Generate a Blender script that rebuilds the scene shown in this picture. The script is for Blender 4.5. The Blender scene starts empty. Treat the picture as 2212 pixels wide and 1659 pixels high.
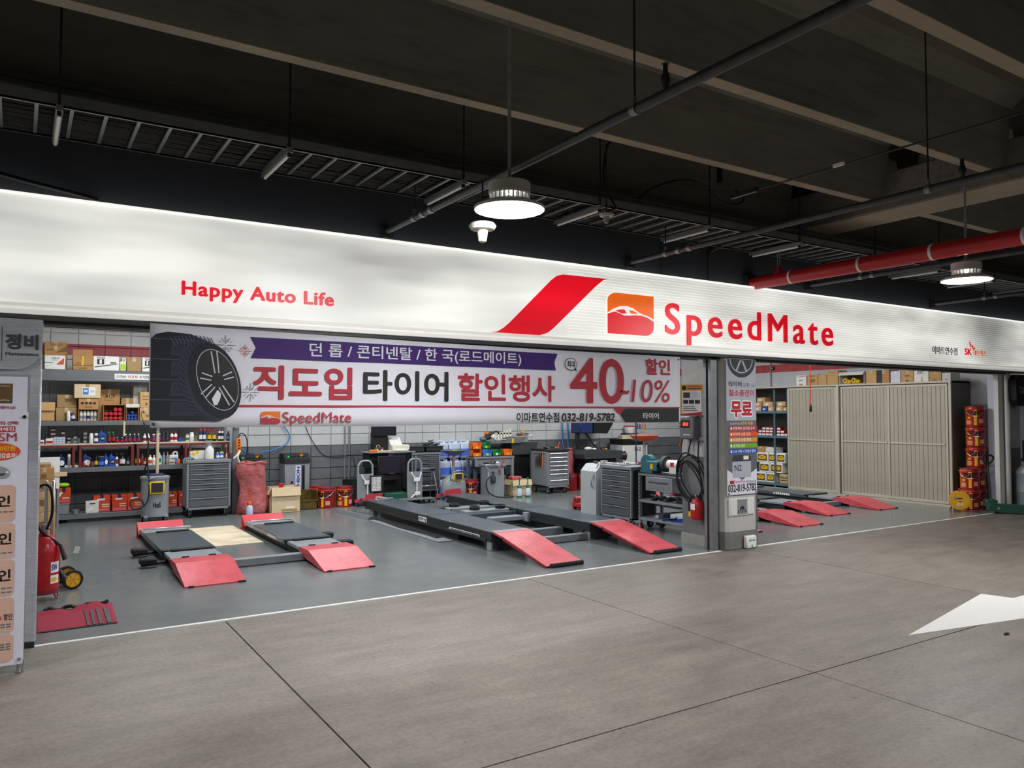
import bpy, bmesh, math, random
from mathutils import Vector, Matrix, Euler
random.seed(7)
R = math.radians
scene = bpy.context.scene
col = scene.collection

# ------------------------------------------------------------------ camera, world, exposure
cam_d = bpy.data.cameras.new('camera'); cam = bpy.data.objects.new('camera', cam_d); col.objects.link(cam)
cam_d.sensor_width = 36.0; cam_d.lens = 36.0 * 1668.0 / 2212.0; cam_d.clip_start = .05; cam_d.clip_end = 200
cam.location = (0, -6.25, 1.6)
_yaw, _pit = R(32.55), math.atan(60.5 / 1668.0)
cam.rotation_euler = (R(90) + _pit, 0, -_yaw)
scene.camera = cam
world = bpy.data.worlds.new('garage_air'); scene.world = world; world.use_nodes = True
world.node_tree.nodes['Background'].inputs[0].default_value = (.80, .82, .85, 1)
world.node_tree.nodes['Background'].inputs[1].default_value = .012
vs = scene.view_settings
vs.view_transform = 'Standard'; vs.look = 'None'; vs.exposure = 0.0; vs.gamma = 1.0; vs.use_curve_mapping = False
LAMP = 208.0        # radiance of the round garage lamps
TUBE = 56.0       # watts of each workshop ceiling light
SIGN = 0.72        # radiance of the light box face

# ------------------------------------------------------------------ materials
def lin(c):
    if isinstance(c, str):
        c = [int(c[i:i + 2], 16) / 255 for i in (0, 2, 4)]
    return tuple((v / 12.92 if v <= .04045 else ((v + .055) / 1.055) ** 2.4) for v in c) + (1,)
M = {}
class N:
    """tiny node-tree writer"""
    def __init__(s, name):
        s.m = bpy.data.materials.new(name); s.m.use_nodes = True; s.t = s.m.node_tree
        s.b = s.t.nodes['Principled BSDF']; M[name] = s.m
    def n(s, kind, **kw):
        x = s.t.nodes.new(kind)
        for k, v in kw.items():
            if k in x.inputs: x.inputs[k].default_value = v
            else: setattr(x, k, v)
        return x
    def l(s, a, b): s.t.links.new(a, b)
    def ramp(s, fac, stops, interp='LINEAR'):
        r = s.n('ShaderNodeValToRGB'); r.color_ramp.interpolation = interp
        e = r.color_ramp.elements
        while len(e) < len(stops): e.new(.5)
        for k, (p, c) in enumerate(stops): e[k].position = p; e[k].color = c
        s.l(fac, r.inputs[0]); return r.outputs[0]
    def noise(s, scale, detail=4, rough=.55, vec=None, dim='3D'):
        x = s.n('ShaderNodeTexNoise', Scale=scale, Detail=detail, Roughness=rough)
        if vec is not None: s.l(vec, x.inputs['Vector'])
        return x.outputs[0]
    def pos(s, scale=None):
        g = s.n('ShaderNodeNewGeometry')
        if scale is None: return g.outputs['Position']
        v = s.n('ShaderNodeVectorMath', operation='MULTIPLY'); s.l(g.outputs['Position'], v.inputs[0]); v.inputs[1].default_value = scale
        return v.outputs[0]
    def mix(s, fac, a, b, typ='MIX'):
        x = s.n('ShaderNodeMix', data_type='RGBA', blend_type=typ)
        for sock, v in ((x.inputs[0], fac), (x.inputs[6], a), (x.inputs[7], b)):
            if hasattr(v, 'is_linked'): s.l(v, sock)
            else: sock.default_value = v
        return x.outputs[2]
    def bump(s, h, strength=.2, dist=.01):
        x = s.n('ShaderNodeBump', Strength=strength, Distance=dist); s.l(h, x.inputs['Height']); s.l(x.outputs[0], s.b.inputs['Normal'])
    def col(s, c): s.l(c, s.b.inputs['Base Color'])
def mat(name, c, rough=.5, metal=0., var=.0, scale=8., bump=0., emit=0., trans=0., coat=0.):
    if name in M: return M[name]
    w = N(name); c = lin(c); b = w.b
    b.inputs['Base Color'].default_value = c; b.inputs['Roughness'].default_value = rough; b.inputs['Metallic'].default_value = metal
    if trans: b.inputs['Transmission Weight'].default_value = trans
    if coat: b.inputs['Coat Weight'].default_value = coat
    if emit:
        b.inputs['Emission Color'].default_value = c; b.inputs['Emission Strength'].default_value = emit
    if var or bump:
        tc = w.n('ShaderNodeTexCoord'); f = w.noise(scale, 5, .6, tc.outputs['Object'])
        if var:
            lo = tuple(max(0, v * (1 - var)) for v in c[:3]) + (1,); hi = tuple(min(1, v * (1 + var)) for v in c[:3]) + (1,)
            w.col(w.ramp(f, [(.3, lo), (.7, hi)]))
        if bump: w.bump(f, bump, .01)
    return M[name]
for _n, _a in dict(
    white=('ecebe6', .5), offwhite=('d9d8d2', .5), black=('141414', .45), rubber=('17181a', .8), red=('b81f27', .4), darkred=('7d1d22', .5),
    card=('b58a58', .85, 0, .08), card2=('a98c5f', .85, 0, .08), card3=('c9a06a', .85, 0, .08), card_dark=('7d6342', .9, 0, .1), cream_card=('d8c19c', .85, 0, .06),
    grey=('82868a', .45, 0, .05), midgrey=('6b6f73', .5, 0, .06), darkgrey=('3c4043', .5, 0, .08), charcoal=('25282b', .5, 0, .08), toolgrey=('585d61', .45, 0, .06, 20),
    steel=('a3a9ad', .35, .35, .08, 6), chrome=('d8dadc', .12, 1.), alu=('c5c8ca', .3, .9), galv=('8d9294', .45, .7, .15, 10), pipe=('4a4d4f', .5, .4, .2, 12),
    orange=('d4531c', .5), orange2=('e8731e', .45), yellow=('e8bb16', .45), blue=('1f4fb0', .4), navy=('1c2c63', .45), sky=('3a7fc2', .45), green=('1d7a3f', .45), lime=('9fd81e', .45), dkgreen=('17503f', .45, 0, .1),
    lift=('485258', .3, 0, .14, 5), liftgrey=('8b9297', .35, 0, .12, 5), ramp_red=('c93c46', .42, 0, .12, 4), shelfgrey=('6a6e70', .45, 0, .06), shelfred=('6a2a26', .55, 0, .1), shelfblue=('4f6f7a', .5, 0, .08),
    paper=('e9e6df', .7), violet=('3b1a68', .7), bannertext=('b0303c', .7), bannerblack=('262425', .7), bannergrey=('dcdce4', .7),
    plasticblue=('5b79d6', .35), clearjug=('c6d3e8', .35), ivory=('e6e2cf', .5), pink=('d4606a', .7), lavender=('d8d7e4', .6), beige=('cbb794', .8)).items():
    mat(_n, *_a)

# concrete of the garage floor: mottled, worn, a little glossy
w = N('concrete_floor'); p = w.pos((1, 1, 0)); f1 = w.noise(.5, 5, .6, p); f2 = w.noise(3.2, 9, .72, p); f3 = w.noise(34, 4, .6, p)
st = w.noise(1.6, 6, .7, w.pos((.8, 4, 0))); sp = w.noise(16, 2, .5, p)
c1 = w.ramp(f1, [(.3, lin('615a50')), (.7, lin('736b5f'))]); c2 = w.mix(.55, c1, w.ramp(f2, [(.36, lin('4a433a')), (.64, lin('857c6e'))]))
c3 = w.mix(.28, c2, w.ramp(st, [(.38, lin('4a433c')), (.62, lin('847e74'))]))
c4 = w.mix(.12, c3, w.ramp(f3, [(.35, lin('38342f')), (.6, lin('a8a298'))]))
w.col(w.mix(w.ramp(sp, [(.24, (1, 1, 1, 1)), (.27, (0, 0, 0, 1))]), c4, lin('4a453f')))
w.l(w.ramp(f2, [(.3, (.46,) * 3 + (1,)), (.7, (.62,) * 3 + (1,))]), w.b.inputs['Roughness']); w.bump(f3, .05, .004)
# grey epoxy of the workshop
w = N('epoxy_floor'); p = w.pos((1, 1, 0)); f1 = w.noise(.9, 3, .55, p); f2 = w.noise(5, 3, .5, p)
c1 = w.ramp(f1, [(.3, lin('646a6b')), (.7, lin('767c7c'))]); w.col(w.mix(.2, c1, w.ramp(f2, [(.3, lin('606566')), (.7, lin('7c8181'))])))
w.b.inputs['Roughness'].default_value = .21
# painted block walls (paint bands by height are the paint itself)
def painted(name, stops, top=4.0):
    w = N(name); g = w.n('ShaderNodeSeparateXYZ'); w.l(w.pos(), g.inputs[0])
    d = w.n('ShaderNodeMath', operation='DIVIDE'); w.l(g.outputs[2], d.inputs[0]); d.inputs[1].default_value = top
    c = w.ramp(d.outputs[0], [(z / top, lin(h)) for z, h in stops], 'CONSTANT'); f = w.noise(3, 6, .7, w.pos())
    w.col(w.mix(.10, c, w.ramp(f, [(.35, (.25,) * 3 + (1,)), (.65, (.8,) * 3 + (1,))])))
    w.b.inputs['Roughness'].default_value = .6; w.bump(w.noise(70, 3, .6, w.pos()), .15, .003)
painted('block_paint', [(0, '5b5f63'), (1.0, 'c6c9c8'), (2.455, 'a3212b'), (2.635, 'cfd1ce')])
painted('side_paint', [(0, '46494c'), (1.0, '93979a'), (1.725, 'cfd0d4'), (2.455, 'bd2228'), (2.635, 'd8d8d6')])
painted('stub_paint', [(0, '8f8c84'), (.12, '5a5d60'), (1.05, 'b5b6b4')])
painted('column_paint', [(0, '6b6a68'), (.19, 'b9b7b1')])
# concrete of ceiling and beams
w = N('beam_concrete'); f = w.noise(2.2, 7, .65, w.pos((.35, 1, 1))); f2 = w.noise(1.2, 6, .75, w.pos((1.2, 12, 12)))
w.col(w.mix(.3, w.ramp(f, [(.3, lin('6a6962')), (.7, lin('888780'))]), w.ramp(f2, [(.36, lin('5a554b')), (.5, lin('8d8b82'))])))
w.b.inputs['Roughness'].default_value = .85
mat('slab_concrete', '6b675c', .9, 0, .15, 1.5)
mat('soffit', '9c907d', .85, 0, .14, 2.); mat('wall_navy_and_shade', '3a3e46', .75, 0, .12, 1.2)
# brushed stainless
w = N('stainless'); w.b.inputs['Metallic'].default_value = .55; f = w.noise(3, 5, .6, w.pos((2, 2, 60))); f2 = w.noise(1.6, 3, .5, w.pos((1, 1, 3)))
w.col(w.ramp(f, [(.3, lin('b9bec3')), (.7, lin('dde1e5'))])); w.l(w.ramp(f2, [(.3, (.26,) * 3 + (1,)), (.7, (.42,) * 3 + (1,))]), w.b.inputs['Roughness']); w.bump(f2, .5, .05)
# light box face: uneven tubes behind translucent sheet, one of them out near the right end
def signmat(name, c, k):
    w = N(name); p = w.pos((.55, 0, 3.2)); f = w.noise(1.0, 2, .5, p); g = w.noise(.55, 2, .5, w.pos((1, 0, .4)))
    v = w.n('ShaderNodeVectorMath', operation='DISTANCE'); q = w.pos((1, 0, 1.15)); w.l(q, v.inputs[0]); v.inputs[1].default_value = (12.9, 0, 3.40)
    s1 = w.ramp(f, [(.30, (.70,) * 3 + (1,)), (.68, (1.3,) * 3 + (1,))]); s2 = w.ramp(g, [(.3, (.72,) * 3 + (1,)), (.65, (1.05,) * 3 + (1,))])
    s3 = w.ramp(v.outputs[1], [(.25, (.42,) * 3 + (1,)), (1.0, (1,) * 3 + (1,))])
    e = w.mix(1, w.mix(1, s1, s2, 'MULTIPLY'), s3, 'MULTIPLY'); e = w.mix(1, e, lin(c), 'MULTIPLY')
    w.b.inputs['Base Color'].default_value = tuple(v * (.55 if c[0] == 'f' and c[2] == 'f' else .28) for v in lin(c)[:3]) + (1,); w.b.inputs['Roughness'].default_value = .35
    w.l(e, w.b.inputs['Emission Color']); w.b.inputs['Emission Strength'].default_value = k
signmat('sign_face', 'f7f7f1', SIGN); signmat('sign_red', 'f01428', SIGN * 1.05); signmat('sign_orange', 'f86a10', SIGN * 1.05)
mat('sign_edge', 'fbfbf4', .4, emit=SIGN * 1.3); mat('sign_trim', 'e8e6e0', .4, emit=SIGN * .55); mat('sign_ink', '2d2f55', .5, emit=.12)
mat('lamp_glow', 'fdfdff', .5, emit=LAMP); mat('tube_glow', 'f6fbff', .5, emit=6.)
mat('led_red', 'ff3a1c', .4, emit=3.); mat('led_green', '12d072', .3, emit=.6); mat('lightbox_dark', '241f2c', .25)
mat('banner_cloth', 'e2e2ea', .75, 0, .03, 2)
# worn red sack
w = N('sack_cloth'); tc = w.n('ShaderNodeTexCoord'); f = w.noise(4, 5, .6, tc.outputs['Object']); wv = w.n('ShaderNodeTexWave', Scale=60.); w.l(tc.outputs['Object'], wv.inputs[0])
w.col(w.ramp(f, [(.3, lin('a84448')), (.7, lin('d27a78'))])); w.b.inputs['Roughness'].default_value = .42; w.bump(w.noise(9, 6, .7, tc.outputs['Object']), .9, .05)
# chequer plate on the lift ramps
w = N('ramp_plate'); tc = w.n('ShaderNodeTexCoord'); mp = w.n('ShaderNodeMapping'); mp.inputs['Rotation'].default_value = (0, 0, R(45)); w.l(tc.outputs['Object'], mp.inputs[0]); v = w.n('ShaderNodeTexVoronoi', Scale=34., Randomness=0., distance='MANHATTAN'); v.voronoi_dimensions = '2D'; w.l(mp.outputs[0], v.inputs['Vector']); f = w.noise(5, 5, .7, tc.outputs['Object'])
w.col(w.ramp(f, [(.3, lin('b5323d')), (.7, lin('d85660'))])); w.b.inputs['Roughness'].default_value = .38; w.bump(v.outputs['Distance'], .3, .004)
# dirty plastic, plywood, pail skin
mat('dirty_yellow', '8a6a1c', .6, 0, .5, 14); mat('plywood', 'd0c2a6', .8, 0, .25, 3); mat('mat_red', '931d36', .9, 0, .15, 40, .3)
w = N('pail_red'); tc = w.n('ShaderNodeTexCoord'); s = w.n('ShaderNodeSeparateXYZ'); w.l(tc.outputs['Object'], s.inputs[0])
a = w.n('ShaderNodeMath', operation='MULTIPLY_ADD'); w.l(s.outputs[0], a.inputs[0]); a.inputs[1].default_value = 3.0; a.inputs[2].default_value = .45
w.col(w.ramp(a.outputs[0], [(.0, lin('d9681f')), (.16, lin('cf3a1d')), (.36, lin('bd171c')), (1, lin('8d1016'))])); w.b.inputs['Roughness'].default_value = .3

# ------------------------------------------------------------------ mesh building
class MB:
    def __init__(s): s.v = []; s.f = []; s.mi = []; s.ms = []; s.cur = 0; s.T = None
    def m(s, name):
        if name not in s.ms: s.ms.append(name)
        s.cur = s.ms.index(name); return s
    def add(s, vs, fs):
        o = len(s.v)
        s.v += [tuple(s.T @ Vector(p)) if s.T else tuple(p) for p in vs]
        s.f += [tuple(i + o for i in f) for f in fs]; s.mi += [s.cur] * len(fs); return s
    def box(s, x0, x1, y0, y1, z0, z1, c=0.):
        if c:
            bm = bmesh.new(); bmesh.ops.create_cube(bm, size=1)
            for q in bm.verts: q.co = ((x0 + x1) / 2 + q.co.x * (x1 - x0), (y0 + y1) / 2 + q.co.y * (y1 - y0), (z0 + z1) / 2 + q.co.z * (z1 - z0))
            bmesh.ops.bevel(bm, geom=bm.edges[:], offset=c, segments=1, affect='EDGES', profile=.5)
            bm.verts.index_update(); s.add([q.co[:] for q in bm.verts], [[q.index for q in f.verts] for f in bm.faces]); bm.free(); return s
        return s.add([(x0, y0, z0), (x1, y0, z0), (x1, y1, z0), (x0, y1, z0), (x0, y0, z1), (x1, y0, z1), (x1, y1, z1), (x0, y1, z1)],
                     [(0, 3, 2, 1), (4, 5, 6, 7), (0, 1, 5, 4), (1, 2, 6, 5), (2, 3, 7, 6), (3, 0, 4, 7)])
    def cyl(s, p0, p1, r0, r1=None, seg=14, caps=True):
        r1 = r0 if r1 is None else r1; p0, p1 = Vector(p0), Vector(p1); d = (p1 - p0).normalized()
        u = d.orthogonal().normalized(); v = d.cross(u); vs = []
        for p, r in ((p0, r0), (p1, r1)):
            vs += [p + u * (r * math.cos(2 * math.pi * k / seg)) + v * (r * math.sin(2 * math.pi * k / seg)) for k in range(seg)]
        fs = [(k, (k + 1) % seg, seg + (k + 1) % seg, seg + k) for k in range(seg)]
        if caps: fs += [tuple(range(seg - 1, -1, -1)), tuple(range(seg, 2 * seg))]
        return s.add(vs, fs)
    def lathe(s, prof, o=(0, 0, 0), seg=20, sx=1., sy=1., caps=True):
        vs = []; n = len(prof)
        for r, z in prof: vs += [(o[0] + sx * r * math.cos(2 * math.pi * k / seg), o[1] + sy * r * math.sin(2 * math.pi * k / seg), o[2] + z) for k in range(seg)]
        fs = [(i * seg + k, i * seg + (k + 1) % seg, (i + 1) * seg + (k + 1) % seg, (i + 1) * seg + k) for i in range(n - 1) for k in range(seg)]
        if caps: fs += [tuple(range(seg - 1, -1, -1)), tuple(range((n - 1) * seg, n * seg))]
        return s.add(vs, fs)
    def tube(s, pts, r, seg=8, closed=False):
        P = [Vector(p) for p in pts]; n = len(P); u = None; vs = []
        if not closed and 3 <= n <= 12 and not isinstance(r, (list, tuple)):     # round off the bends
            Q = []
            for i in range(n - 1):
                a, b, c, d = P[max(i - 1, 0)], P[i], P[i + 1], P[min(i + 2, n - 1)]
                for k in range(5): t = k / 5; Q.append(.5 * ((2 * b) + (c - a) * t + (2 * a - 5 * b + 4 * c - d) * t * t + (3 * b - a - 3 * c + d) * t ** 3))
            P = Q + [P[-1]]; n = len(P)
        for i, p in enumerate(P):
            a = P[(i - 1) % n] if closed or i else P[0]; b = P[(i + 1) % n] if closed or i < n - 1 else P[-1]
            d = (b - a).normalized(); u = d.orthogonal() if u is None else u - d * u.dot(d); u = u.normalized(); v = d.cross(u)
            rr = r[i] if isinstance(r, (list, tuple)) else r
            vs += [p + u * (rr * math.cos(2 * math.pi * k / seg)) + v * (rr * math.sin(2 * math.pi * k / seg)) for k in range(seg)]
        fs = [(i * seg + k, i * seg + (k + 1) % seg, ((i + 1) % n) * seg + (k + 1) % seg, ((i + 1) % n) * seg + k) for i in range(n if closed else n - 1) for k in range(seg)]
        if not closed: fs += [tuple(range(seg - 1, -1, -1)), tuple(range((n - 1) * seg, n * seg))]
        return s.add(vs, fs)
    def prism(s, poly, axis, a, b):
        n = len(poly)
        def at(p, t): return {'y': (p[0], t, p[1]), 'x': (t, p[0], p[1]), 'z': (p[0], p[1], t)}[axis]
        return s.add([at(p, a) for p in poly] + [at(p, b) for p in poly],
                     [tuple(range(n)), tuple(range(2 * n - 1, n - 1, -1))] + [(k, (k + 1) % n, n + (k + 1) % n, n + k) for k in range(n)])
    def quad(s, *p): return s.add(p, [tuple(range(len(p)))])
    def ball(s, c, r, seg=12, rings=7, sc=(1, 1, 1)):
        return s.add(*[(vs, fs) for vs, fs in [s._ball(c, r, seg, rings, sc)]][0])
    def _ball(s, c, r, seg, rings, sc):
        vs = [(c[0], c[1], c[2] + r * sc[2])]
        for i in range(1, rings):
            t = math.pi * i / rings
            vs += [(c[0] + r * sc[0] * math.sin(t) * math.cos(2 * math.pi * k / seg), c[1] + r * sc[1] * math.sin(t) * math.sin(2 * math.pi * k / seg), c[2] + r * sc[2] * math.cos(t)) for k in range(seg)]
        vs.append((c[0], c[1], c[2] - r * sc[2])); L = len(vs) - 1
        fs = [(0, 1 + k, 1 + (k + 1) % seg) for k in range(seg)] + [(1 + i * seg + k, 1 + (i + 1) * seg + k, 1 + (i + 1) * seg + (k + 1) % seg, 1 + i * seg + (k + 1) % seg) for i in range(rings - 2) for k in range(seg)]
        fs += [(L, 1 + (rings - 2) * seg + (k + 1) % seg, 1 + (rings - 2) * seg + k) for k in range(seg)]
        return vs, fs
    def mesh(s, name, smooth=40):
        me = bpy.data.meshes.new(name); me.from_pydata(s.v, [], s.f)
        for n in s.ms: me.materials.append(M[n])
        me.polygons.foreach_set('material_index', s.mi); 
        bm = bmesh.new(); bm.from_mesh(me); bmesh.ops.recalc_face_normals(bm, faces=bm.faces[:]); bm.to_mesh(me); bm.free()
        if smooth: me.polygons.foreach_set('use_smooth', [True] * len(me.polygons)); me.set_sharp_from_angle(angle=R(smooth))
        me.update(); return me
    def build(s, name, parent=None, loc=(0, 0, 0), rot=(0, 0, 0), smooth=40): return link(name, s.mesh(name, smooth), parent, loc, rot)
def link(name, me, parent=None, loc=(0, 0, 0), rot=(0, 0, 0)):
    o = bpy.data.objects.new(name, me); col.objects.link(o); o.location = loc; o.rotation_euler = rot
    if parent is not None: o.parent = parent
    return o
def mb(m='grey'): return MB().m(m)
def tag(o, label, cat, group=None):
    o['label'] = label; o['category'] = cat
    if group: o['group'] = group
    return o
def thing(name, label, cat, loc=(0, 0, 0), rz=0., group=None):
    o = bpy.data.objects.new(name, None); col.objects.link(o); o.empty_display_size = .1
    o.location = loc; o.rotation_euler = (0, 0, rz); return tag(o, label, cat, group)
def struct(o, label=None, cat=None):
    o['kind'] = 'structure'
    if label: o['label'] = label
    if cat: o['category'] = cat
    return o
def copy_tree(o, parent=None):
    c = o.copy(); col.objects.link(c)
    if parent is not None: c.parent = parent
    for ch in list(o.children): copy_tree(ch, c)
    return c
def dup(o, label, loc, rz=0., group=None):
    c = copy_tree(o); c.location = loc; c.rotation_euler = (0, 0, rz); c['label'] = label
    if group: c['group'] = group
    return c
# lettering: flat or slightly raised characters fitted to a rectangle; frame maps (u right, v up, w out) to local space
FR = {'-y': Matrix(((1, 0, 0), (0, 0, -1), (0, 1, 0))), '-x': Matrix(((0, 0, -1), (-1, 0, 0), (0, 1, 0))), '+z': Matrix.Identity(3), '+x': Matrix(((0, 0, 1), (1, 0, 0), (0, 1, 0)))}
_tc = {}; _ty = {}
def glyphs(s, bold, ext, shear, space=1.):
    k = (s, bold, ext, shear, space)
    if k not in _tc:
        if 'o' not in _ty:
            c = bpy.data.curves.new('type', 'FONT'); _ty['o'] = bpy.data.objects.new('type', c); _ty['s'] = bpy.data.scenes.new('type'); _ty['s'].collection.objects.link(_ty['o'])
        o = _ty['o']; c = o.data; c.body = s; c.size = 1; c.offset = 0; c.extrude = ext; c.shear = shear; c.space_character = space; c.resolution_u = 5
        vl = _ty['s'].view_layers[0]; vl.update(); me = bpy.data.meshes.new_from_object(o.evaluated_get(vl.depsgraph))
        V0 = [v.co.copy() for v in me.vertices]; F0 = [tuple(p.vertices) for p in me.polygons]; bpy.data.meshes.remove(me); V, Fc, Ly = list(V0), list(F0), [0] * len(V0)
        if bold:      # heavier weight: the strokes are spread in eight directions, each a hair deeper
            for q in range(8):
                d = Vector((bold * math.cos(R(45 * q)), bold * math.sin(R(45 * q)), 0)); n0 = len(V); V += [v + d for v in V0]; Fc += [tuple(i + n0 for i in f) for f in F0]; Ly += [q + 1] * len(V0)
        _tc[k] = (V, Fc, Ly)
    return _tc[k]
def text(parent, s, rect, m, frame='-y', w=0., bold=0., thick=0., shear=0., name='lettering', org=(0, 0, 0), into=None, space=1.):
    vs, fs, ly = glyphs(s, bold, 1. if thick else 0., shear, space); u0, u1, v0, v1 = rect
    xs = [v.x for v in vs]; ys = [v.y for v in vs]; ax, bx, ay, by = min(xs), max(xs), min(ys), max(ys); F = FR[frame]; O = Vector(org)
    out = [O + F @ Vector((u0 + (v.x - ax) / (bx - ax) * (u1 - u0), v0 + (v.y - ay) / (by - ay) * (v1 - v0), w - 7e-5 * q + (thick * (v.z + 1) / 2 if thick else 0))) for v, q in zip(vs, ly)]
    b = into or MB(); b.m(m); b.add(out, fs)
    return b if into else b.build(name, parent, smooth=0)
def flat(parent, poly, m, frame='-y', w=0., name='print', org=(0, 0, 0), into=None):
    F = FR[frame]; O = Vector(org); b = into or MB(); b.m(m); b.add([O + F @ Vector((p[0], p[1], w)) for p in poly], [tuple(range(len(poly)))])
    return b if into else b.build(name, parent, smooth=0)
def rect(u0, u1, v0, v1): return [(u0, v0), (u1, v0), (u1, v1), (u0, v1)]
def ell(cx, cy, a, b, rot=0., n=40, t0=0., t1=360.):
    c, s = math.cos(R(rot)), math.sin(R(rot)); o = []
    for k in range(n + (0 if t1 - t0 >= 360 else 1)):
        t = R(t0 + (t1 - t0) * k / n); x, y = a * math.cos(t), b * math.sin(t); o.append((cx + x * c - y * s, cy + x * s + y * c))
    return o
def emblem(parent, u0, u1, v0, v1, mo, mr, mw, w, frame='-y', org=(0, 0, 0)):
    """square badge, two rounded corners, orange over red with a white car line"""
    W, H = u1 - u0, v1 - v0; g = lambda x, y: (u0 + x * W, v0 + y * H); r = .2
    full = [(0, 0), (1 - r, 0)] + [(1 - r + r * math.sin(R(a)), r - r * math.cos(R(a))) for a in range(15, 91, 15)] + [(1, 1), (r, 1)] + [(r - r * math.sin(R(a)), 1 - r + r * math.cos(R(a))) for a in range(15, 91, 15)]
    hill = [(0, .5), (.12, .6), (.26, .68), (.4, .7), (.54, .66), (.66, .57), (.76, .52), (.88, .49), (1, .42)]
    low = [(0, .47), (.06, .5), (.16, .54), (.27, .5), (.36, .46), (.46, .47), (.6, .49), (.74, .49), (.87, .45), (1, .36)]
    b = MB(); flat(None, [g(*p) for p in full], mw, frame, w, org=org, into=b)
    flat(None, [g(*p) for p in hill + [(1, 1), (r, 1)] + full[-6:]], mo, frame, w + .002, org=org, into=b)
    flat(None, [g(*p) for p in low[::-1] + [(0, 0), (1 - r, 0)] + full[2:8]], mr, frame, w + .002, org=org, into=b)
    flat(None, [g(*p) for p in [(.17, .56), (.25, .6), (.36, .61), (.41, .52), (.3, .5)]], mr, frame, w + .002, org=org, into=b)
    flat(None, [g(*p) for p in [(.45, .6), (.55, .6), (.66, .53), (.5, .515)]], mo, frame, w + .002, org=org, into=b)
    return b.build('emblem', parent, smooth=0)
# ------------------------------------------------------------------ garage floor: concrete bays cut by joints
floor = struct(mb('charcoal').box(-9, 24, -13, 0, -.30, -.012).build('floor'), 'grey brown concrete garage floor cut by thin dark joints', 'floor')
XJ = [-9, -4.22, -1.43, 1.364, 4.15, 7.178, 9.97, 12.76, 16, 20, 24]; YJ = [-13, -9.6, -6.4, -3.2, -.02]
for i in range(len(XJ) - 1):
    for j in range(len(YJ) - 1):
        mb('concrete_floor').box(XJ[i] + .005, XJ[i + 1] - .005, YJ[j] + .005, YJ[j + 1] - .005, -.10, 0).build('concrete_bay', floor, smooth=0)
sf = struct(mb('epoxy_floor').box(-1.2, 14.4, .02, 7.3, -.2, 0).build('floor_workshop', smooth=0), 'glossy grey painted workshop floor inside the bays', 'floor')
for a, b in ((.12, 6.84), (7.45, 13.0)):
    struct(mb('offwhite').box(a, b, -.018, .022, -.1, .004).build('trim_%d' % (1 if a < 1 else 2), smooth=0), 'worn white edge strip along the workshop threshold', 'trim')
# white arrow painted on the floor
tag(mb('offwhite').prism([(5.41, -3.06), (6.62, -3.29), (8.4, -3.62), (8.4, -3.42), (7.6, -3.2), (9.2, -3.2), (9.2, -2.9), (7.24, -2.92), (7.17, -2.69)], 'z', .0004, .0016).build('floor_arrow', smooth=0), 'white arrowhead painted on the concrete floor, worn edges', 'marking')
b = mb('rubber'); b.ball((6.02, -3.43, .008), .03, 8, 4, (1.2, .5, .25)); tag(b.build('floor_scrap'), 'small dark scrap of rubber lying by the painted arrow', 'scrap')

# ------------------------------------------------------------------ walls of the workshop
wb = struct(mb('block_paint').box(-1.4, 14.4, 7.312, 7.6, 0, 3.4).build('wall_back', smooth=0), 'block wall, white above a grey band, with a red stripe high up', 'wall')
_bm = [mb('block_paint').box(-.1785 + d, .1785 - d, -.012, .012, -.094, .094, .004).mesh('block', 0) for d in (0., .002)]
rest = mb('block_paint')
for r in range(17):
    z = .1 + r * .2
    for k in range(43):
        x = -1.26 + k * .365
        if x > 14.2: continue
        big = (x > 2.85 and z < 1.65 and x < 13.9) or (-.2 < x < 2.0 and 2.2 < z < 3.0)
        if big: link('block', _bm[(r + k) % 2], wb, (x, 7.3, z))
        else: rest.box(x - .1785, x + .1785, 7.288, 7.312, z - .094, z + .094)
o = rest.build('block_courses', wb, smooth=0); o['kind'] = 'stuff'
struct(mb('side_paint').box(13.98, 14.3, .16, 7.3, 0, 3.4).build('wall_right', smooth=0), 'side wall of the right bay, white with red stripe and grey dado', 'wall')
struct(mb('side_paint').box(-1.5, -1.2, .1, 7.3, 0, 3.4).build('wall_left', smooth=0), 'side wall of the left bay behind the steel pillar', 'wall')
struct(mb('white').box(-1.5, 14.4, .3, 7.6, 3.3, 3.45).build('ceiling_workshop', smooth=0), 'white workshop ceiling above the light box', 'ceiling')
struct(mb('wall_navy_and_shade').box(-9, -1.11, .06, .26, 0, 3.02).build('wall_front_left', smooth=0), 'dark wall left of the steel pillar', 'wall')
# dark wall above the sign
wu = struct(mb('wall_navy_and_shade').box(-9, 24, .06, .26, 3.02, 4.9).build('wall_front', smooth=0), 'dark navy wall above the light box', 'wall')
for x in (-.28,): mb('wall_navy_and_shade').box(x - .9, x, .0, .06, 3.02, 4.9).build('pilaster', wu, smooth=0)
mb('wall_navy_and_shade').box(6.0, 6.10, .02, .06, 3.02, 3.5).build('conduit', wu); mb('wall_navy_and_shade').tube([(6.75, .04, 3.05), (6.75, .04, 3.42), (6.78, .03, 3.48), (6.86, -.03, 3.52), (7.1, -.12, 3.52)], .02).build('conduit', wu)
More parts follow.
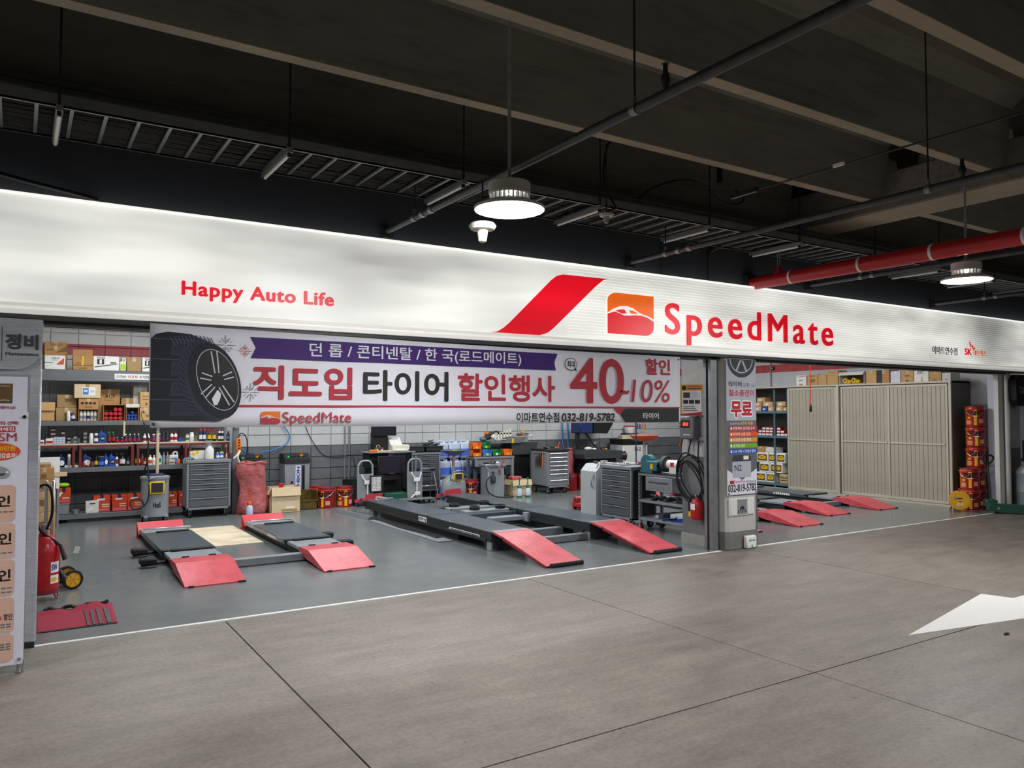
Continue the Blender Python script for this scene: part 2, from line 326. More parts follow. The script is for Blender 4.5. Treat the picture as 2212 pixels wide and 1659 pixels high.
# tubes that light the workshop
for x, col_ in ((1.4, 'left'), (4.3, 'middle'), (7.4, 'pier-side'), (11.0, 'right')):
    for y, row in ((2.1, 'front'), (5.0, 'back')):
        t = thing('ceiling_light', 'white twin tube batten on the workshop ceiling, %s column, %s row' % (col_, row), 'ceiling light', (x, y, 3.3), 0, 'workshop ceiling lights')
        mb('white').box(-.63, .63, -.28, .28, -.05, 0, .006).build('housing', t)
        for s in (-1, 1): mb('tube_glow').box(-.6, .6, s * .16 - .018, s * .16 + .018, -.085, -.05).build('tube', t, smooth=0)
        ld = bpy.data.lights.new('tube_light', 'AREA'); ld.shape = 'RECTANGLE'; ld.size = 1.2; ld.size_y = .5; ld.energy = TUBE; ld.color = (.96, .98, 1.0)
        lo = bpy.data.objects.new('tube_light', ld); col.objects.link(lo); lo.parent = t; lo.location = (0, 0, -.09)

# ------------------------------------------------------------------ garage ceiling: slab, ribs, girder
ceil = struct(mb('slab_concrete').box(-9, 24, -13, .26, 4.62, 4.9).build('ceiling', smooth=0), 'dark concrete garage ceiling with deep ribs', 'ceiling')
for i in range(9):
    y = -.12 - 1.24 * i
    prof = [(y, 3.9), (y + .115, 3.9), (y + .19, 4.5), (y + .34, 4.62), (y - .22, 4.62), (y - .07, 4.5)]
    mb('beam_concrete').prism(prof, 'x', -9, 7.97).build('rib', ceil, smooth=0)
    mb('beam_concrete').prism(prof, 'x', 8.55, 24).build('rib', ceil, smooth=0)
    for xa, xb in ((-9, 7.97), (8.55, 24)): mb('soffit' if i else 'wall_navy_and_shade').box(xa, xb, y + .003, y + .112, 3.896, 3.9).build('rib_soffit', ceil, smooth=0)  # first rib's soffit coloured dark to stand in for the cable ladder's shade
mb('soffit').box(7.96, 8.51, -13, .05, 3.806, 3.812).build('girder_soffit', ceil, smooth=0)
mb('beam_concrete').box(7.95, 8.52, -13, .06, 3.81, 4.22, .012).build('girder', ceil, smooth=0)

# ------------------------------------------------------------------ light box sign over the bays
sg = thing('storefront_sign', 'long backlit white sign box with red lettering across the workshop front', 'sign', (0, 0, 0))
SX0, SX1, SY = -2.2, 17., -.05
mb('sign_face').box(SX0, 4.62, SY, .05, 2.345, 3.085).build('face_panel', sg, smooth=0)
sl = mb('sign_trim'); sl.box(4.62, SX1, SY + .006, .05, 2.345, 3.085); sl.m('sign_face')
n = 24
for k in range(n):
    a = 2.345 + k * .74 / n; sl.box(4.62, SX1, SY, SY + .006, a + .0035, a + .74 / n)
sl.build('slatted_face', sg, smooth=0)['kind'] = 'stuff'
mb('sign_edge').box(SX0, SX1, SY - .012, .05, 3.085, 3.10).build('top_edge', sg, smooth=0)
mb('sign_trim').box(SX0, SX1, SY - .014, .05, 2.318, 2.345, .004).build('lower_rail', sg)
mb('sign_trim').box(SX0, SX1, SY - .004, .05, 2.300, 2.318).build('lower_groove', sg)
mb('sign_trim').box(SX0, SX1, SY - .018, .05, 2.268, 2.300, .004).build('lower_rail', sg)
mb('darkgrey').box(SX0, SX1, SY + .01, .05, 2.24, 2.268).build('bottom_flange', sg)
S0 = SY - .004
slash = [(3.71, 2.349), (3.79, 2.36), (3.86, 2.40), (3.926, 2.452), (4.414, 2.905), (4.482, 2.953), (4.556, 2.974), (5.134, 2.981), (5.07, 2.962), (5.02, 2.925), (4.968, 2.885), (4.441, 2.429), (4.37, 2.38), (4.274, 2.349)]
mb('sign_red').prism(slash, 'y', S0 - .004, S0).build('red_slash', sg, smooth=0)
emblem(sg, 5.127, 5.772, 2.416, 2.849, 'sign_orange', 'sign_red', 'sign_face', -S0 + .002)
text(sg, 'Happy Auto Life', (1.011, 2.191, 2.445, 2.588), 'sign_red', w=-S0, bold=.03, thick=.012, space=1.1)
text(sg, 'SpeedMate', (5.936, 8.895, 2.345, 2.80), 'sign_red', w=-S0, bold=.012, thick=.016, space=1.28)
text(sg, '이마트연수점', (11.25, 11.935, 2.455, 2.568), 'sign_ink', w=-S0, thick=.006)
flat(sg, rect(12.02, 12.03, 2.46, 2.56), 'sign_trim', w=-S0 + .002)
text(sg, 'SK', (12.15, 12.35, 2.47, 2.575), 'sign_red', w=-S0, bold=.02, thick=.006)
text(sg, '네트웍스', (12.41, 12.78, 2.47, 2.56), 'sign_orange', w=-S0, thick=.006)
flat(sg, [(12.28, 2.70), (12.33, 2.655), (12.34, 2.575), (12.295, 2.62)], 'sign_red', w=-S0 + .002)
flat(sg, [(12.345, 2.645), (12.42, 2.61), (12.36, 2.58)], 'sign_red', w=-S0 + .002); flat(sg, [(12.43, 2.605), (12.47, 2.585), (12.40, 2.545), (12.37, 2.575)], 'sign_orange', w=-S0 + .002)
# shutter housing and guide rails behind the sign
sh = struct(mb('midgrey').box(-1.4, 14.0, .06, .34, 2.245, 3.02).build('trim_3', smooth=0), 'grey roller shutter housing behind the sign', 'trim')
for k, (y, z) in enumerate(((.10, 2.27), (.17, 2.265), (.245, 2.275))): mb('grey' if k % 2 else 'darkgrey').box(.14, 13.7, y - .025, y + .025, z - .05, z).build('shutter_lip', sh)
mb('chrome').box(.14, 6.8, .28, .33, 2.21, 2.245, .006).build('shutter_lip', sh)

# ------------------------------------------------------------------ piers
cl = struct(mb('column_paint').prism([(6.99, 0.0), (7.44, 0.0), (7.44, .68), (6.93, .68), (6.93, .12), (6.945, .03)], 'z', 0, 2.3).build('wall_pier', smooth=0), 'white painted pier between the two bays with grey base', 'pier')
mb('column_paint').prism([(6.985, -.012), (7.452, -.012), (7.452, .2), (6.925, .2), (6.925, .11), (6.935, .02)], 'z', 0, .18).build('base_course', cl, smooth=0)
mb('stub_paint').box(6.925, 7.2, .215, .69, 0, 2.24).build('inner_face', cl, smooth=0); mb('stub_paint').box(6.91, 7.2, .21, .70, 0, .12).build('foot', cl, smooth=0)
for z in (.62, 1.45): mb('midgrey').box(6.985, 7.445, -.0015, 0, z, z + .003).build('joint_line', cl)
for x, y in ((6.83, .15), (7.50, .14)):
    g = mb('galv'); g.box(x - .05, x + .05, y - .075, y - .035, 0, 2.24); g.box(x - .05, x + .05, y + .0, y + .04, 0, 2.24); g.m('black').box(x + .03, x + .05, y - .035, y, 0, 2.24); g.build('guide_rail', cl, smooth=0)
rp = struct(mb('lavender').box(13.74, 20, .2, .4, 0, 2.3).build('wall_pier_right', smooth=0), 'pale lavender pier at the right end of the front', 'pier')
for xa, xb, m_ in ((13.42, 13.46, 'offwhite'), (13.46, 13.485, 'black'), (13.485, 13.56, 'offwhite'), (13.56, 13.62, 'grey')): mb(m_).box(xa, xb, .08 if m_ != 'black' else .10, .15, 0, 2.26).build('guide_rail', rp, smooth=0)
mb('offwhite').cyl((13.80, .13, 0), (13.80, .13, 2.25), .045).build('downpipe', rp)
sp = struct(mb('stainless').box(-1.1, .13, .0, .45, .03, 2.24, .012).build('wall_pillar_left'), 'brushed stainless steel clad pillar at the left edge', 'pillar')
mb('charcoal').box(-1.09, .12, .012, .44, 0, .03).build('plinth', sp)
# ------------------------------------------------------------------ services under the garage ceiling
def garage_lamp(x, y, label):
    t = thing('pendant_lamp', label, 'lamp', (x, y, 2.9), 0, 'round garage lamps')
    mb('lamp_glow').lathe([(.01, -.004), (.222, -.004), (.222, .0), (.01, .0)], seg=40).build('diffuser', t)
    mb('offwhite').lathe([(.2225, -.006), (.228, -.006), (.228, .012), (.15, .045), (.135, .05), (.05, .05), (.05, .04), (.2225, .005)], seg=40, caps=False).build('reflector', t)
    mb('offwhite').lathe([(.125, .09), (.135, .10), (.135, .165), (.128, .172), (.02, .172), (.02, .09)], seg=36).build('driver_housing', t)
    f = mb('offwhite')
    for k in range(26):
        a = 2 * math.pi * k / 26; f.T = Matrix.Rotation(a, 4, 'Z'); f.box(.07, .13, -.0035, .0035, .046, .092)
    f.T = None; f.build('cooling_fins', t)
    mb('steel').cyl((0, 0, .21), (0, 0, 1.72), .011).build('rod', t); mb('steel').cyl((0, 0, .17), (0, 0, .215), .02).build('collar', t)
garage_lamp(2.63, -2.10, 'round white garage lamp hanging in front of the sign centre, brightly lit')
garage_lamp(7.85, -2.28, 'round white garage lamp hanging at the far right beyond the red pipe')
garage_lamp(-2.6, -2.1, 'round white garage lamp added left of the steel pillar for its light, unseen')  # lamp never in view, added for the light it gives
for k, x in enumerate((-2.6, 2.63, 7.85, 13.0)): garage_lamp(x, -7.6, 'unseen added round garage lamp over the lane behind the viewer, %s from the left' % 'first second third fourth'.split()[k])  # unseen row of lamps, added to light the garage

def sprinkler(x, z, ys, head, label):
    t = thing('sprinkler_pipe', label, 'pipe', (x, 0, z), 0, 'grey sprinkler pipes')
    mb('pipe').cyl((0, .05, 0), (0, -11, 0), .027).build('pipe_run', t)
    mb('charcoal').box(-.045, .045, .0, .055, -.06, .04).build('wall_flange', t)
    for y in ys:
        b = mb('galv'); b.cyl((0, y - .02, 0), (0, y + .02, 0), .031); b.cyl((0, y, .03), (0, y, .07), .012); b.build('clamp', t)
        mb('charcoal').cyl((0, y, .06), (0, y, 1.42 if y < -1 else .27), .006).build('hanger_rod', t)
    for y in (-.70, -.85): mb('galv').cyl((0, y - .025, 0), (0, y + .025, 0), .032).build('coupling', t)
    if head:
        b = mb('charcoal'); b.lathe([(.012, .03), (.018, .05), (.026, .07), (.02, .10), (.014, .11), (.012, .15), (.022, .155), (.004, .16)], (0, head, 0), 12); b.build('sprinkler_head', t)
sprinkler(2.70, 3.19, (-.54, -3.22), -3.45, 'grey sprinkler pipe running overhead behind the middle lamp')
sprinkler(5.51, 3.21, (-.52, -3.21), -3.45, 'grey sprinkler pipe crossing overhead left of the red pipe')
sprinkler(8.54, 3.23, (-.7,), 0, 'thin grey sprinkler pipe just right of the red pipe')
sprinkler(11.45, 3.21, (-.7,), 0, 'grey sprinkler pipe at the far right beyond the second lamp')
t = thing('hydrant_main', 'thick red fire main crossing overhead at the right', 'pipe', (7.44, 0, 3.15))
mb('red').cyl((0, .03, 0), (.02, -11, 0), .078, seg=24).build('pipe_run', t)
for y in (-.56, -1.42, -2.18, -3.0): mb('white').cyl((0, y - .014, 0), (0, y + .014, 0), .081, seg=24).build('white_band', t)
mb('red').lathe([(.06, .03), (.05, .08), (.03, .12), (.012, .16)], (0, -.38, 0)).build('branch', t); mb('charcoal').box(-.1, .1, .0, .06, -.09, .1).build('wall_flange', t)
for s in (-.02, .02): mb('steel').cyl((s, -.38, .14), (s, -.38, .34), .005).build('hanger_rod', t)
# cable ladder with its rungs and cables
t = thing('cable_ladder', 'long grey cable ladder full of black cables under the ceiling ribs', 'cable tray', (0, 0, 3.5))
for y in (-.74, -.10):
    b = mb('galv'); b.box(-6, 18, y - .012, y + .012, 0, .075); b.box(-6, 18, y - .012, y + .03, 0, .006); b.build('side_rail', t, smooth=0)
rm = mb('galv').box(-.011, .011, -.73, -.11, 0, .018).mesh('rung', 0)
for k in range(112): link('rung', rm, t, (-3.4 + k * .192, 0, .002))
c = mb('black')
for k in range(42): c.tube([(-6 + 1.5 * i, -.715 + k * .0145 + random.uniform(-.006, .006), .032 + random.uniform(-.006, .010)) for i in range(17)], .0068, 5)
c.build('cables', t)['kind'] = 'stuff'
t = thing('cable_trunking', 'pair of slim grey trunking rails above the cable ladder front', 'cable tray', (0, 0, 3.6))
for z, y in ((.0, -.70), (.055, -.66)): mb('pipe').box(-6, 18, y - .02, y + .02, z, z + .025).build('trunk', t)
for k in range(13):
    x = .176 + 1.43 * (k - 2); t = thing('batten_light', 'unlit slim batten light under the cable ladder, %s from the left edge' % ('x x first second third fourth fifth sixth seventh eighth ninth tenth eleventh'.split()[k]), 'light', (x, 0, 3.47), 0, 'unlit batten lights under the cable ladder')
    if k < 2: t['label'] = 'unlit slim batten light under the ladder, %s left of the steel pillar' % ['second', 'first'][k]
    b = mb('grey'); b.box(-.02, .02, -.78, -.06, -.005, .03); b.m('white').cyl((0, -.74, -.018), (0, -.10, -.018), .013); b.build('batten', t)
    for y in (-.75, -.09): mb('charcoal').box(-.012, .012, y - .012, y + .012, -.035, 0).build('lamp_holder', t)
    mb('charcoal').cyl((0, -.76, .03), (0, -.76, 1.15), .007).build('hanger_rod', t)
mat('sensor_grey', 'a9a59b', .5)
def sensor(x, y, z, s, label, rodtop):
    t = thing('ceiling_sensor', label, 'detector', (x, y, z), 0, 'white cone detectors')
    mb('sensor_grey').lathe([(.012 * s, -.14 * s), (.028 * s, -.13 * s), (.04 * s, -.05 * s), (.085 * s, -.045 * s), (.1 * s, -.02 * s), (.085 * s, 0), (.02 * s, .01 * s)], seg=24).build('cone', t)
    mb('charcoal').cyl((0, 0, 0), (0, 0, rodtop), .006).build('rod', t)
sensor(2.64, -1.74, 2.885, .95, 'white cone sensor hanging just below the middle lamp', .30)
sensor(4.2, -1.17, 3.30, .65, 'small white cone detector by the third batten light', .60)
# loose cables and the drop wires
def cable(name, pts, r, label, m='black', cat='cable'):
    P = [Vector(p) for p in pts]; out = []
    for i in range(len(P) - 1):
        a, b, c, d = P[max(i - 1, 0)], P[i], P[i + 1], P[min(i + 2, len(P) - 1)]
        for k in range(6):
            u = k / 6; out.append(.5 * ((2 * b) + (c - a) * u + (2 * a - 5 * b + 4 * c - d) * u * u + (3 * b - a - 3 * c + d) * u ** 3))
    out.append(P[-1]); o = mb(m).tube(out, r, 7).build(name); return tag(o, label, cat) if label else o
cable('hanging_cable', [(4.95, -.75, 3.62), (5.05, -.75, 3.72), (5.31, -.75, 3.845), (5.62, -.75, 3.92), (5.89, -.75, 3.88), (6.0, -.75, 3.80), (6.16, -.75, 3.763), (6.37, -.75, 3.80), (6.41, -.75, 3.89), (6.30, -.75, 3.92)], .012, 'black cable looping over the ladder beside the ribs')
cable('hanging_cable', [(4.70, -.9, 4.56), (4.61, -.8, 4.2), (4.52, -.8, 4.04), (4.484, -.8, 3.9), (4.483, -.8, 3.69), (4.54, -.85, 3.52), (4.4, -1.05, 3.40), (4.2, -1.17, 3.31)], .011, 'black cable dropping to the small cone detector')
t = thing('tension_wire', 'thin dark wire with a clamp running towards the viewer at the right', 'wire', (5.72, 0, 3.66)); mb('charcoal').cyl((0, -1.2, 0), (.2, -9, 0), .008).build('wire', t); mb('charcoal').box(-.02, .02, -1.5, -1.2, -.02, .02).build('turnbuckle', t); mb('white').box(-.012, .012, -2.4, -2.3, -.012, .012).build('tape', t)
cable('hanging_cable', [(-1.2, -.05, 3.46), (-.6, -.05, 3.30), (-.1, -.04, 3.20), (.3, .0, 3.15), (.45, .03, 3.13)], .018, 'thick black cable sagging behind the sign top at the left')
cable('hanging_cable', [(5.99, -.80, 4.3), (6.0, -.80, 4.1), (6.0, -.80, 3.95)], .03, 'taped black cable bundle hanging from the rib')
# ------------------------------------------------------------------ hanging banner
t = thing('banner', 'wide white fabric banner with tyre picture and red and black lettering', 'banner', (0, -.07, 0))
NX, NZ = 60, 8; vs = []; fs = []
for j in range(NZ + 1):
    for i in range(NX + 1):
        u, v = i / NX, j / NZ; x = .80 + u * 5.345; top = 2.252 - .045 * u - .012 * math.sin(u * math.pi)
        vs.append((x + (.012 if i == 0 and j == 0 else 0), .004 * math.sin(9 * u + 2 * v) + .003 * math.sin(31 * u) + .005, 1.486 + v * (top - 1.486) - .004 * math.sin(u * 6.3) * (1 - v)))
for j in range(NZ):
    for i in range(NX): a = j * (NX + 1) + i; fs.append((a, a + 1, a + NX + 2, a + NX + 1))
b = mb('banner_cloth'); b.add(vs, fs); o = b.build('cloth', t); md = o.modifiers.new('s', 'SOLIDIFY'); md.thickness = .002; md.offset = 1
K = .005
flat(t, [(1.515, 2.187), (4.475, 2.175), (4.435, 2.09), (4.455, 2.012), (1.52, 2.022), (1.56, 2.105)], 'violet', w=K, name='ribbon')
text(t, '던 롭 / 콘티넨탈 / 한 국(로드메이트)', (1.985, 4.045, 2.035, 2.165), 'bannergrey', w=K + .003, bold=.012)
for s, r, m, bo in (('직도입', (1.54, 2.352, 1.70, 1.972), 'bannertext', .025), ('타이어', (2.448, 3.261, 1.695, 1.96), 'bannerblack', .025), ('할인행사', (3.355, 4.442, 1.70, 1.956), 'bannertext', .025),
                 ('40', (4.625, 5.33, 1.685, 2.15), 'bannertext', .012), ('~', (5.27, 5.40, 1.785, 1.835), 'bannertext', .03), ('10%', (5.43, 5.985, 1.703, 1.945), 'bannertext', .0), ('할인', (5.63, 5.99, 2.0, 2.175), 'bannertext', .03),
                 ('이마트연수점', (3.992, 4.492, 1.5, 1.597), 'bannerblack', .015), ('032-819-5782', (4.52, 5.202, 1.505, 1.59), 'bannerblack', .025), ('타이어', (5.592, 5.817, 1.525, 1.592), 'bannergrey', .02), ('SpeedMate', (1.772, 2.345, 1.487, 1.60), 'bannertext', .0)):
    if s == '타이어' and r[0] > 5: flat(t, [(5.345, 1.632), (6.12, 1.64), (6.12, 1.492), (5.345, 1.492), (5.285, 1.57)], 'bannerblack', w=K, name='black_panel'); flat(t, [(5.19, 1.636), (5.34, 1.636), (5.27, 1.57)], 'bannertext', w=K, name='red_corner')
    text(t, s, r, m, w=K + .003, bold=bo, shear=.12 if s[:3] in ('032', '10%') else 0)
flat(t, rect(1.44, 6.13, 1.641, 1.656), 'bannertext', w=K, name='red_rule')
emblem(t, 1.602, 1.755, 1.505, 1.604, 'orange2', 'bannertext', 'white', K)
flat(t, ell(4.64, 2.078, .076, .064), 'bannerblack', w=K, name='speech_bubble'); flat(t, ell(4.64, 2.078, .069, .057), 'banner_cloth', w=K + .001, name='speech_bubble'); flat(t, [(4.675, 2.03), (4.715, 2.0), (4.70, 2.05)], 'bannerblack', w=K + .0005, name='speech_bubble')
text(t, '최대', (4.59, 4.69, 2.045, 2.11), 'bannerblack', w=K + .003, bold=.03)
# tyre picture
mat('print_dark', '1c1e26', .7); mat('print_mid', '2f3442', .7); mat('print_light', '474e60', .7); mat('print_silver', 'c4c6cd', .7)
b = MB()
flat(None, [(.805, 1.54), (1.25, 1.53), (1.28, 1.70), (1.30, 2.05), (1.22, 2.13), (1.08, 2.185), (.92, 2.195), (.84, 2.175), (.805, 2.14)], 'print_dark', w=K, into=b)
for k in range(4):
    z = 1.57 + k * .15
    flat(None, [(.94, z), (1.16, z + .005), (1.16, z + .10), (.95, z + .105)], 'print_mid', w=K + .0004, into=b); flat(None, [(.805, z + .118), (1.2, z + .112), (1.2, z + .119), (.805, z + .125)], 'print_light', w=K + .0006, into=b)
    for j in range(9): x = .96 + j * .022; flat(None, [(x, z + .02), (x + .006, z + .02), (x + .024, z + .095), (x + .018, z + .095)], 'print_dark', w=K + .0008, into=b)
for j in range(12): x = .93 + j * .026; flat(None, [(x, 2.16 + .02 * math.sin(j * .26)), (x + .008, 2.16 + .02 * math.sin(j * .26)), (x + .05, 2.09), (x + .04, 2.09)], 'print_light', w=K + .0008, into=b)
flat(None, ell(1.20, 1.835, .195, .318, 17), 'print_mid', w=K + .0012, into=b)
for j in range(22):
    a = 95 + j * 8; p = ell(1.20, 1.835, .20, .308, 8, 1, a, a)[0]; q = ell(1.235, 1.838, .19, .285, 8, 1, a + 9, a + 9)[0]
    flat(None, [p, (p[0] + .006, p[1] + .008), (q[0] + .006, q[1] + .008), q], 'print_dark', w=K + .0014, into=b)
flat(None, ell(1.255, 1.838, .182, .298, 18), 'print_dark', w=K + .0018, into=b); flat(None, ell(1.275, 1.845, .142, .242, 19), 'print_silver', w=K + .0022, into=b); flat(None, ell(1.276, 1.845, .138, .237, 19), 'black', w=K + .0026, into=b)
flat(None, [(1.235, 1.70), (1.275, 1.77), (1.30, 1.74), (1.295, 1.70), (1.275, 1.655), (1.25, 1.652)], 'banner_cloth', w=K + .003, into=b)
hub = (1.275, 1.842)
for a, l in ((165, .125), (98, .215), (22, .12), (-58, .20), (-132, .155)):
    for s in (-9, 9):
        d = (math.cos(R(a)), math.sin(R(a))); n_ = (-d[1] * .010 * (1 if s > 0 else -1), d[0] * .010 * (1 if s > 0 else -1))
        p = (hub[0] + d[0] * .045 + n_[0], hub[1] + d[1] * .055 + n_[1]); q = (hub[0] + d[0] * l + n_[0] * 1.6, hub[1] + d[1] * l * 1.05 + n_[1] * 1.6); e = (n_[0] * .95, n_[1] * .95)
        flat(None, [p, q, (q[0] + e[0], q[1] + e[1]), (p[0] + e[0], p[1] + e[1])], 'print_silver', w=K + .0034, into=b)
flat(None, ell(hub[0], hub[1], .030, .044, 9), 'print_mid', w=K + .0038, into=b); flat(None, ell(hub[0], hub[1], .026, .039, 9), 'black', w=K + .0042, into=b)
b.build('tyre_picture', t, smooth=0)
for cx, cz, r, m in ((1.33, 2.115, .075, 'midgrey'), (1.475, 2.075, .05, 'bannertext'), (1.52, 1.755, .07, 'midgrey')):
    b = MB()
    for k in range(12):
        a = R(30 * k); c_, s_ = math.cos(a), math.sin(a); r0 = r * (.12 if k % 3 == 0 else .5 if k % 2 else .3); r1 = r * (1 if k % 3 == 0 else .8); e = .0022
        flat(None, [(cx + c_ * r0 - s_ * e, cz + s_ * r0 + c_ * e), (cx + c_ * r1 - s_ * e, cz + s_ * r1 + c_ * e), (cx + c_ * r1 + s_ * e, cz + s_ * r1 - c_ * e), (cx + c_ * r0 + s_ * e, cz + s_ * r0 - c_ * e)], m, w=K, into=b)
    b.build('firework_print', t, smooth=0)
for x, z in ((.83, 1.51), (6.12, 2.18)): mb('darkgrey').cyl((x, -.006, z), (x, .004, z), .012).build('eyelet', t)

# ------------------------------------------------------------------ plaque and poster board at the left pillar
t = thing('wall_plaque', 'brushed steel plaque with dark Korean letters on the left pillar', 'sign', (0, -.012, 0))
pl = [(-.8, 2.236), (.128, 2.236)] + [(.128 - .0 - .16 * (1 - math.cos(R(a))), 2.05 - .162 * math.sin(R(a))) for a in range(0, 91, 10)] + [(-.8, 1.888)]
mb('stainless').prism(pl, 'y', -.018, 0).build('plate', t, smooth=0)
text(t, '정비', (-.086, .105, 2.025, 2.131), 'darkgrey', w=.019, bold=.04, thick=.006); text(t, 'Maintenance', (-.083, .106, 1.984, 2.006), 'charcoal', w=.019, bold=.0, thick=.004)
flat(t, rect(-.107, -.103, 1.945, 2.18), 'navy', w=.02)
mat('peach', 'd3ac98', .7); mat('gold', '6b5232', .5, .3, .15); mat('poster_red', 'b12236', .6); mat('poster', 'd6d5e2', .6, 0, .03, 30)
t = thing('poster_board', 'tall pale lavender price poster on a stand before the steel pillar', 'poster', (0, -.57, 0))
mb('poster').box(-.62, .052, -.006, .006, .055, 1.6).build('board', t); b = mb('alu'); b.box(-.62, .056, .007, .02, .05, .07); b.box(.03, .056, .007, .02, .0, 1.6); b.build('frame', t)
mb('galv').cyl((.03, -.02, .0), (.03, .05, .03), .012).build('foot', t)
for z in (.085, 1.57): mb('chrome').cyl((.03, -.014, z), (.03, 0, z), .011).build('pin', t)
for (u0, u1, v0, v1) in ((-.45, -.008, .928, 1.153), (-.45, -.006, .705, .92), (-.45, -.004, .478, .698), (-.45, -.003, .255, .47), (-.45, -.002, .078, .248)):
    r_ = .018; po = [(u0, v0), (u1 - r_, v0), (u1, v0 + r_), (u1, v1 - r_), (u1 - r_, v1), (u0, v1)]; flat(t, po, 'peach', w=.008, name='price_box')
for s, r_, m, bo in (('고의', (-.13, -.07, 1.520, 1.544), 'poster_red', .02), ('선택!', (-.06, 0, 1.52, 1.544), 'poster_red', .02), ('SM', (-.10, -.008, 1.42, 1.471), 'poster_red', .0), ('할인', (-.18, -.034, 1.02, 1.09), 'black', .03), ('할인', (-.17, -.022, .79, .862), 'black', .03), ('할인', (-.17, -.022, .567, .64), 'black', .03), ('할인', (-.054, -.010, .33, .369), 'black', .02), ('%', (-.085, -.062, .335, .36), 'poster_red', .02)):
    text(t, s, r_, m, w=.009, bold=bo)
flat(t, rect(-.3, -.016, 1.477, 1.512), 'poster_red', w=.008, name='red_bar'); text(t, '강력해진', (-.14, -.023, 1.482, 1.507), 'white', w=.009, bold=.02)
flat(t, ell(-.12, 1.357, .134, .056), 'orange', w=.008, name='speech_bubble'); flat(t, [(-.14, 1.32), (-.09, 1.31), (-.11, 1.295)], 'orange', w=.0082, name='speech_bubble')
text(t, '70만원', (-.11, -.013, 1.362, 1.394), 'yellow', w=.009, bold=.03); text(t, '절감효과!', (-.11, -.006, 1.317, 1.348), 'white', w=.009, bold=.03)
b = MB(); flat(None, [(-.3, 1.19), (-.06, 1.192), (-.042, 1.205), (-.037, 1.235), (-.06, 1.258), (-.11, 1.278), (-.3, 1.285)], 'steel', w=.008, into=b); flat(None, [(-.3, 1.205), (-.07, 1.21), (-.06, 1.225), (-.3, 1.225)], 'darkgrey', w=.0085, into=b); flat(None, ell(-.052, 1.232, .009, .006), 'white', w=.009, into=b); b.build('car_picture', t, smooth=0)
for z in (.985, .735, .52, .495, .30, .285, .18, .165, .15):
    b = MB()
    for k in range(5): flat(None, rect(-.16 + k * .03, -.16 + k * .03 + .024, z, z + .009), 'midgrey', w=.0085, into=b)
    b.build('small_print', t, smooth=0)
t = thing('wall_poster', 'framed pale membership poster with a gold card above the price poster', 'poster', (0, -.40, 0))
mb('steel').box(-.62, .06, .0, .012, 1.56, 1.84).build('frame', t); mb('poster').box(-.6, .045, -.004, .004, 1.58, 1.825).build('sheet', t)
mb('gold').box(-.3, -.035, -.006, -.002, 1.655, 1.78, .003).build('gold_card', t); text(t, 'SpeedMate', (-.12, -.05, 1.668, 1.68), 'ivory', w=.008); text(t, 'Premium', (-.11, -.05, 1.762, 1.77), 'ivory', w=.008); text(t, '멤버십!', (-.1, -.018, 1.618, 1.638), 'poster_red', w=.006, bold=.02)
mb('alu').box(-.5, -.46, .0, .38, .0, 1.8).build('stand_leg', t); mb('alu').box(.0, .03, .012, .36, 1.55, 1.60).build('wall_bracket', t)

# ------------------------------------------------------------------ banner on the pier, outlet box, exit light
t = thing('pier_banner', 'tall grey banner with tyre, coloured bars and phone number on the pier', 'banner', (.075, -.013, 0))
mat('pb_dark', '5d6066', .6); mat('pb_light', 'aaaeb6', .6); mat('pb_charcoal', '35373c', .6)  # print greys of the banner, the darkest for wheel, machine and lettering
mb('pb_light').box(6.862, 7.372, -.006, 0, .634, 2.222).build('sheet', t)
flat(t, [(6.862, 1.50), (7.372, 1.50), (7.372, .93), (7.117, .80), (6.862, .93)], 'pb_dark', w=.0065, name='grey_field'); flat(t, rect(6.862, 7.372, .634, .80), 'lavender', w=.0064, name='white_field')
flat(t, [(6.862, .93), (7.117, .80), (6.862, .80)], 'lavender', w=.0064, name='white_field'); flat(t, [(7.372, .93), (7.117, .80), (7.372, .80)], 'lavender', w=.0064, name='white_field')
b = MB(); flat(None, ell(7.12, 2.222, .245, .215, 0, 24, 180, 359.9), 'pb_charcoal', w=.007, into=b); flat(None, ell(7.12, 2.222, .20, .165, 0, 24, 180, 359.9), 'pb_light', w=.0074, into=b); flat(None, ell(7.12, 2.222, .185, .15, 0, 24, 180, 359.9), 'pb_charcoal', w=.0078, into=b)
for s in (-1, 1): flat(None, [(7.12, 2.21), (7.12 + s * .03, 2.21), (7.12 + s * .1, 2.09), (7.12 + s * .07, 2.085)], 'pb_light', w=.0082, into=b)
b.build('wheel_picture', t, smooth=0)
for s, r_, m, bo in (('타이어', (6.901, 7.122, 1.893, 1.962), 'pb_charcoal', .03), ('교환 시', (7.14, 7.336, 1.893, 1.945), 'pb_charcoal', 0), ('질소충전이', (6.9, 7.34, 1.785, 1.865), 'poster_red', .025), ('질소충전이 좋은', (6.92, 7.085, 1.45, 1.475), 'lavender', 0), ('5가지 이유!', (7.096, 7.315, 1.445, 1.488), 'yellow', .02), ('SpeedMate', (6.99, 7.182, .76, .802), 'poster_red', .0), ('이마트연수점', (7.193, 7.355, .76, .792), 'charcoal', .01), ('032-819-5782', (6.875, 7.36, .665, .755), 'charcoal', .03)): text(t, s, r_, m, w=.0075, bold=bo)
text(t, '무료', (6.915, 7.317, 1.52, 1.742), 'white', w=.0072, bold=.12); text(t, '무료', (6.93, 7.302, 1.535, 1.728), 'poster_red', w=.0082, bold=.05)
flat(t, rect(6.905, 6.98, .762, .80), 'poster_red', w=.0075, name='badge')
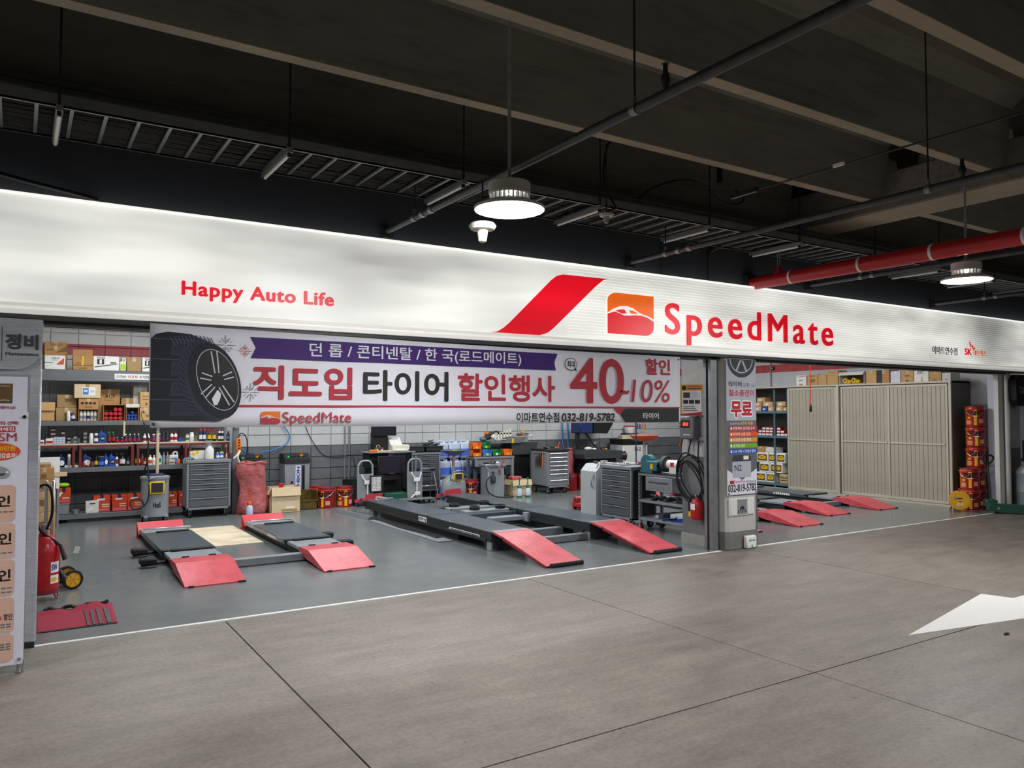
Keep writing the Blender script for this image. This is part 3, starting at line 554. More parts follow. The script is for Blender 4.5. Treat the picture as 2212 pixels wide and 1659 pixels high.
for k, (m, s) in enumerate((('poster_red', '안정적인 공기압 유지'), ('orange', '타이어 소음 감소'), ('orange2', '타이어 수명 증대'), ('green', '승차감 상승'), ('blue', '고속 주행 시 안정성 증대'))):
    z = 1.407 - k * .0675; mm = {'green': 'bar_green', 'orange2': 'bar_amber'}.get(m, m); mat('bar_green', '6fa02a', .6); mat('bar_amber', 'd08a30', .6); flat(t, rect(6.905, 7.39, z - .027, z + .027), mm, w=.008, name='colour_bar')
    flat(t, ell(6.935, z, .014, .019, n=14), 'white', w=.0085, name='bullet'); text(t, s, (6.965, 6.965 + min(.034 * len(s), .385), z - .019, z + .019), 'white', w=.009, bold=.01)
flat(t, [(6.95, .83), (7.27, .83), (7.27, 1.03), (6.95, 1.03)], 'pb_light', w=.0072, name='machine_picture'); flat(t, [(6.945, 1.02), (7.275, 1.02), (7.262, 1.075), (7.24, 1.095), (6.98, 1.095), (6.958, 1.075)], 'pb_charcoal', w=.0076, name='machine_picture'); flat(t, rect(7.14, 7.23, 1.04, 1.085), 'ivory', w=.008, name='machine_picture')
text(t, 'N2', (6.985, 7.107, .91, .98), 'charcoal', w=.0078, bold=.01)
for x in (6.885, 7.352): mb('charcoal').cyl((x, -.012, .648), (x, 0, .648), .01).build('pin', t)
t = thing('wall_outlet_box', 'recessed white hose outlet box low on the pier', 'outlet', (.075, -.002, 0))
mb('offwhite').box(6.90, 7.325, -.012, .01, .385, .59, .004).build('frame', t); mb('offwhite').box(6.92, 7.03, -.02, 0, .395, .58, .004).build('flap', t); mb('offwhite').box(7.2, 7.31, -.02, 0, .395, .58, .004).build('flap', t)
b = mb('grey'); b.box(7.035, 7.195, -.014, 0, .40, .575); b.m('black'); b.ball((7.115, -.018, .48), .022, 10, 6, (1.4, .5, .8))
for k in range(5): b.box(7.05 + k * .03, 7.058 + k * .03, -.018, -.01, .42 + .02 * (k % 2), .45 + .02 * (k % 2))
b.build('socket_plate', t)
t = thing('exit_light', 'small white floor exit light with green double arrow at the pier foot', 'sign', (7.28, -.05, 0))
mb('white').box(-.085, .085, -.03, .03, .004, .15, .012).build('body', t); mat('exit_green', '1c9a5c', .5); flat(t, [(-.055, .097), (-.028, .116), (-.028, .102), (.028, .102), (.028, .116), (.055, .097), (.028, .078), (.028, .092), (-.028, .092), (-.028, .078)], 'exit_green', w=.031, name='green_arrow'); flat(t, rect(-.012, .012, .02, .045), 'exit_green', w=.031, name='exit_mark')
# lit oil brand sign on the right pier
t = thing('oil_light_sign', 'dark octagonal hanging light sign with silver letters on right pier', 'sign', (13.80, -.02, 0))
po = [(-.13, 1.79), (-.03, 1.70), (.30, 1.70), (.40, 1.79), (.40, 2.12), (.30, 2.21), (-.03, 2.21), (-.13, 2.12)]
mb('black').prism(po, 'y', -.06, .06).build('case', t, smooth=0); cx = .135; mb('lightbox_dark').prism([(cx + (x - cx) * .86, 1.955 + (z - 1.955) * .88) for x, z in po], 'y', -.066, -.06).build('face', t, smooth=0)
text(t, 'ZIC', (-.05, .32, 1.90, 2.01), 'alu', w=.067, bold=.04, thick=.008, shear=.1); flat(t, rect(.12, .145, 1.74, 2.17), 'yellow', w=.0675, name='yellow_stripe')
mb('black').box(.05, .2, .06, .22, 1.85, 1.98).build('bracket', t)
# ------------------------------------------------------------------ low scissor lifts (two platforms, red ramps)
mat('liftblack', '1d2022', .5, 0, .1, 9)
def low_lift(label, loc):
    t = thing('scissor_lift', label, 'car lift', loc, 0, 'low scissor lifts')
    for sx, x0 in ((-1, 0.), (1, 1.30)):
        x1 = x0 + .52
        base = mb('charcoal').box(x0 + .04, x1 - .04, .86, 3.3, 0, .075).build('base_frame', t, smooth=0)
        rp_ = mb('ramp_plate'); rp_.prism([(0, 0), (0, .012), (.52, .142), (.84, .135), (.84, .09), (.55, .04)], 'x', x0 - .01, x1 + .01); ro = rp_.build('ramp', t, smooth=0)
        mb('black').box(x1 - .06, x1 + .01, -.006, .03, .0, .016).build('ramp_tip', ro); mb('black').box(x0 + .02, x0 + .07, -.006, .03, 0, .016).build('ramp_tip', ro)
        for u in (.1, .36): mb('black').box(x0 + u, x0 + u + .07, .825, .85, .128, .145).build('hinge', ro)
        mb('liftgrey').box(x0 + .01, x1 - .01, .845, 1.36, .085, .122, .004).build('approach_plate', t)
        pf = mb('lift').box(x0 - .012, x1 + .012, 1.36, 2.78, .075, .135, .006).build('platform', t)
        mb('black').box(x0 + .07, x1 - .02, 1.30, 1.37, .118, .146, .006).build('rubber_edge', pf); mb('black').box(x0 + .12, x1 - .02, 2.70, 2.75, .134, .152, .006).build('rubber_edge', pf)
        mb('black').box(x0 - .015, x0 + .06, 1.345, 1.42, .10, .138, .004).build('corner_cap', pf)
        mb('liftgrey').box(x0, x1, 2.78, 3.22, .07, .125, .006).build('rear_plate', t); mb('alu').box(x0 + .03, x1 + .06, 3.06, 3.10, .122, .145, .004).build('slide_bar', t)
        fl = mb('ramp_red'); fl.prism([(3.22, .06), (3.28, .06), (3.42, .185), (3.40, .19), (3.24, .10)], 'x', x0 - .01, x1 + .01); fl.prism([(3.36, 0), (3.46, 0), (3.42, .185), (3.40, .185)], 'x', x0 - .01, x1 + .01); fl.build('rear_flap', t, smooth=0)
        for y in (1.22, 1.9):
            xa = x0 - .05 if sx < 0 else x1 + .05; xb = x0 - .22 if sx < 0 else x1 + .22
            a = mb('charcoal'); a.tube([(x0 + .05 if sx < 0 else x1 - .05, y + .08, .03), (xa, y + .05, .03), (xb, y, .03)], .022, 6); ao = a.build('support_arm', t)
            mb('rubber').box(min(xa, xb) - .02, max(xa, xb) - .03 if sx < 0 else max(xa, xb), y - .07, y + .07, .035, .095, .012).build('rubber_pad', ao)
    mb('liftgrey').box(.50, 1.32, .70, .80, .01, .085, .006).build('cross_bar', t)
    # maker plate on the inner side
    b = MB(); flat(None, [(0, .0), (.05, .022), (.05, -.022)], 'white', frame='-x', w=.0, org=(1.287, 2.1, .103), into=b)
    for k in range(7): flat(None, rect(.07 + k * .045, .07 + k * .045 + .034, -.016, .018), 'white', frame='-x', w=0, org=(1.287, 2.1, .103), into=b)
    b.build('maker_print', t, smooth=0)
    return t
l1 = low_lift('low scissor lift nearest the left pillar, grey platforms with pink-red ramps', (1.31, 1.30, 0))
dup(l1, 'low scissor lift standing just behind the pier in the right bay', (7.87, .70, 0))
dup(l1, 'low scissor lift in front of the sliding-door cabinet in the right bay', (10.53, 1.18, 0))
tag(mb('plywood').box(1.94, 2.56, 3.4, 5.05, .001, .012).build('plywood_sheet'), 'pale worn plywood sheet lying between the left lift platforms', 'board')

# ------------------------------------------------------------------ alignment lift with long platforms
t = thing('alignment_lift', 'long dark four-metre alignment lift with two red chequer plate ramps', 'car lift', (0, 0, 0))
for x0, x1 in ((4.6, 5.09), (6.03, 6.52)):
    pf = mb('lift').box(x0, x1, 1.36, 5.25, .205, .225, .004).build('platform', t)
    s = mb('charcoal'); s.box(x0, x0 + .03, 1.40, 5.2, .105, .205); s.box(x1 - .03, x1, 1.40, 5.2, .105, .205); s.box(x0 - .02, x0, 1.5, 5.2, .10, .13); s.build('side_channel', pf, smooth=0)
    mb('black').box(x0 - .004, x1 + .004, 3.05, 3.06, .2, .2265).build('joint', pf)
    mb('charcoal').box(x0 + .03, x1 - .03, 1.40, 1.60, .02, .205).build('nose', t)
    for y in (1.42, 4.95): mb('steel').box(x0 + .01, x0 + .09, y, y + .1, 0, .105, .004).build('leg', t)
    if x0 < 5: mb('charcoal').box(x0 + .06, x1 - .06, 2.3, 4.6, .0, .10).build('scissor_base', t)
    else: mb('charcoal').box(x0 + .06, x1 - .06, 2.3, 4.8, .0, .10).build('scissor_base', t)
    mb('liftgrey').box(x0 + .01, x1 - .01, 1.28, 1.44, .222, .23).build('grey_plate', t)
    r_ = mb('ramp_plate'); r_.prism([(.27, .02), (1.12, .205), (1.33, .235), (1.33, .21), (1.12, .18), (.30, .0)], 'x', x0 - .015, x1 - .03); ro = r_.build('ramp', t, smooth=0)
    for xx in (x0 - .022, x1 - .032): mb('darkred').prism([(.30, .0), (1.12, .165), (1.12, .19), (.28, .015)], 'x', xx, xx + .01).build('ramp_side', ro, smooth=0)
    mb('rubber').cyl((x0 + .03, .262, .022), (x1 - .05, .262, .022), .022).build('ramp_roller', ro)
    mb('darkgrey').cyl((x0 - .02, 1.12, .19), (x1 - .02, 1.12, .19), .012).build('hinge', ro)
    fl = mb('ramp_red'); fl.prism([(x0 - .12, .17), (x0 + .36, .20), (x0 + .34, .30), (x0 + .06, .29), (x0 + .05, .235), (x0 - .12, .22)], 'y', 5.36, 5.375); fl.build('rear_stop', t, smooth=0)
    mb('darkred').prism([(5.20, .2), (5.37, .16), (5.37, .24), (5.34, .24)], 'x', x0 - .03, x0 + .02).build('stop_bracket', t, smooth=0)
    mb('lift').box(x0 - .05, x1 + .05, 5.25, 5.5, .17, .20, .004).build('turn_plate_shelf', t)
b = mb('steel'); b.box(4.70, 4.95, 5.0, 5.12, .226, .24); b.tube([(4.66, 4.9, .24), (4.74, 5.1, .27), (4.86, 4.95, .26), (4.98, 5.05, .25)], .012, 6); b.build('rear_latch', t)
for y in (1.44, 1.95): mb('midgrey').box(5.09, 6.03, y, y + .10, .005, .085 if y < 1.5 else .10, .005).build('cross_beam', t)
# jacking beam between the platforms
j1 = mb('lift').box(5.12, 6.02, 3.05, 3.12, .12, .19).build('jack_rail', t); mb('lift').box(5.12, 6.02, 3.95, 4.02, .12, .19).build('jack_rail', t)
mb('liftgrey').box(5.3, 6.0, 3.22, 3.42, .15, .21, .006).build('jack_arm', t); mb('liftgrey').box(5.25, 5.95, 3.62, 3.80, .15, .21, .006).build('jack_arm', t); mb('alu').box(5.2, 6.0, 3.47, 3.52, .2, .225).build('slide_bar', t)
mb('liftgrey').box(5.45, 5.95, 2.78, 2.94, .10, .16, .006).build('slide_box', t); mb('steel').box(5.98, 6.03, 2.72, 2.84, .08, .2).build('end_stop', t)
for x, y in ((5.42, 3.82), (5.49, 3.34), (5.94, 3.83), (5.9, 3.31)):
    p_ = mb('black').lathe([(.07, .2), (.075, .215), (.075, .25), (.065, .26)], (x, y, 0), 18).build('lifting_pad', t)
    g = mb('rubber')
    for k in range(5): g.box(x - .055, x + .055, y - .05 + k * .022, y - .04 + k * .022, .258, .266)
    g.build('pad_ribs', p_)
def plate(parent, y0, y1, z0, z1, x, s, mbg='white', mt='black'):
    mb(mbg).box(x - .004, x, y0, y1, z0, z1).build('label_plate', parent, smooth=0); text(parent, s, (-y1 + .012, -y0 - .012, z0 + .008, z1 - .008), mt, frame='-x', w=.0045, org=(x, 0, 0), bold=.03)
plate(t, 3.06, 3.30, .13, .195, 4.598, '4000 kg'); mb('white').box(4.594, 4.598, 1.66, 2.42, .12, .155).build('label_plate', t, smooth=0)
b = mb('darkgrey')
for k in range(17): b.box(4.592, 4.594, 1.68 + k * .042, 1.71 + k * .042, .128, .147)
b.build('worn_print', t, smooth=0)
tag(mb('liftgrey').box(4.36, 4.56, 2.25, 4.5, .001, .014).build('cover_strip'), 'flat grey cover strip on the floor beside the alignment lift', 'strip')
h_ = thing('floor_hoses', 'tangle of black hydraulic hoses on the floor beside the alignment lift', 'hoses', (0, 0, 0))
for k in range(4): mb('rubber').tube([(4.45 + .03 * k + .02 * math.sin(i * 1.3 + k), 4.6 - i * .3, .018) for i in range(8)], .011, 6).build('hose', h_)
b = mb('midgrey'); b.prism([(-.07, 0), (.07, 0), (.035, .045), (-.035, .045)], 'y', 0, 1.15); o = b.build('cable_cover', None, (4.46, 4.62, .001), (0, 0, R(6)), 0); tag(o, 'low grey hose cover strip running to the back wall', 'cable cover')
# ------------------------------------------------------------------ builders shared by many things
def text_cyl(parent, s, a0, a1, z0, z1, r, m, bold=0., shear=0., name='lettering', into=None):
    vs, fs, ly = glyphs(s, bold, 0., shear, 1.); xs = [v.x for v in vs]; ys = [v.y for v in vs]; ax, bx, ay, by = min(xs), max(xs), min(ys), max(ys); out = []
    bm = bmesh.new(); bv = [bm.verts.new((v.x, v.y, q)) for v, q in zip(vs, ly)]
    for f in fs:
        try: bm.faces.new([bv[i] for i in f])
        except ValueError: pass
    for k in range(1, 14): bmesh.ops.bisect_plane(bm, geom=bm.verts[:] + bm.edges[:] + bm.faces[:], plane_co=(ax + (bx - ax) * k / 14, 0, 0), plane_no=(1, 0, 0))
    bm.verts.index_update()
    for v in bm.verts:
        a = R(a0 + (v.co.x - ax) / (bx - ax) * (a1 - a0)); rr = r + 8e-4 - 1e-4 * v.co.z; out.append((rr * math.sin(a), -rr * math.cos(a), z0 + (v.co.y - ay) / (by - ay) * (z1 - z0)))
    fs = [tuple(v.index for v in f.verts) for f in bm.faces]; bm.free(); b = into or MB(); b.m(m); b.add(out, fs); return b if into else b.build(name, parent, smooth=0)
def strip_cyl(parent, a0, a1, z0, z1, r, m, name='print', into=None):
    n = max(2, int(abs(a1 - a0) / 8)); b = into or MB(); b.m(m)
    vs = [(r * math.sin(R(a0 + (a1 - a0) * k / n)), -r * math.cos(R(a0 + (a1 - a0) * k / n)), z) for z in (z0, z1) for k in range(n + 1)]
    b.add(vs, [(k, k + 1, n + 2 + k, n + 1 + k) for k in range(n)]); return b if into else b.build(name, parent, smooth=0)
_pail = None
def pail(label, loc, rz, group='red oil pails'):
    global _pail
    if _pail: return dup(_pail, label, loc, rz, group)
    t = _pail = thing('oil_pail', label, 'pail', loc, rz, group); r = .142
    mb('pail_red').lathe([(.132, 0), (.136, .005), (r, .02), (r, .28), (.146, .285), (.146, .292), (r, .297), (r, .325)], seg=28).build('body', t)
    mb('darkred').lathe([(.147, .322), (.15, .328), (.147, .338), (.135, .338), (.13, .33), (.05, .332)], seg=28).build('lid', t)
    b = MB(); strip_cyl(None, -8, 10, .02, .28, r + .0008, 'yellow', into=b)
    for k in range(5): strip_cyl(None, -60, -25, .035 + k * .014, .043 + k * .014, r + .0008, 'cream_card', into=b); strip_cyl(None, 22, 52, .055 + k * .014, .064 + k * .014, r + .0008, 'cream_card', into=b)
    b.build('print', t, smooth=0); b = MB(); strip_cyl(None, -48, -30, .125, .16, r + .001, 'yellow', into=b); b.build('seal_print', t, smooth=0)
    text_cyl(t, 'ZIC', -60, 62, .18, .262, r + .0022, 'black', .05, .1)
    b = mb('alu'); b.tube([(r * 1.04 * math.sin(R(a)), -r * 1.04 * math.cos(R(a)), .29 - .12 * math.cos(R(a)) ** 1.0 if abs(a) < 90 else .29) for a in range(-90, 91, 12)], .0028, 5); bo = b.build('bail', t)
    b = mb('white'); b.tube([(r * 1.05 * math.sin(R(a)), -r * 1.05 * math.cos(R(a)), .29 - .12 * math.cos(R(a))) for a in range(-14, 15, 7)], .007, 6); b.build('grip', bo)
    for s in (-1, 1): mb('alu').ball((s * .15, 0, .29), .009, 8, 5).build('ear', t)
    return t
def caster(t, x, y, r=.05, red=False):
    c = mb('steel'); c.box(x - .022, x + .022, y - .022, y + .022, 2 * r - .005, 2 * r + .03, .003); c.box(x - .02, x - .016, y - .015, y + .015, r * .8, 2 * r); c.box(x + .016, x + .02, y - .015, y + .015, r * .8, 2 * r); co = c.build('caster', t)
    w_ = mb('rubber'); w_.cyl((x - .014, y, r), (x + .014, y, r), r, seg=16); w_.m('red' if red else 'grey').cyl((x - .016, y, r), (x + .016, y, r), r * .6, seg=12); w_.build('wheel', co)
def tool_chest(label, loc, rz, w, d, h, drawers, hm='grey', legs=.12, body='grey', face='toolgrey', red=False, top='grey', bar=False, group='tool chests'):
    """front faces -y; origin at floor, front left corner centre"""
    t = thing('tool_chest', label, 'tool chest', loc, rz, group)
    b = mb(body); z0 = legs; z1 = legs + h; fr = .035
    b.box(-w / 2, -w / 2 + fr, 0, d, z0, z1, .005); b.box(w / 2 - fr, w / 2, 0, d, z0, z1, .005); b.box(-w / 2, w / 2, .0, d, z0, z0 + .035, .004); b.box(-w / 2, w / 2, d - .01, d, z0, z1); b.build('carcass', t)
    mb(top).box(-w / 2 - .005, w / 2 + .005, -.01, d + .005, z1 - .04, z1 + .012, .008).build('worktop', t)
    mb('black').box(-w / 2 + fr, w / 2 - fr, .012, d - .02, z0 + .03, z1 - .03).build('inside', t)
    tot = sum(drawers); z = z1 - .05; H = h - .09
    for k, q in enumerate(drawers):
        hh = H * q / tot; zz = z - hh; gap = .006
        dr = mb(face).box(-w / 2 + fr + .004, w / 2 - fr - .004, -.002, .03, zz + gap / 2, z - gap / 2, .003).build('drawer', t)
        if bar: mb('chrome').cyl((-w / 2 + fr + .02, -.012, z - .028), (w / 2 - fr - .02, -.012, z - .028), .012, seg=10).build('handle', dr)
        else:
            b = mb(hm); b.box(-w / 2 + fr + .004, w / 2 - fr - .004, -.012, .0, z - .02, z - .006, .003); b.m('black').box(-w * .12, w * .12, -.008, 0, z - .03, z - .02); b.build('handle', dr)
        z = zz
    for sx in (-1, 1):
        for y in (.06, d - .06): caster(t, sx * (w / 2 - .06), y, legs / 2 - .008, red)
    for x in (-w / 2 - .001,): 
        mb(body).box(x - .004, x, .06, d - .06, z0 + .05, z1 - .06, .002).build('side_panel', t)
    return t
_ord = 'first second third fourth fifth sixth seventh eighth ninth tenth eleventh twelfth thirteenth fourteenth fifteenth sixteenth seventeenth eighteenth nineteenth twentieth'.split()
def nth(k): return _ord[k] if k < 20 else ('twenty-' + _ord[k - 20] if k < 29 else 'thirty-' + _ord[k - 30] if 30 <= k < 39 else 'thirtieth')
def carton(name, label, loc, w, d, h, m='card', rz=0., group=None, tape='beige', prints=(), open_=0, cat='box', side=None):
    """cardboard box, front faces -y; origin bottom centre of the front face"""
    t = thing(name, label, cat, loc, rz, group)
    if not open_:
        mb(m).box(-w / 2, w / 2, 0, d, 0, h, min(.006, h * .05)).build('body', t)
        if h >= .1: mb(tape).box(-.022 if w > .15 else -.01, .022 if w > .15 else .01, -.0012, d + .0012, h * .72 if h > .1 else h * .6, h + .0012).build('tape', t, smooth=0)
    elif open_ == 1:   # top open, flaps out
        b = mb(m); q = .005; b.box(-w / 2, w / 2, 0, q, 0, h); b.box(-w / 2, w / 2, d - q, d, 0, h); b.box(-w / 2, -w / 2 + q, 0, d, 0, h); b.box(w / 2 - q, w / 2, 0, d, 0, h); b.box(-w / 2, w / 2, 0, d, 0, q); b.build('body', t, smooth=0)
        for pts in ([(-w / 2, 0, h), (w / 2, 0, h), (w / 2, -.03, h - d * .42), (-w / 2, -.03, h - d * .42)], [(-w / 2, 0, h), (-w / 2, d, h), (-w / 2 - .04, d, h - d * .35), (-w / 2 - .04, .01, h - d * .35)]):
            b = mb(m); b.quad(*pts); o = b.build('flap', t, smooth=0); md = o.modifiers.new('s', 'SOLIDIFY'); md.thickness = .004; md.offset = 0
    elif open_ == 2:   # lying open towards the viewer
        b = mb(m); q = .006; b.box(-w / 2, w / 2, 0, d, 0, q); b.box(-w / 2, w / 2, 0, d, h - q, h); b.box(-w / 2, -w / 2 + q, 0, d, 0, h); b.box(w / 2 - q, w / 2, 0, d, 0, h); b.box(-w / 2, w / 2, d - q, d, 0, h); b.m('card_dark'); b.box(-w / 2 + q, w / 2 - q, d - q - .003, d - q, q, h - q); b.build('body', t, smooth=0)
        b = mb(m); b.quad((-w / 2, 0, h), (w / 2, 0, h), (w / 2, -.04, h - .06), (-w / 2, -.04, h - .06)); o = b.build('flap', t, smooth=0) if w > .5 else None
    elif open_ == 3:   # flap standing up at the back
        mb(m).box(-w / 2, w / 2, 0, d, 0, h, .004).build('body', t); mb(m).box(-w / 2, w / 2, d * .3, d * .3 + .005, h, h * 1.45).build('flap', t, smooth=0)
    for kk, p_ in enumerate(prints):
        e_ = .0016 + kk * .0004
        if p_[0] == 'r': flat(t, rect(p_[1] * w - w / 2, p_[2] * w - w / 2, p_[3] * h, p_[4] * h), p_[5], w=e_)
        elif p_[0] == 't': text(t, p_[6], (p_[1] * w - w / 2, p_[2] * w - w / 2, p_[3] * h, p_[4] * h), p_[5], w=e_ + .0006, bold=p_[7] if len(p_) > 7 else .02)
        elif p_[0] == 'p': flat(t, [(a * w - w / 2, c * h) for a, c in p_[1]], p_[2], w=e_)
    return t
def vessel(kind, loc, w, h, body, cap='white', lab=None, rz=0.):
    """bottles and cans; returns the thing (labelled by the caller)"""
    t = thing(kind, '', 'bottle', loc, rz); r = w / 2
    if kind == 'spray_can':
        mb(body).lathe([(r * .9, 0), (r, .004), (r, h * .76), (r * .9, h * .80), (r * .5, h * .83)], seg=16).build('body', t); mb(cap).lathe([(r * .86, h * .79), (r * .86, h * .95), (r * .7, h)], seg=16).build('cap', t)
    elif kind == 'bottle':
        mb(body).lathe([(r * .92, 0), (r, .006), (r, h * .62), (r * .85, h * .72), (r * .36, h * .80), (r * .36, h * .86)], seg=16).build('body', t); mb(cap).lathe([(r * .42, h * .85), (r * .42, h)], seg=14).build('cap', t)
    elif kind == 'trigger_bottle':
        mb(body).lathe([(r * .92, 0), (r, .006), (r, h * .5), (r * .5, h * .64), (r * .3, h * .70)], seg=16).build('body', t)
        b = mb(cap); b.lathe([(r * .4, h * .68), (r * .4, h * .78)], seg=12); b.box(-r * 1.0, r * .4, -r * .3, r * .3, h * .80, h * .95, .003); b.box(-r * .5, -r * .3, -r * .2, r * .2, h * .62, h * .82); b.build('trigger_head', t)
    elif kind == 'oil_jug':
        d = w * .45; pr_ = [(-r, 0), (r, 0), (r, h * .60), (r * .72, h * .74), (r * .2, h * .80), (-r * .1, h * .86), (-r * .2, h * .9), (-r * .6, h * .9), (-r * .75, h * .86), (-r, h * .8)]
        o = mb(body).prism(pr_, 'y', 0, d).build('body', t, smooth=0); bv = o.modifiers.new('b', 'BEVEL'); bv.width = .008; bv.segments = 2
        mb(body).cyl((-r * .4, d / 2, h * .88), (-r * .4, d / 2, h), r * .28, seg=12).build('cap', t) if cap == body else mb(cap).cyl((-r * .4, d / 2, h * .88), (-r * .4, d / 2, h), r * .28, seg=12).build('cap', t)
        mb('black' if body != 'black' else 'grey').prism([(r * .35, h * .60), (r * .62, h * .60), (r * .55, h * .68), (r * .3, h * .72)], 'y', -.001, d + .001).build('grip_hole', t, smooth=0)
        if lab: flat(t, ell(0, h * .36, r * .7, h * .2, n=20), 'black' if lab == 'ring' else lab, w=.0095 - .008); lab2 = 'white' if lab == 'ring' else None; 
        if lab == 'ring': flat(t, rect(-r * .45, r * .45, h * .31, h * .36), 'white', w=.003); flat(t, rect(-r * .3, r * .4, h * .40, h * .43), 'white', w=.003)
        lab = None
    elif kind == 'canister':
        mb(body).box(-r, r, 0, w * .6, 0, h * .78, .012).build('body', t); mb(cap).cyl((-r * .45, w * .3, h * .78), (-r * .45, w * .3, h * .95), r * .25, seg=12).build('cap', t)
        mb(body).tube([(-r * .1, w * .3, h * .76), (0, w * .3, h * .98), (r * .7, w * .3, h * .98), (r * .85, w * .3, h * .76)], .012, 6).build('handle', t)
        if lab: flat(t, rect(-r * .75, r * .75, h * .15, h * .55), lab, w=.001)
        lab = None
    elif kind == 'tin':
        mb(body).lathe([(r, 0), (r, h * .94), (r * .93, h * .94), (r * .93, h * .96)], seg=18).build('body', t); mb(cap).lathe([(r * 1.04, h * .92), (r * 1.04, h)], seg=18).build('cap', t)
    if lab: strip_cyl(t, -110, 80, h * .18, h * .5, r + .0008, lab, 'label')
    return t

# ------------------------------------------------------------------ carts and gear beside the pier (they face the left bay)
tc4 = tool_chest('grey seven-drawer tool chest next to the pier cart, facing the left lift', (7.06, 2.12, 0), R(-90), .66, .46, .72, [1, 1, 1, 1, 1, 1.9, 1.9])
pg = mb('charcoal').box(.331, .336, .03, .43, .16, .80, .002).build('pegboard', tc4); b = mb('black')
for i in range(9):
    for j in range(15): b.box(.336, .3365, .05 + i * .044, .066 + i * .044, .19 + j * .04, .206 + j * .04)
b.build('peg_holes', pg, smooth=0)['kind'] = 'stuff'
t = thing('waste_cabinet', 'pale grey slanted-top steel cabinet left of the pier tool chest', 'cabinet', (7.02, 2.50, 0), 0)
mat('pale_panel', 'b7bdbf', .4, 0, .05); mb('pale_panel').prism([(0, .08), (.42, .08), (.42, .84), (.10, .84), (.0, .74)], 'y', 0, .36).build('body', t, smooth=0); mb('black').box(.12, .40, -.006, .1, .10, .62).build('opening', t); mb('grey').box(.11, .42, -.01, .02, .62, .66).build('shelf_edge', t)
b = mb('alu'); b.tube([(-.02, .05, .50), (-.05, .05, .60), (.06, .05, .80), (.09, .05, .86), (.16, .05, .86), (.2, .05, .76)], .011, 7); b.build('handle', t)
mb('clearjug').box(.16, .36, -.02, .06, .10, .36, .02).build('fluid_tank', t); mb('plasticblue').box(.165, .355, -.022, .055, .105, .25, .02).build('fluid', t)
for x in (.08, .34): caster(t, x, .06, .045, True); caster(t, x, .3, .045, True)
t = thing('work_cart', 'grey slotted-angle work cart with one drawer beside the pier', 'cart', (7.14, .84, 0), 0)
mat('slotted', '8e959a', .45, .3, .08)
for x, y in ((0, 0), (0, .86), (.40, 0), (.40, .86)):
    b = mb('slotted'); b.box(x, x + .035, y, y + .004, .12, .78); b.box(x, x + .004, y, y + .035, .12, .78); b.m('black')
    for k in range(12): b.box(x - .001, x, y + .012, y + .024, .16 + k * .05, .18 + k * .05)
    b.build('post', t, smooth=0); caster(t, x + .02, y + .02, .05, True)
for z in (.14, .38, .74): mb('slotted').box(-.002, .44, -.002, .90, z, z + .035, .004).build('shelf', t)
mb('black').box(-.01, .45, -.01, .91, .775, .785).build('rubber_top', t)
dr = mb('slotted').box(-.03, .38, .22, .72, .55, .735, .005).build('drawer', t); mb('grey').box(-.036, -.03, .27, .67, .585, .70).build('drawer_front', dr); mb('darkgrey').box(-.042, -.036, .29, .65, .66, .675).build('handle', dr)
t = thing('bench_grinder', 'white and teal bench grinder with guarded wheels on the work cart', 'grinder', (7.3, .84, .785), 0)
mat('teal', '2d6a78', .45)
b = mb('white'); b.cyl((0, .24, .12), (0, .46, .12), .062, seg=20); b.box(-.05, .05, .28, .42, 0, .08, .005); b.build('motor', t); mb('red').box(-.063, -.05, .32, .38, .10, .15).build('badge', t)
for y in (.14, .52): mb('darkgrey').cyl((0, y - .03, .12), (0, y + .03, .12), .105, seg=24).build('wheel_guard', t); 
for y in (.14, .52): mb('grey').cyl((0, y - .034, .12), (0, y + .034, .12), .07, seg=24).build('stone_wheel', t)
t = thing('bench_saw', 'teal compact cut-off machine beside the bench grinder', 'machine', (7.22, 1.5, .785), 0)
b = mb('teal'); b.box(-.06, .12, -.02, .22, 0, .03); b.cyl((-.03, .13, .12), (.06, .13, .12), .115, seg=24); b.box(-.05, .09, -.1, .12, .02, .16, .015); b.build('housing', t); mb('yellow').box(-.052, -.05, -.02, .03, .05, .12).build('badge', t); mb('black').cyl((-.02, -.1, .1), (-.02, -.04, .1), .03).build('knob', t)
random.seed(3)
def clutter(name, label, loc, spec, cat='tools'):
    """a loose heap: each piece is a part"""
    t = thing(name, label, cat, loc)
    for k, (kind, x, y, z, s, m) in enumerate(spec):
        a = random.uniform(0, 3.1); d = Vector((math.cos(a), math.sin(a), random.uniform(-.05, .15)))
        if kind == 'bar': p_ = Vector((x, y, z + .01)); mb(m).tube([p_ - d * s, p_ + d * s], .009, 6).build('tool_bar', t)
        elif kind == 'lump': mb(m).ball((x, y, z + s * .4), s, 9, 6, (1.1, .8, .5)).build('part', t)
        elif kind == 'box': mb(m).box(x - s, x + s, y - s * .6, y + s * .6, z, z + s * .9, .004).build('small_box', t)
        elif kind == 'coil': mb(m).tube([(x + s * math.cos(q), y + s * math.sin(q), z + .012 + .004 * i) for i, q in enumerate([.5 * n for n in range(26)])], .008, 5).build('coil', t)
        elif kind == 'handle': mb(m).tube([(x, y, z), (x + .02, y, z + s * .5), (x + .05, y, z + s)], [.012, .016, .01], 7).build('tool_handle', t)
    return t
clutter('tool_heap', 'heap of black air tools on the middle shelf of the work cart', (7.3, .9, .416), [('lump', random.uniform(-.1, .15), random.uniform(0, .75), 0, random.uniform(.03, .06), random.choice(['black', 'charcoal', 'darkgrey'])) for _ in range(14)] + [('bar', random.uniform(-.05, .1), random.uniform(.1, .7), .03, .12, random.choice(['steel', 'black'])) for _ in range(6)])
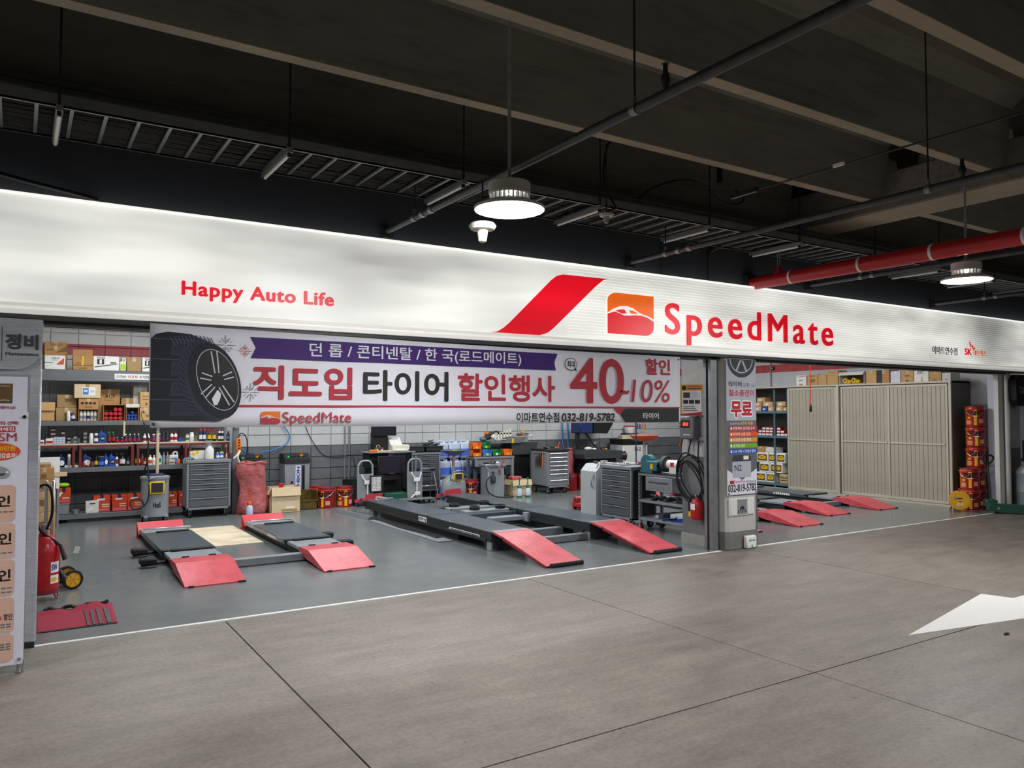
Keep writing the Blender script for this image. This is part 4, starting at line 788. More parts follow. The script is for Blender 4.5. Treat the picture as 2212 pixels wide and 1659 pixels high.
clutter('tool_heap', 'long tools and a blue-handled bar on the bottom shelf of the work cart', (7.3, .9, .176), [('bar', random.uniform(-.05, .1), random.uniform(.1, .7), .0, .14, random.choice(['charcoal', 'black', 'blue'])) for _ in range(6)] + [('lump', .05, .1, 0, .06, 'black'), ('box', 0, .5, 0, .07, 'darkgrey')])
clutter('tool_heap', 'ratchets, wrenches and a torque bar lying on the pier tool chest', (7.3, 2.1, .855), [('bar', random.uniform(-.15, .15), random.uniform(-.25, .25), .0, .15, 'steel') for _ in range(5)] + [('lump', -.1, .2, 0, .035, 'darkred'), ('lump', .05, .1, 0, .045, 'steel'), ('box', .1, -.2, 0, .05, 'orange'), ('box', .1, -.2, .05, .035, 'blue'), ('lump', .12, -.05, 0, .05, 'darkred')])
clutter('tool_heap', 'loose jack parts and a roller on the pale slanted cabinet', (7.25, 2.65, .845), [('box', 0, -.05, 0, .05, 'steel'), ('bar', .05, -.1, 0, .15, 'steel'), ('lump', -.05, .08, 0, .04, 'charcoal')])
t = thing('cable_clamp_stand', 'small black clamp lamp with blue grip among the cart tools', 'tool', (7.45, 1.7, .785)); b = mb('black'); b.ball((0, 0, .13), .05, 10, 6, (1.3, .7, .8)); b.cyl((0, 0, 0), (0, 0, .12), .012); b.box(-.08, -.02, -.03, .05, .08, .13); b.build('head', t); mb('blue').tube([(-.05, -.1, .02), (-.02, -.14, .06), (.02, -.13, .03)], .016, 7).build('grip', t)
# inflator, poster, hose and extinguisher on the pier's inner face (x = 6.925, facing the left bay)
t = thing('tyre_inflator', 'grey wall tyre inflator with red digits on the pier', 'inflator', (6.925, .50, 1.27), 0)
mb('midgrey').box(-.12, 0, -.13, .12, 0, .28, .02).build('case', t); mb('black').box(-.124, -.12, -.06, .08, .14, .23, .004).build('display_bezel', t); text(t, '30.0', (-.05, .04, .165, .205), 'led_red', frame='-x', w=.125, bold=.03)
for z, m in ((.22, 'green'), (.16, 'red'), (.10, 'blue')): mb(m).cyl((-.05, .12, z), (-.05, .132, z), .012).build('button', t); 
mb('red').ball((-.124, .10, .155), .011, 8, 5).build('button', t); mb('green').ball((-.124, .10, .2), .011, 8, 5).build('button', t)
flat(t, rect(-.05, .07, .05, .06), 'lavender', frame='-x', w=.121); mb('yellow').ball((-.122, -.04, .11), .008, 8, 5).build('lamp', t)
t = thing('instruction_poster', 'yellow framed instruction sheet above the tyre inflator', 'poster', (6.80, .40, 1.555), R(32))
mat('poster_yellow', 'd9a41c', .6); mb('poster_yellow').box(0, .005, -.135, .135, 0, .375).build('sheet', t); b = MB()
flat(None, rect(-.115, .115, .03, .30), 'white', frame='-x', w=.001, into=b); flat(None, [(-.135, 0), (.135, 0), (.135, .05), (-.135, .015)], 'red', frame='-x', w=.0015, into=b); flat(None, ell(-.09, .335, .028, .028), 'black', frame='-x', w=.0015, into=b)
for k in range(3): flat(None, rect(-.1 + k * .07, -.04 + k * .07, .145, .19), 'charcoal', frame='-x', w=.0018, into=b); flat(None, rect(-.1, .07 - .02 * k, .06 + k * .022, .068 + k * .022), 'midgrey', frame='-x', w=.0018, into=b)
flat(None, rect(-.1, -.02, .215, .28), 'darkgrey', frame='-x', w=.0018, into=b); flat(None, rect(.0, .1, .215, .28), 'lavender', frame='-x', w=.0018, into=b); flat(None, rect(-.05, .12, .345, .36), 'orange', frame='-x', w=.0018, into=b); flat(None, rect(-.05, .12, .32, .332), 'charcoal', frame='-x', w=.0018, into=b); b.build('print', t, smooth=0)
mb('alu').box(.005, .125, -.02, .02, .1, .14).build('bracket', t)
t = thing('hose_cabinet', 'empty grey bracket housing beside the tyre inflator', 'bracket', (6.925, .30, 1.25), 0)
mb('galv').box(-.06, 0, -.1, .1, .30, .58, .01).build('hood', t); mb('galv').box(-.03, 0, -.1, -.05, .02, .32, .01).build('arm', t); mb('galv').box(-.05, 0, -.1, .1, 0, .06, .01).build('foot', t)
t = thing('air_hose', 'coiled black air hose hanging on the pier above the extinguisher', 'hose', (6.86, .48, .78), 0)
for k in range(5):
    a_, b_ = (.235, .20, .225, .17, .21)[k], (.27, .25, .285, .22, .26)[k]; mb('rubber').tube([(-.012 * (k % 3) + .01 * math.sin(3 * q), .02 * math.sin(2 * k) + a_ * math.sin(q + .15 * k) , .03 + b_ * math.cos(q) - (.0, .05, -.01, .03, .06)[k]) for q in [2 * math.pi * n / 28 for n in range(28)]], .0095, 6, True).build('loop', t)
mb('rubber').tube([(.0, .05, .30), (.02, .04, .40), (.04, .02, .5)], .0095, 6).build('feed', t); mb('rubber').tube([(.0, -.16, .0), (0, -.12, .28), (.04, -.1, .48)], .0095, 6).build('tail', t); mb('black').ball((.03, -.1, .5), .022, 8, 6).build('hook', t)
mb('charcoal').cyl((.02, .0, .27), (.065, .0, .27), .012).build('hook', t); mb('brass' if 'brass' in M else 'gold').cyl((-.03, .14, .40), (-.01, .13, .5), .016).build('regulator', t)
def extinguisher(t, r, h, m='red'):
    mb(m).lathe([(r * .9, 0), (r, .01), (r, h * .72), (r * .8, h * .84), (r * .3, h * .92), (r * .25, h)], seg=22).build('cylinder', t)
t = thing('fire_extinguisher', 'small red wall extinguisher with white tag on the pier', 'extinguisher', (6.84, .36, .32), 0)
extinguisher(t, .075, .27); b = mb('black'); b.box(-.02, .02, -.05, .03, .27, .29); b.tube([(-.03, .03, .27), (-.08, .05, .24), (-.085, .05, .1)], .011, 6); b.build('valve', t); mb('chrome').ball((-.02, 0, .28), .016, 8, 5).build('gauge', t)
flat(t, rect(-.035, .035, .12, .19), 'white', frame='-x', w=.078, name='tag'); flat(t, rect(-.06, -.03, .12, .20), 'paper', frame='-x', w=.07, name='label'); mb('yellow').box(-.085, -.07, .03, .06, .04, .10).build('seal', t); mb('charcoal').box(.06, .086, -.02, .02, .1, .16).build('wall_hook', t)
t = thing('extinguisher_sign', 'small red fire equipment sign with down arrow on the pier', 'sign', (6.922, .27, .89), 0); mb('white').box(-.003, 0, -.055, .055, 0, .125).build('plate', t)
b = MB(); flat(None, rect(-.05, .05, .08, .12), 'red', frame='-x', w=.004, into=b); flat(None, rect(.012, .026, .03, .075), 'red', frame='-x', w=.004, into=b); flat(None, [(.0, .035), (.038, .035), (.019, .008)], 'red', frame='-x', w=.0045, into=b); flat(None, rect(-.04, -.01, .02, .06), 'darkred', frame='-x', w=.004, into=b); b.build('print', t, smooth=0); text(t, '소화', (-.045, .045, .086, .114), 'white', frame='-x', w=.005)
SHELF = [
    (2, 'red_white_box', 0.276, 0.072, 0.06, 'white', 'red', None),
    (2, 'red_white_box', 0.379, 0.094, 0.08, 'white', 'red', None),
    (2, 'small_carton', 0.428, 0.07, 0.232, 'darkred', 'white', None),
    (2, 'parts_organizer', 0.503, 0.142, 0.101, 'clearjug', 'grey', None),
    (2, 'small_carton', 0.554, 0.052, 0.187, 'darkred', 'white', None),
    (2, 'small_carton', 0.629, 0.048, 0.099, 'charcoal', 'white', None),
    (2, 'wire_basket', 0.706, 0.097, 0.074, 'galv', 'galv', None),
    (2, 'small_carton', 0.708, 0.048, 0.122, 'navy', 'white', None),
    (2, 'small_carton', 0.838, 0.053, 0.175, 'midgrey', 'white', None),
    (2, 'spray_can', 0.905, 0.053, 0.147, 'white', 'white', 'offwhite'),
    (2, 'spray_can', 0.968, 0.054, 0.146, 'navy', 'white', 'white'),
    (2, 'oil_jug', 1.053, 0.096, 0.189, 'blue', 'blue', 'ring'),
    (2, 'trigger_bottle', 1.143, 0.047, 0.175, 'black', 'green', 'red'),
    (2, 'trigger_bottle', 1.197, 0.045, 0.177, 'black', 'green', 'red'),
    (2, 'bottle', 1.247, 0.045, 0.085, 'navy', 'white', 'red'),
    (2, 'bottle', 1.313, 0.045, 0.084, 'navy', 'white', 'red'),
    (2, 'bottle', 1.361, 0.045, 0.131, 'navy', 'white', 'red'),
    (2, 'funnel', 1.374, 0.074, 0.151, 'green', 'green', None),
    (2, 'bottle', 1.417, 0.045, 0.131, 'navy', 'white', 'red'),
    (2, 'bottle', 1.48, 0.045, 0.134, 'navy', 'white', 'red'),
    (2, 'bottle', 1.534, 0.045, 0.133, 'navy', 'white', 'red'),
    (2, 'bottle', 1.62, 0.045, 0.131, 'white', 'white', 'darkred'),
    (2, 'bottle', 1.672, 0.045, 0.131, 'white', 'white', 'darkred'),
    (2, 'bottle', 1.738, 0.045, 0.126, 'navy', 'white', 'red'),
    (2, 'bottle', 1.753, 0.045, 0.123, 'navy', 'white', 'red'),
    (2, 'bottle', 1.829, 0.045, 0.133, 'navy', 'white', 'red'),
    (2, 'spray_can', 1.878, 0.05, 0.155, 'charcoal', 'black', 'darkgrey'),
    (2, 'spray_can', 1.934, 0.051, 0.155, 'charcoal', 'black', 'darkgrey'),
    (2, 'bottle', 2.002, 0.047, 0.154, 'white', 'red', 'red'),
    (2, 'bottle', 2.056, 0.049, 0.153, 'white', 'red', 'red'),
    (2, 'tin', 2.12, 0.051, 0.06, 'blue', 'blue', None),
    (2, 'spray_can', 2.226, 0.051, 0.119, 'offwhite', 'grey', 'green'),
    (2, 'spray_can', 2.29, 0.063, 0.142, 'white', 'white', 'offwhite'),
    (2, 'small_carton', 2.381, 0.052, 0.082, 'cream_card', 'cream_card', None),
    (2, 'spray_can', 2.423, 0.045, 0.199, 'navy', 'red', 'white'),
    (2, 'spray_can', 2.477, 0.045, 0.199, 'navy', 'red', 'white'),
    (2, 'trigger_bottle', 2.552, 0.052, 0.194, 'black', 'red', 'yellow'),
    (2, 'trigger_bottle', 2.625, 0.057, 0.193, 'black', 'red', 'yellow'),
    (2, 'spray_can', 2.705, 0.045, 0.156, 'black', 'white', 'lavender'),
    (2, 'spray_can', 2.75, 0.045, 0.155, 'black', 'white', 'lavender'),
    (2, 'bottle', 2.84, 0.055, 0.151, 'charcoal', 'black', 'sky'),
    (1, 'oil_jug', 0.538, 0.082, 0.197, 'navy', 'blue', 'white'),
    (1, 'spray_can', 0.627, 0.048, 0.195, 'steel', 'white', 'grey'),
    (1, 'bottle', 0.811, 0.055, 0.102, 'darkred', 'charcoal', 'gold'),
    (1, 'oil_jug', 0.855, 0.112, 0.195, 'navy', 'navy', 'lavender'),
    (1, 'bottle', 0.869, 0.045, 0.14, 'red', 'white', 'yellow'),
    (1, 'bottle', 0.927, 0.056, 0.098, 'darkred', 'charcoal', 'gold'),
    (1, 'bottle', 0.976, 0.045, 0.176, 'black', 'black', 'yellow'),
    (1, 'tin', 1.036, 0.086, 0.154, 'navy', 'midgrey', 'sky'),
    (1, 'oil_jug', 1.107, 0.05, 0.188, 'blue', 'blue', 'white'),
    (1, 'oil_jug', 1.188, 0.09, 0.186, 'blue', 'blue', 'ring'),
    (1, 'trigger_bottle', 1.247, 0.045, 0.208, 'white', 'black', 'darkred'),
    (1, 'trigger_bottle', 1.322, 0.076, 0.206, 'black', 'black', 'offwhite'),
    (1, 'bottle', 1.398, 0.045, 0.147, 'black', 'black', 'grey'),
    (1, 'trigger_bottle', 1.53, 0.067, 0.201, 'black', 'black', 'yellow'),
    (1, 'bottle', 1.591, 0.045, 0.174, 'darkred', 'green', 'darkred'),
    (1, 'bottle', 1.635, 0.049, 0.115, 'darkred', 'red', 'cream_card'),
    (1, 'bottle', 1.7, 0.061, 0.154, 'white', 'yellow', 'orange'),
    (1, 'bottle', 1.754, 0.045, 0.148, 'white', 'white', 'offwhite'),
    (1, 'canister', 1.804, 0.045, 0.165, 'clearjug', 'white', 'sky'),
    (1, 'oil_jug', 1.839, 0.047, 0.187, 'clearjug', 'white', 'green'),
    (1, 'bottle', 1.892, 0.046, 0.19, 'grey', 'grey', 'steel'),
    (1, 'bottle', 1.944, 0.045, 0.193, 'grey', 'grey', 'steel'),
    (1, 'canister', 2.035, 0.126, 0.186, 'offwhite', 'red', 'sky'),
    (1, 'flat_carton', 2.047, 0.155, 0.077, 'orange2', 'cream_card', None),
    (1, 'flat_carton', 2.299, 0.17, 0.233, 'offwhite', 'yellow', None),
    (1, 'tin', 2.744, 0.061, 0.178, 'offwhite', 'lime', None),
    (1, 'bottle', 2.83, 0.05, 0.184, 'white', 'red', 'offwhite'),
]
# ------------------------------------------------------------------ storage rack on the back wall of the left bay
t = thing('storage_rack', 'long grey four-level storage rack against the back wall, left bay', 'shelf', (0, 6.6, 0))
for z0, z1 in ((2.05, 2.213), (1.402, 1.468), (.722, .793), (.05, .123)): 
    s_ = mb('shelfgrey').box(-1.1, 2.88, 0, .03, z0, z1, .004).build('front_beam', t); mb('midgrey').box(-1.1, 2.88, .03, .62, z1 - .02, z1).build('deck', t)
for x in (-.2, 2.84): mb('shelfgrey').box(x, x + .05, .56, .62, 0, 2.2).build('post', t)
mb('charcoal').box(.62, 2.8, .02, .06, .0, .05).build('skirting', t)
mb('paper').box(1.19, 1.78, -.004, 0, 2.085, 2.17).build('notice_strip', t)
for s, r_, m in (('고객님!', (1.205, 1.345, 2.105, 2.15), 'navy'), ('리프트', (1.37, 1.505, 2.105, 2.15), 'red'), ('위 차량탑승', (1.525, 1.705, 2.105, 2.15), 'navy'), ('절', (1.725, 1.765, 2.105, 2.15), 'red')): text(t, s, r_, m, w=.005, bold=.02)
mb('cream_card').box(1.32, 1.345, -.006, 0, 1.24, 1.46).build('hanging_tape', t)
t = thing('riser_shelf', 'red-brown steel riser frame with wooden board holding bottles', 'shelf', (0, 6.62, .795))
mb('plywood').box(-.4, 2.86, 0, .4, .325, .345).build('board', t)
for x0, x1 in ((-.4, .70), (.75, 1.47), (1.51, 2.22), (2.25, 2.86)):
    fr = mb('shelfred').box(x0, x1, -.004, .03, .29, .325).build('frame_bar', t)
    for x in (x0, x1 - .035): mb('shelfred').box(x, x + .035, -.004, .03, 0, .29).build('upright', fr)
    for x in (x0, x1 - .035): mb('shelfred').box(x, x + .035, .36, .39, 0, .325).build('upright', fr)
cnt = {}
LN = {2: 'riser board', 1: 'lower deck'}
for lv, kind, x, w_, h_, body, cap, lab in SHELF:
    z = {2: 1.141, 1: .794}[lv]; k = cnt.get((lv, kind), 0); cnt[(lv, kind)] = k + 1; back = False
    if kind in ('spray_can', 'bottle', 'trigger_bottle', 'oil_jug', 'canister', 'tin'):
        o = vessel(kind, (x, 6.66 if kind not in ('oil_jug', 'canister') else 6.64, z), w_, h_, body, cap, lab)
        nm = kind.replace('_', ' '); o['label'] = '%s with %s cap on the %s, %s %s from left' % (('dark ' if body in ('black', 'charcoal') else 'blue ' if body in ('navy', 'blue', 'sky') else 'red ' if 'red' in body else 'pale ') + nm, cap if cap not in ('charcoal', 'midgrey') else 'dark', LN[lv], nth(k), nm); o['group'] = 'bottles and cans on the rack'
    elif kind in ('small_carton', 'red_white_box', 'flat_carton'):
        if kind == 'flat_carton' and k == 1: x, h_ = x + .10, h_ - .03
        bk = kind == 'small_carton'
        if kind == 'flat_carton': carton(kind, {0: 'orange and cream', 1: 'white and yellow'}[k] + ' flat carton standing on the lower rack deck', (x, 6.64, z), w_, .18, h_, body, tape=cap, prints=[('r', 0, .48, 0, 1, cap), ('r', .06, .4, .2, .5, 'gold'), ('r', .56, .9, .3, .6, 'pink')])
        else:
            n = max(1, round(h_ / .06)) if bk else 1
            for i in range(n):
                carton(kind, '%s small parts carton on the riser board, pile %s from left, %s up' % ({'darkred': 'red and white', 'charcoal': 'dark', 'navy': 'blue', 'midgrey': 'grey', 'cream_card': 'cream', 'white': 'white and red'}[body], nth(k), nth(i)), (x, 6.84 if bk else 6.64, z + i * h_ / n), w_, .12, h_ / n - .001, body, group='small parts cartons', tape=cap, prints=[('r', .08, .92, .15, .6, cap)])
    elif kind == 'parts_organizer':
        o = thing('parts_organizer', 'clear grey parts organizer box on the riser board', 'organizer', (x, 6.64, z)); mb('clearjug').box(-w_ / 2, w_ / 2, 0, .12, 0, h_, .004).build('case', o); b = mb('grey')
        for i in range(5): b.box(-w_ / 2 + i * w_ / 4 - .002, -w_ / 2 + i * w_ / 4 + .002, -.003, 0, 0, h_)
        for i in range(4): b.box(-w_ / 2, w_ / 2, -.003, 0, i * h_ / 3 - .002, i * h_ / 3 + .002)
        b.build('dividers', o)
    elif kind == 'wire_basket':
        o = thing('wire_basket', 'small clear tray of bits on the riser board', 'basket', (x, 6.65, z)); b = mb('galv')
        for i in range(6): b.box(-w_ / 2 + i * w_ / 5 - .002, -w_ / 2 + i * w_ / 5 + .002, 0, .004, 0, h_); b.box(-w_ / 2 + i * w_ / 5 - .002, -w_ / 2 + i * w_ / 5 + .002, .1, .104, 0, h_)
        for i in range(3): b.box(-w_ / 2, w_ / 2, 0, .004, i * h_ / 2 - .002, i * h_ / 2 + .002); b.box(-w_ / 2, -w_ / 2 + .004, 0, .1, i * h_ / 2, i * h_ / 2 + .004); b.box(w_ / 2 - .004, w_ / 2, 0, .1, i * h_ / 2, i * h_ / 2 + .004)
        b.box(-w_ / 2, w_ / 2, 0, .1, 0, .003); b.build('wires', o)
    elif kind == 'funnel':
        o = thing('funnel', 'green plastic funnel standing behind the white-capped bottles', 'funnel', (x, 6.8, z)); mb('green').lathe([(.012, .0), (.014, .06), (.035, .10), (.04, .15)], seg=16).build('cone', o); mb('green').lathe([(.041, .145), (.043, .15), (.041, .155)], seg=16).build('rim', o)
# cartons on the upper decks
y4, z4, y3, z3 = 6.64, 2.214, 6.64, 1.469
BR = 'cartons on the rack'
carton('carton', 'brown oil carton behind the white carton, highest on the rack', (.44, 6.84, z4), .29, .28, .41, 'card', 0, BR, prints=[('t', .3, .8, .86, .95, 'card_dark', 'HELIX'), ('p', [(.5, .62), (1, .66), (1, .9)], 'card_dark'), ('r', .1, .4, .7, .74, 'card_dark')])
carton('carton', 'white oil carton with orange corner and open top on the top deck', (.425, y4, z4), .257, .19, .2, 'white', 0, BR, tape='white', open_=0, prints=[('t', .35, .72, .75, .86, 'charcoal', 'HELIX'), ('t', .38, .62, .64, .7, 'red', 'ULTRA'), ('r', 0, .4, .46, .5, 'charcoal'), ('p', [(.55, .35), (.92, .35), (.95, .85)], 'orange'), ('r', .08, .16, .15, .3, 'lavender')])
carton('carton', 'brown carton with upright flap and yellow tape on the top deck', (.778, y4, z4), .254, .2, .21, 'card', 0, BR, tape='yellow', open_=3, prints=[('r', 0, 1, .3, .36, 'card_dark'), ('p', [(.42, .35), (.52, .3), (.56, .95), (.46, .98)], 'yellow'), ('r', .15, .4, .45, .5, 'card_dark'), ('r', .3, .7, .1, .16, 'card_dark')])
for x_, l_ in ((1.08, 'white motor oil carton with black figure one, middle of the top deck'), (1.69, 'white motor oil carton half hidden by the banner on the top deck')):
    carton('carton', l_, (x_, y4, z4), .34 if x_ < 1.5 else .25, .2, .215, 'white', 0, BR, tape='white', prints=[('t', .15, .45, .82, .95, 'charcoal', 'Mobil'), ('r', .15, .42, .42, .78, 'black'), ('t', .24, .33, .46, .76, 'white', '1', .04), ('p', [(.06, .2), (.95, .45), (.95, .5), (.06, .27)], 'charcoal'), ('r', .66, .88, .5, .6, 'gold')])
o = vessel('canister', (1.304, y4, z4), .085, .19, 'ivory', 'green', 'lime'); o['label'] = 'cream oil canister with green cap on the top rack deck'; o['category'] = 'bottle'
carton('carton', 'plain olive-brown carton on the top deck beside the cream canister', (1.455, y4, z4), .2, .2, .205, 'card2', 0, BR)
carton('carton', 'pale brown carton with a drooping flap, left on the middle deck', (.338, y3, z3), .2, .28, .27, 'card3', 0, BR, open_=1)
carton('carton', 'tan carton at the bottom of the pair on the middle deck', (.584, 6.72, z3), .265, .28, .195, 'card2', 0, BR, prints=[('r', .4, .75, .4, .6, 'card_dark')])
carton('carton', 'tan carton on top of the pair on the middle deck', (.588, 6.74, z3 + .197), .25, .26, .185, 'card2', 0, BR, prints=[('r', .4, .75, .45, .7, 'card_dark')])
for x_, b_, r_ in ((.609, 'white', 0), (.683, 'charcoal', -.35)):
    o = vessel('spray_can', (x_, 6.67, z3), .05, .15, b_, 'white' if b_ == 'white' else 'grey', 'lavender'); o['label'] = 'white spray can standing before the tan cartons' if b_ == 'white' else 'dark spray can leaning before the tan cartons'; o.rotation_euler = (0, r_, 0); o.location.z += .008 if r_ else 0
carton('carton', 'brown carton with its front cut open showing five white cans', (.861, y3, z3), .257, .24, .17, 'card', 0, BR, open_=2)
for i in range(5): o = vessel('spray_can', (.77 + i * .046, 6.70, z3 + .007), .042, .14, 'offwhite', 'white', 'grey' if i != 2 else 'navy'); o['label'] = 'white can in the cut-open brown carton, %s from the left' % nth(i); o['group'] = 'cans in the brown carton'
carton('carton', 'brown carton with handling symbols above the carton of white cans', (.861, y3, z3 + .171), .257, .24, .16, 'card', 0, BR, prints=[('r', .12 + .2 * i, .26 + .2 * i, .45, .65, 'black') for i in range(4)] + [('r', .3, .7, .15, .25, 'card_dark')])
carton('carton', 'brown carton with blue and white label, topmost on the middle deck', (.843, 6.62, z3 + .333), .34, .3, .205, 'cream_card', 0, BR, tape='card', prints=[('r', .3, .8, .2, .78, 'white'), ('r', .32, .54, .25, .72, 'sky'), ('r', .36, .5, .45, .6, 'lavender'), ('r', .6, .76, .55, .58, 'grey'), ('r', .6, .76, .45, .48, 'grey')])
carton('carton', 'tall brown carton with black angular logo on the middle deck', (1.15, 6.88, z3), .29, .26, .475, 'card', 0, BR, prints=[('t', .3, .78, .72, .83, 'black', 'ACT', .03), ('r', .28, .72, .64, .66, 'card_dark')])
carton('carton', 'brown carton lying open, full of red-capped tubes', (1.2, y3, z3), .29, .22, .24, 'card', 0, BR, open_=2)
q = 0
for i in range(3):
    for j in range(4 if i < 2 else 2):
        o = thing('grease_tube', 'red-ended tube in the open carton, %s row from below, %s from left' % (nth(i), nth(j)), 'tube', (1.095 + (j + (2 if i == 2 else 0)) * .062, 6.67, z3 + .04 + i * .064), 0, 'red tubes in the carton'); mb('red').cyl((0, 0, 0), (0, .16, 0), .029, seg=14).build('barrel', o); mb('red').cyl((0, -.006, 0), (0, .0, 0), .023, seg=14).build('cap', o)
carton('carton', 'small brown carton lying open, full of blue-capped tubes', (1.446, y3, z3), .17, .2, .20, 'card', 0, BR, open_=2)
for i in range(3):
    for j in range(3 if i < 2 else 1):
        o = thing('grease_tube', 'blue-ended tube in the small open carton, %s row from below, %s from left' % (nth(i), nth(j)), 'tube', (1.40 + (j + (1 if i == 2 else 0)) * .045, 6.67, z3 + .032 + i * .046), 0, 'blue tubes in the carton'); mb('blue').cyl((0, 0, 0), (0, .15, 0), .021, seg=14).build('barrel', o); mb('blue').cyl((0, -.006, 0), (0, .0, 0), .016, seg=14).build('cap', o)
carton('carton', 'white flat carton lying over the blue-tube carton', (1.446, y3, z3 + .201), .185, .2, .05, 'offwhite', 0, BR, tape='white')
carton('carton', 'small brown carton behind the blue-tube carton', (1.40, 6.9, z3), .17, .2, .345, 'card', 0, BR)
carton('carton', 'tall white carton standing behind the stacked brown ones by the banner', (1.575, 6.9, z3), .19, .2, .54, 'offwhite', 0, BR, tape='white')
carton('carton', 'brown carton with script lettering, lower one by the banner edge', (1.625, y3, z3), .16, .2, .2, 'card3', 0, BR, prints=[('r', .15, .4, .6, .75, 'card_dark'), ('r', .5, .85, .3, .45, 'card_dark')])
carton('carton', 'brown carton with script lettering, upper one by the banner edge', (1.62, y3, z3 + .201), .15, .2, .235, 'card3', 0, BR, prints=[('r', .2, .8, .7, .75, 'card_dark'), ('r', .2, .8, .5, .55, 'card_dark'), ('r', .5, .7, .15, .3, 'card_dark')])
# battery cartons on the bottom deck
z0 = .124
mat('battery_orange', 'c8401a', .55, 0, .05)
for x_, w_, y_, l_ in ((.80, .17, 6.62, None), (1.06, .22, 6.66, 'orange battery carton behind the small white one on the bottom deck'), (1.29, .2, 6.63, 'orange battery carton, left one of the pair by the oil drainer'), (1.50, .21, 6.63, 'orange battery carton, right one of the pair by the oil drainer'), (2.03, .14, 6.7, 'orange battery carton half hidden behind the oil drainer'), (2.19, .13, 6.72, 'orange battery carton half hidden beside the left tool chest')):
    if l_: carton('carton', l_, (x_, y_, z0), w_, .22, .24, 'battery_orange', 0, 'orange battery cartons', tape='charcoal', prints=[('p', [(.2, .72), (.66, .72), (.7, .83), (.24, .83)], 'lavender'), ('r', .5, .95, .3, .36, 'cream_card'), ('r', .5, .95, .42, .5, 'cream_card'), ('r', .05, .95, .06, .22, 'pink')])
carton('carton', 'orange battery carton with a white slip, on the grey plastic tub', (.569, 6.62, z0 + .162), .17, .2, .22, 'battery_orange', 0, 'orange battery cartons', tape='charcoal', prints=[('p', [(.05, .5), (.3, .8), (.42, .7), (.15, .38)], 'white'), ('r', .1, .9, .1, .2, 'pink'), ('r', .4, .9, .3, .4, 'cream_card')])
o = thing('storage_tub', 'grey plastic tub under the orange carton at the rack end', 'tub', (.563, 6.62, z0)); mb('grey').box(-.075, .075, 0, .2, 0, .15, .012).build('tub', o); mb('grey').box(-.082, .082, -.005, .205, .14, .16, .005).build('lid', o)
carton('carton', 'small white battery carton with a paper slip on the bottom deck', (.93, 6.6, z0), .17, .05, .18, 'offwhite', 0, 'cartons on the rack', tape='lavender', prints=[('p', [(.3, .72), (.72, .72), (.75, .82), (.33, .82)], 'charcoal'), ('p', [(.12, .15), (.55, .3), (.6, .5), (.15, .38)], 'white')])
o = vessel('tin', (.72, 6.64, z0), .1, .06, 'galv', 'grey', None); o['label'] = 'low flat steel tin on the bottom deck'; o['category'] = 'tin'
tag(mb('lime').ball((.56, 6.7, z0 + .42), .06, 12, 7, (1.4, .8, .55)).build('lime_cloth'), 'crumpled lime green cloth on the orange battery carton', 'cloth')
# papers, laptop and folders at the left end of the lower deck
o = thing('paper_pile', 'pile of white and black papers on the lower rack deck', 'papers', (.48, 6.62, .794))
for i in range(6): mb(['white', 'paper', 'charcoal'][i % 3]).box(-.26 + .02 * (i % 3), .02 + .02 * (i % 2), 0, .2, i * .006 + .03, i * .006 + .034).build('sheet', o, rot=(0, 0, .05 * (i % 3)))
mb('white').box(-.26, .04, .02, .2, 0, .03).build('folder', o)
o = thing('label_printer', 'flat pale document scanner with dark lid on the lower rack deck', 'scanner', (.66, 6.64, .794)); mb('offwhite').box(-.14, .12, 0, .2, 0, .035, .006).build('base', o); mb('darkgrey').box(-.06, .10, .02, .18, .035, .06, .01).build('lid', o); mb('white').box(.10, .12, -.004, .0, .0, .05).build('tag', o)
o = thing('whiteboard', 'white board leaning against the rack end with a paper flag', 'board', (.37, 6.3, .0)); mb('white').box(-.15, .13, 0, .02, .53, .97).build('panel', o); mb('cream_card').box(.02, .22, -.01, -.006, .70, .76).build('paper_flag', o); mb('grey').box(-.15, -.12, 0, .27, .0, .53).build('leg', o); mb('grey').box(.1, .13, 0, .27, .0, .53).build('leg', o)
CS = 'cartons stacked behind the steel pillar'
for k, (x_, y_, z_, w_, h_, m_) in enumerate(((.30, 5.5, 0, .26, .30, 'card3'), (.30, 5.5, .301, .26, .27, 'card3'), (.31, 5.5, .572, .24, .10, 'card2'), (.30, 5.52, .673, .22, .2, 'card'), (.28, 5.54, .874, .18, .05, 'card2'))):
    carton('carton', ['brown carton at the foot of the pile behind the steel pillar', 'brown carton second in the pile behind the steel pillar', 'flat tan carton in the middle of the pile behind the pillar', 'brown carton with barcode near the top of the pillar pile', 'flat tan carton topping the pile behind the steel pillar'][k], (x_, y_, z_), w_, .35, h_, m_, 0, CS, prints=[('r', .3, .6, .3, .6, 'card_dark')])
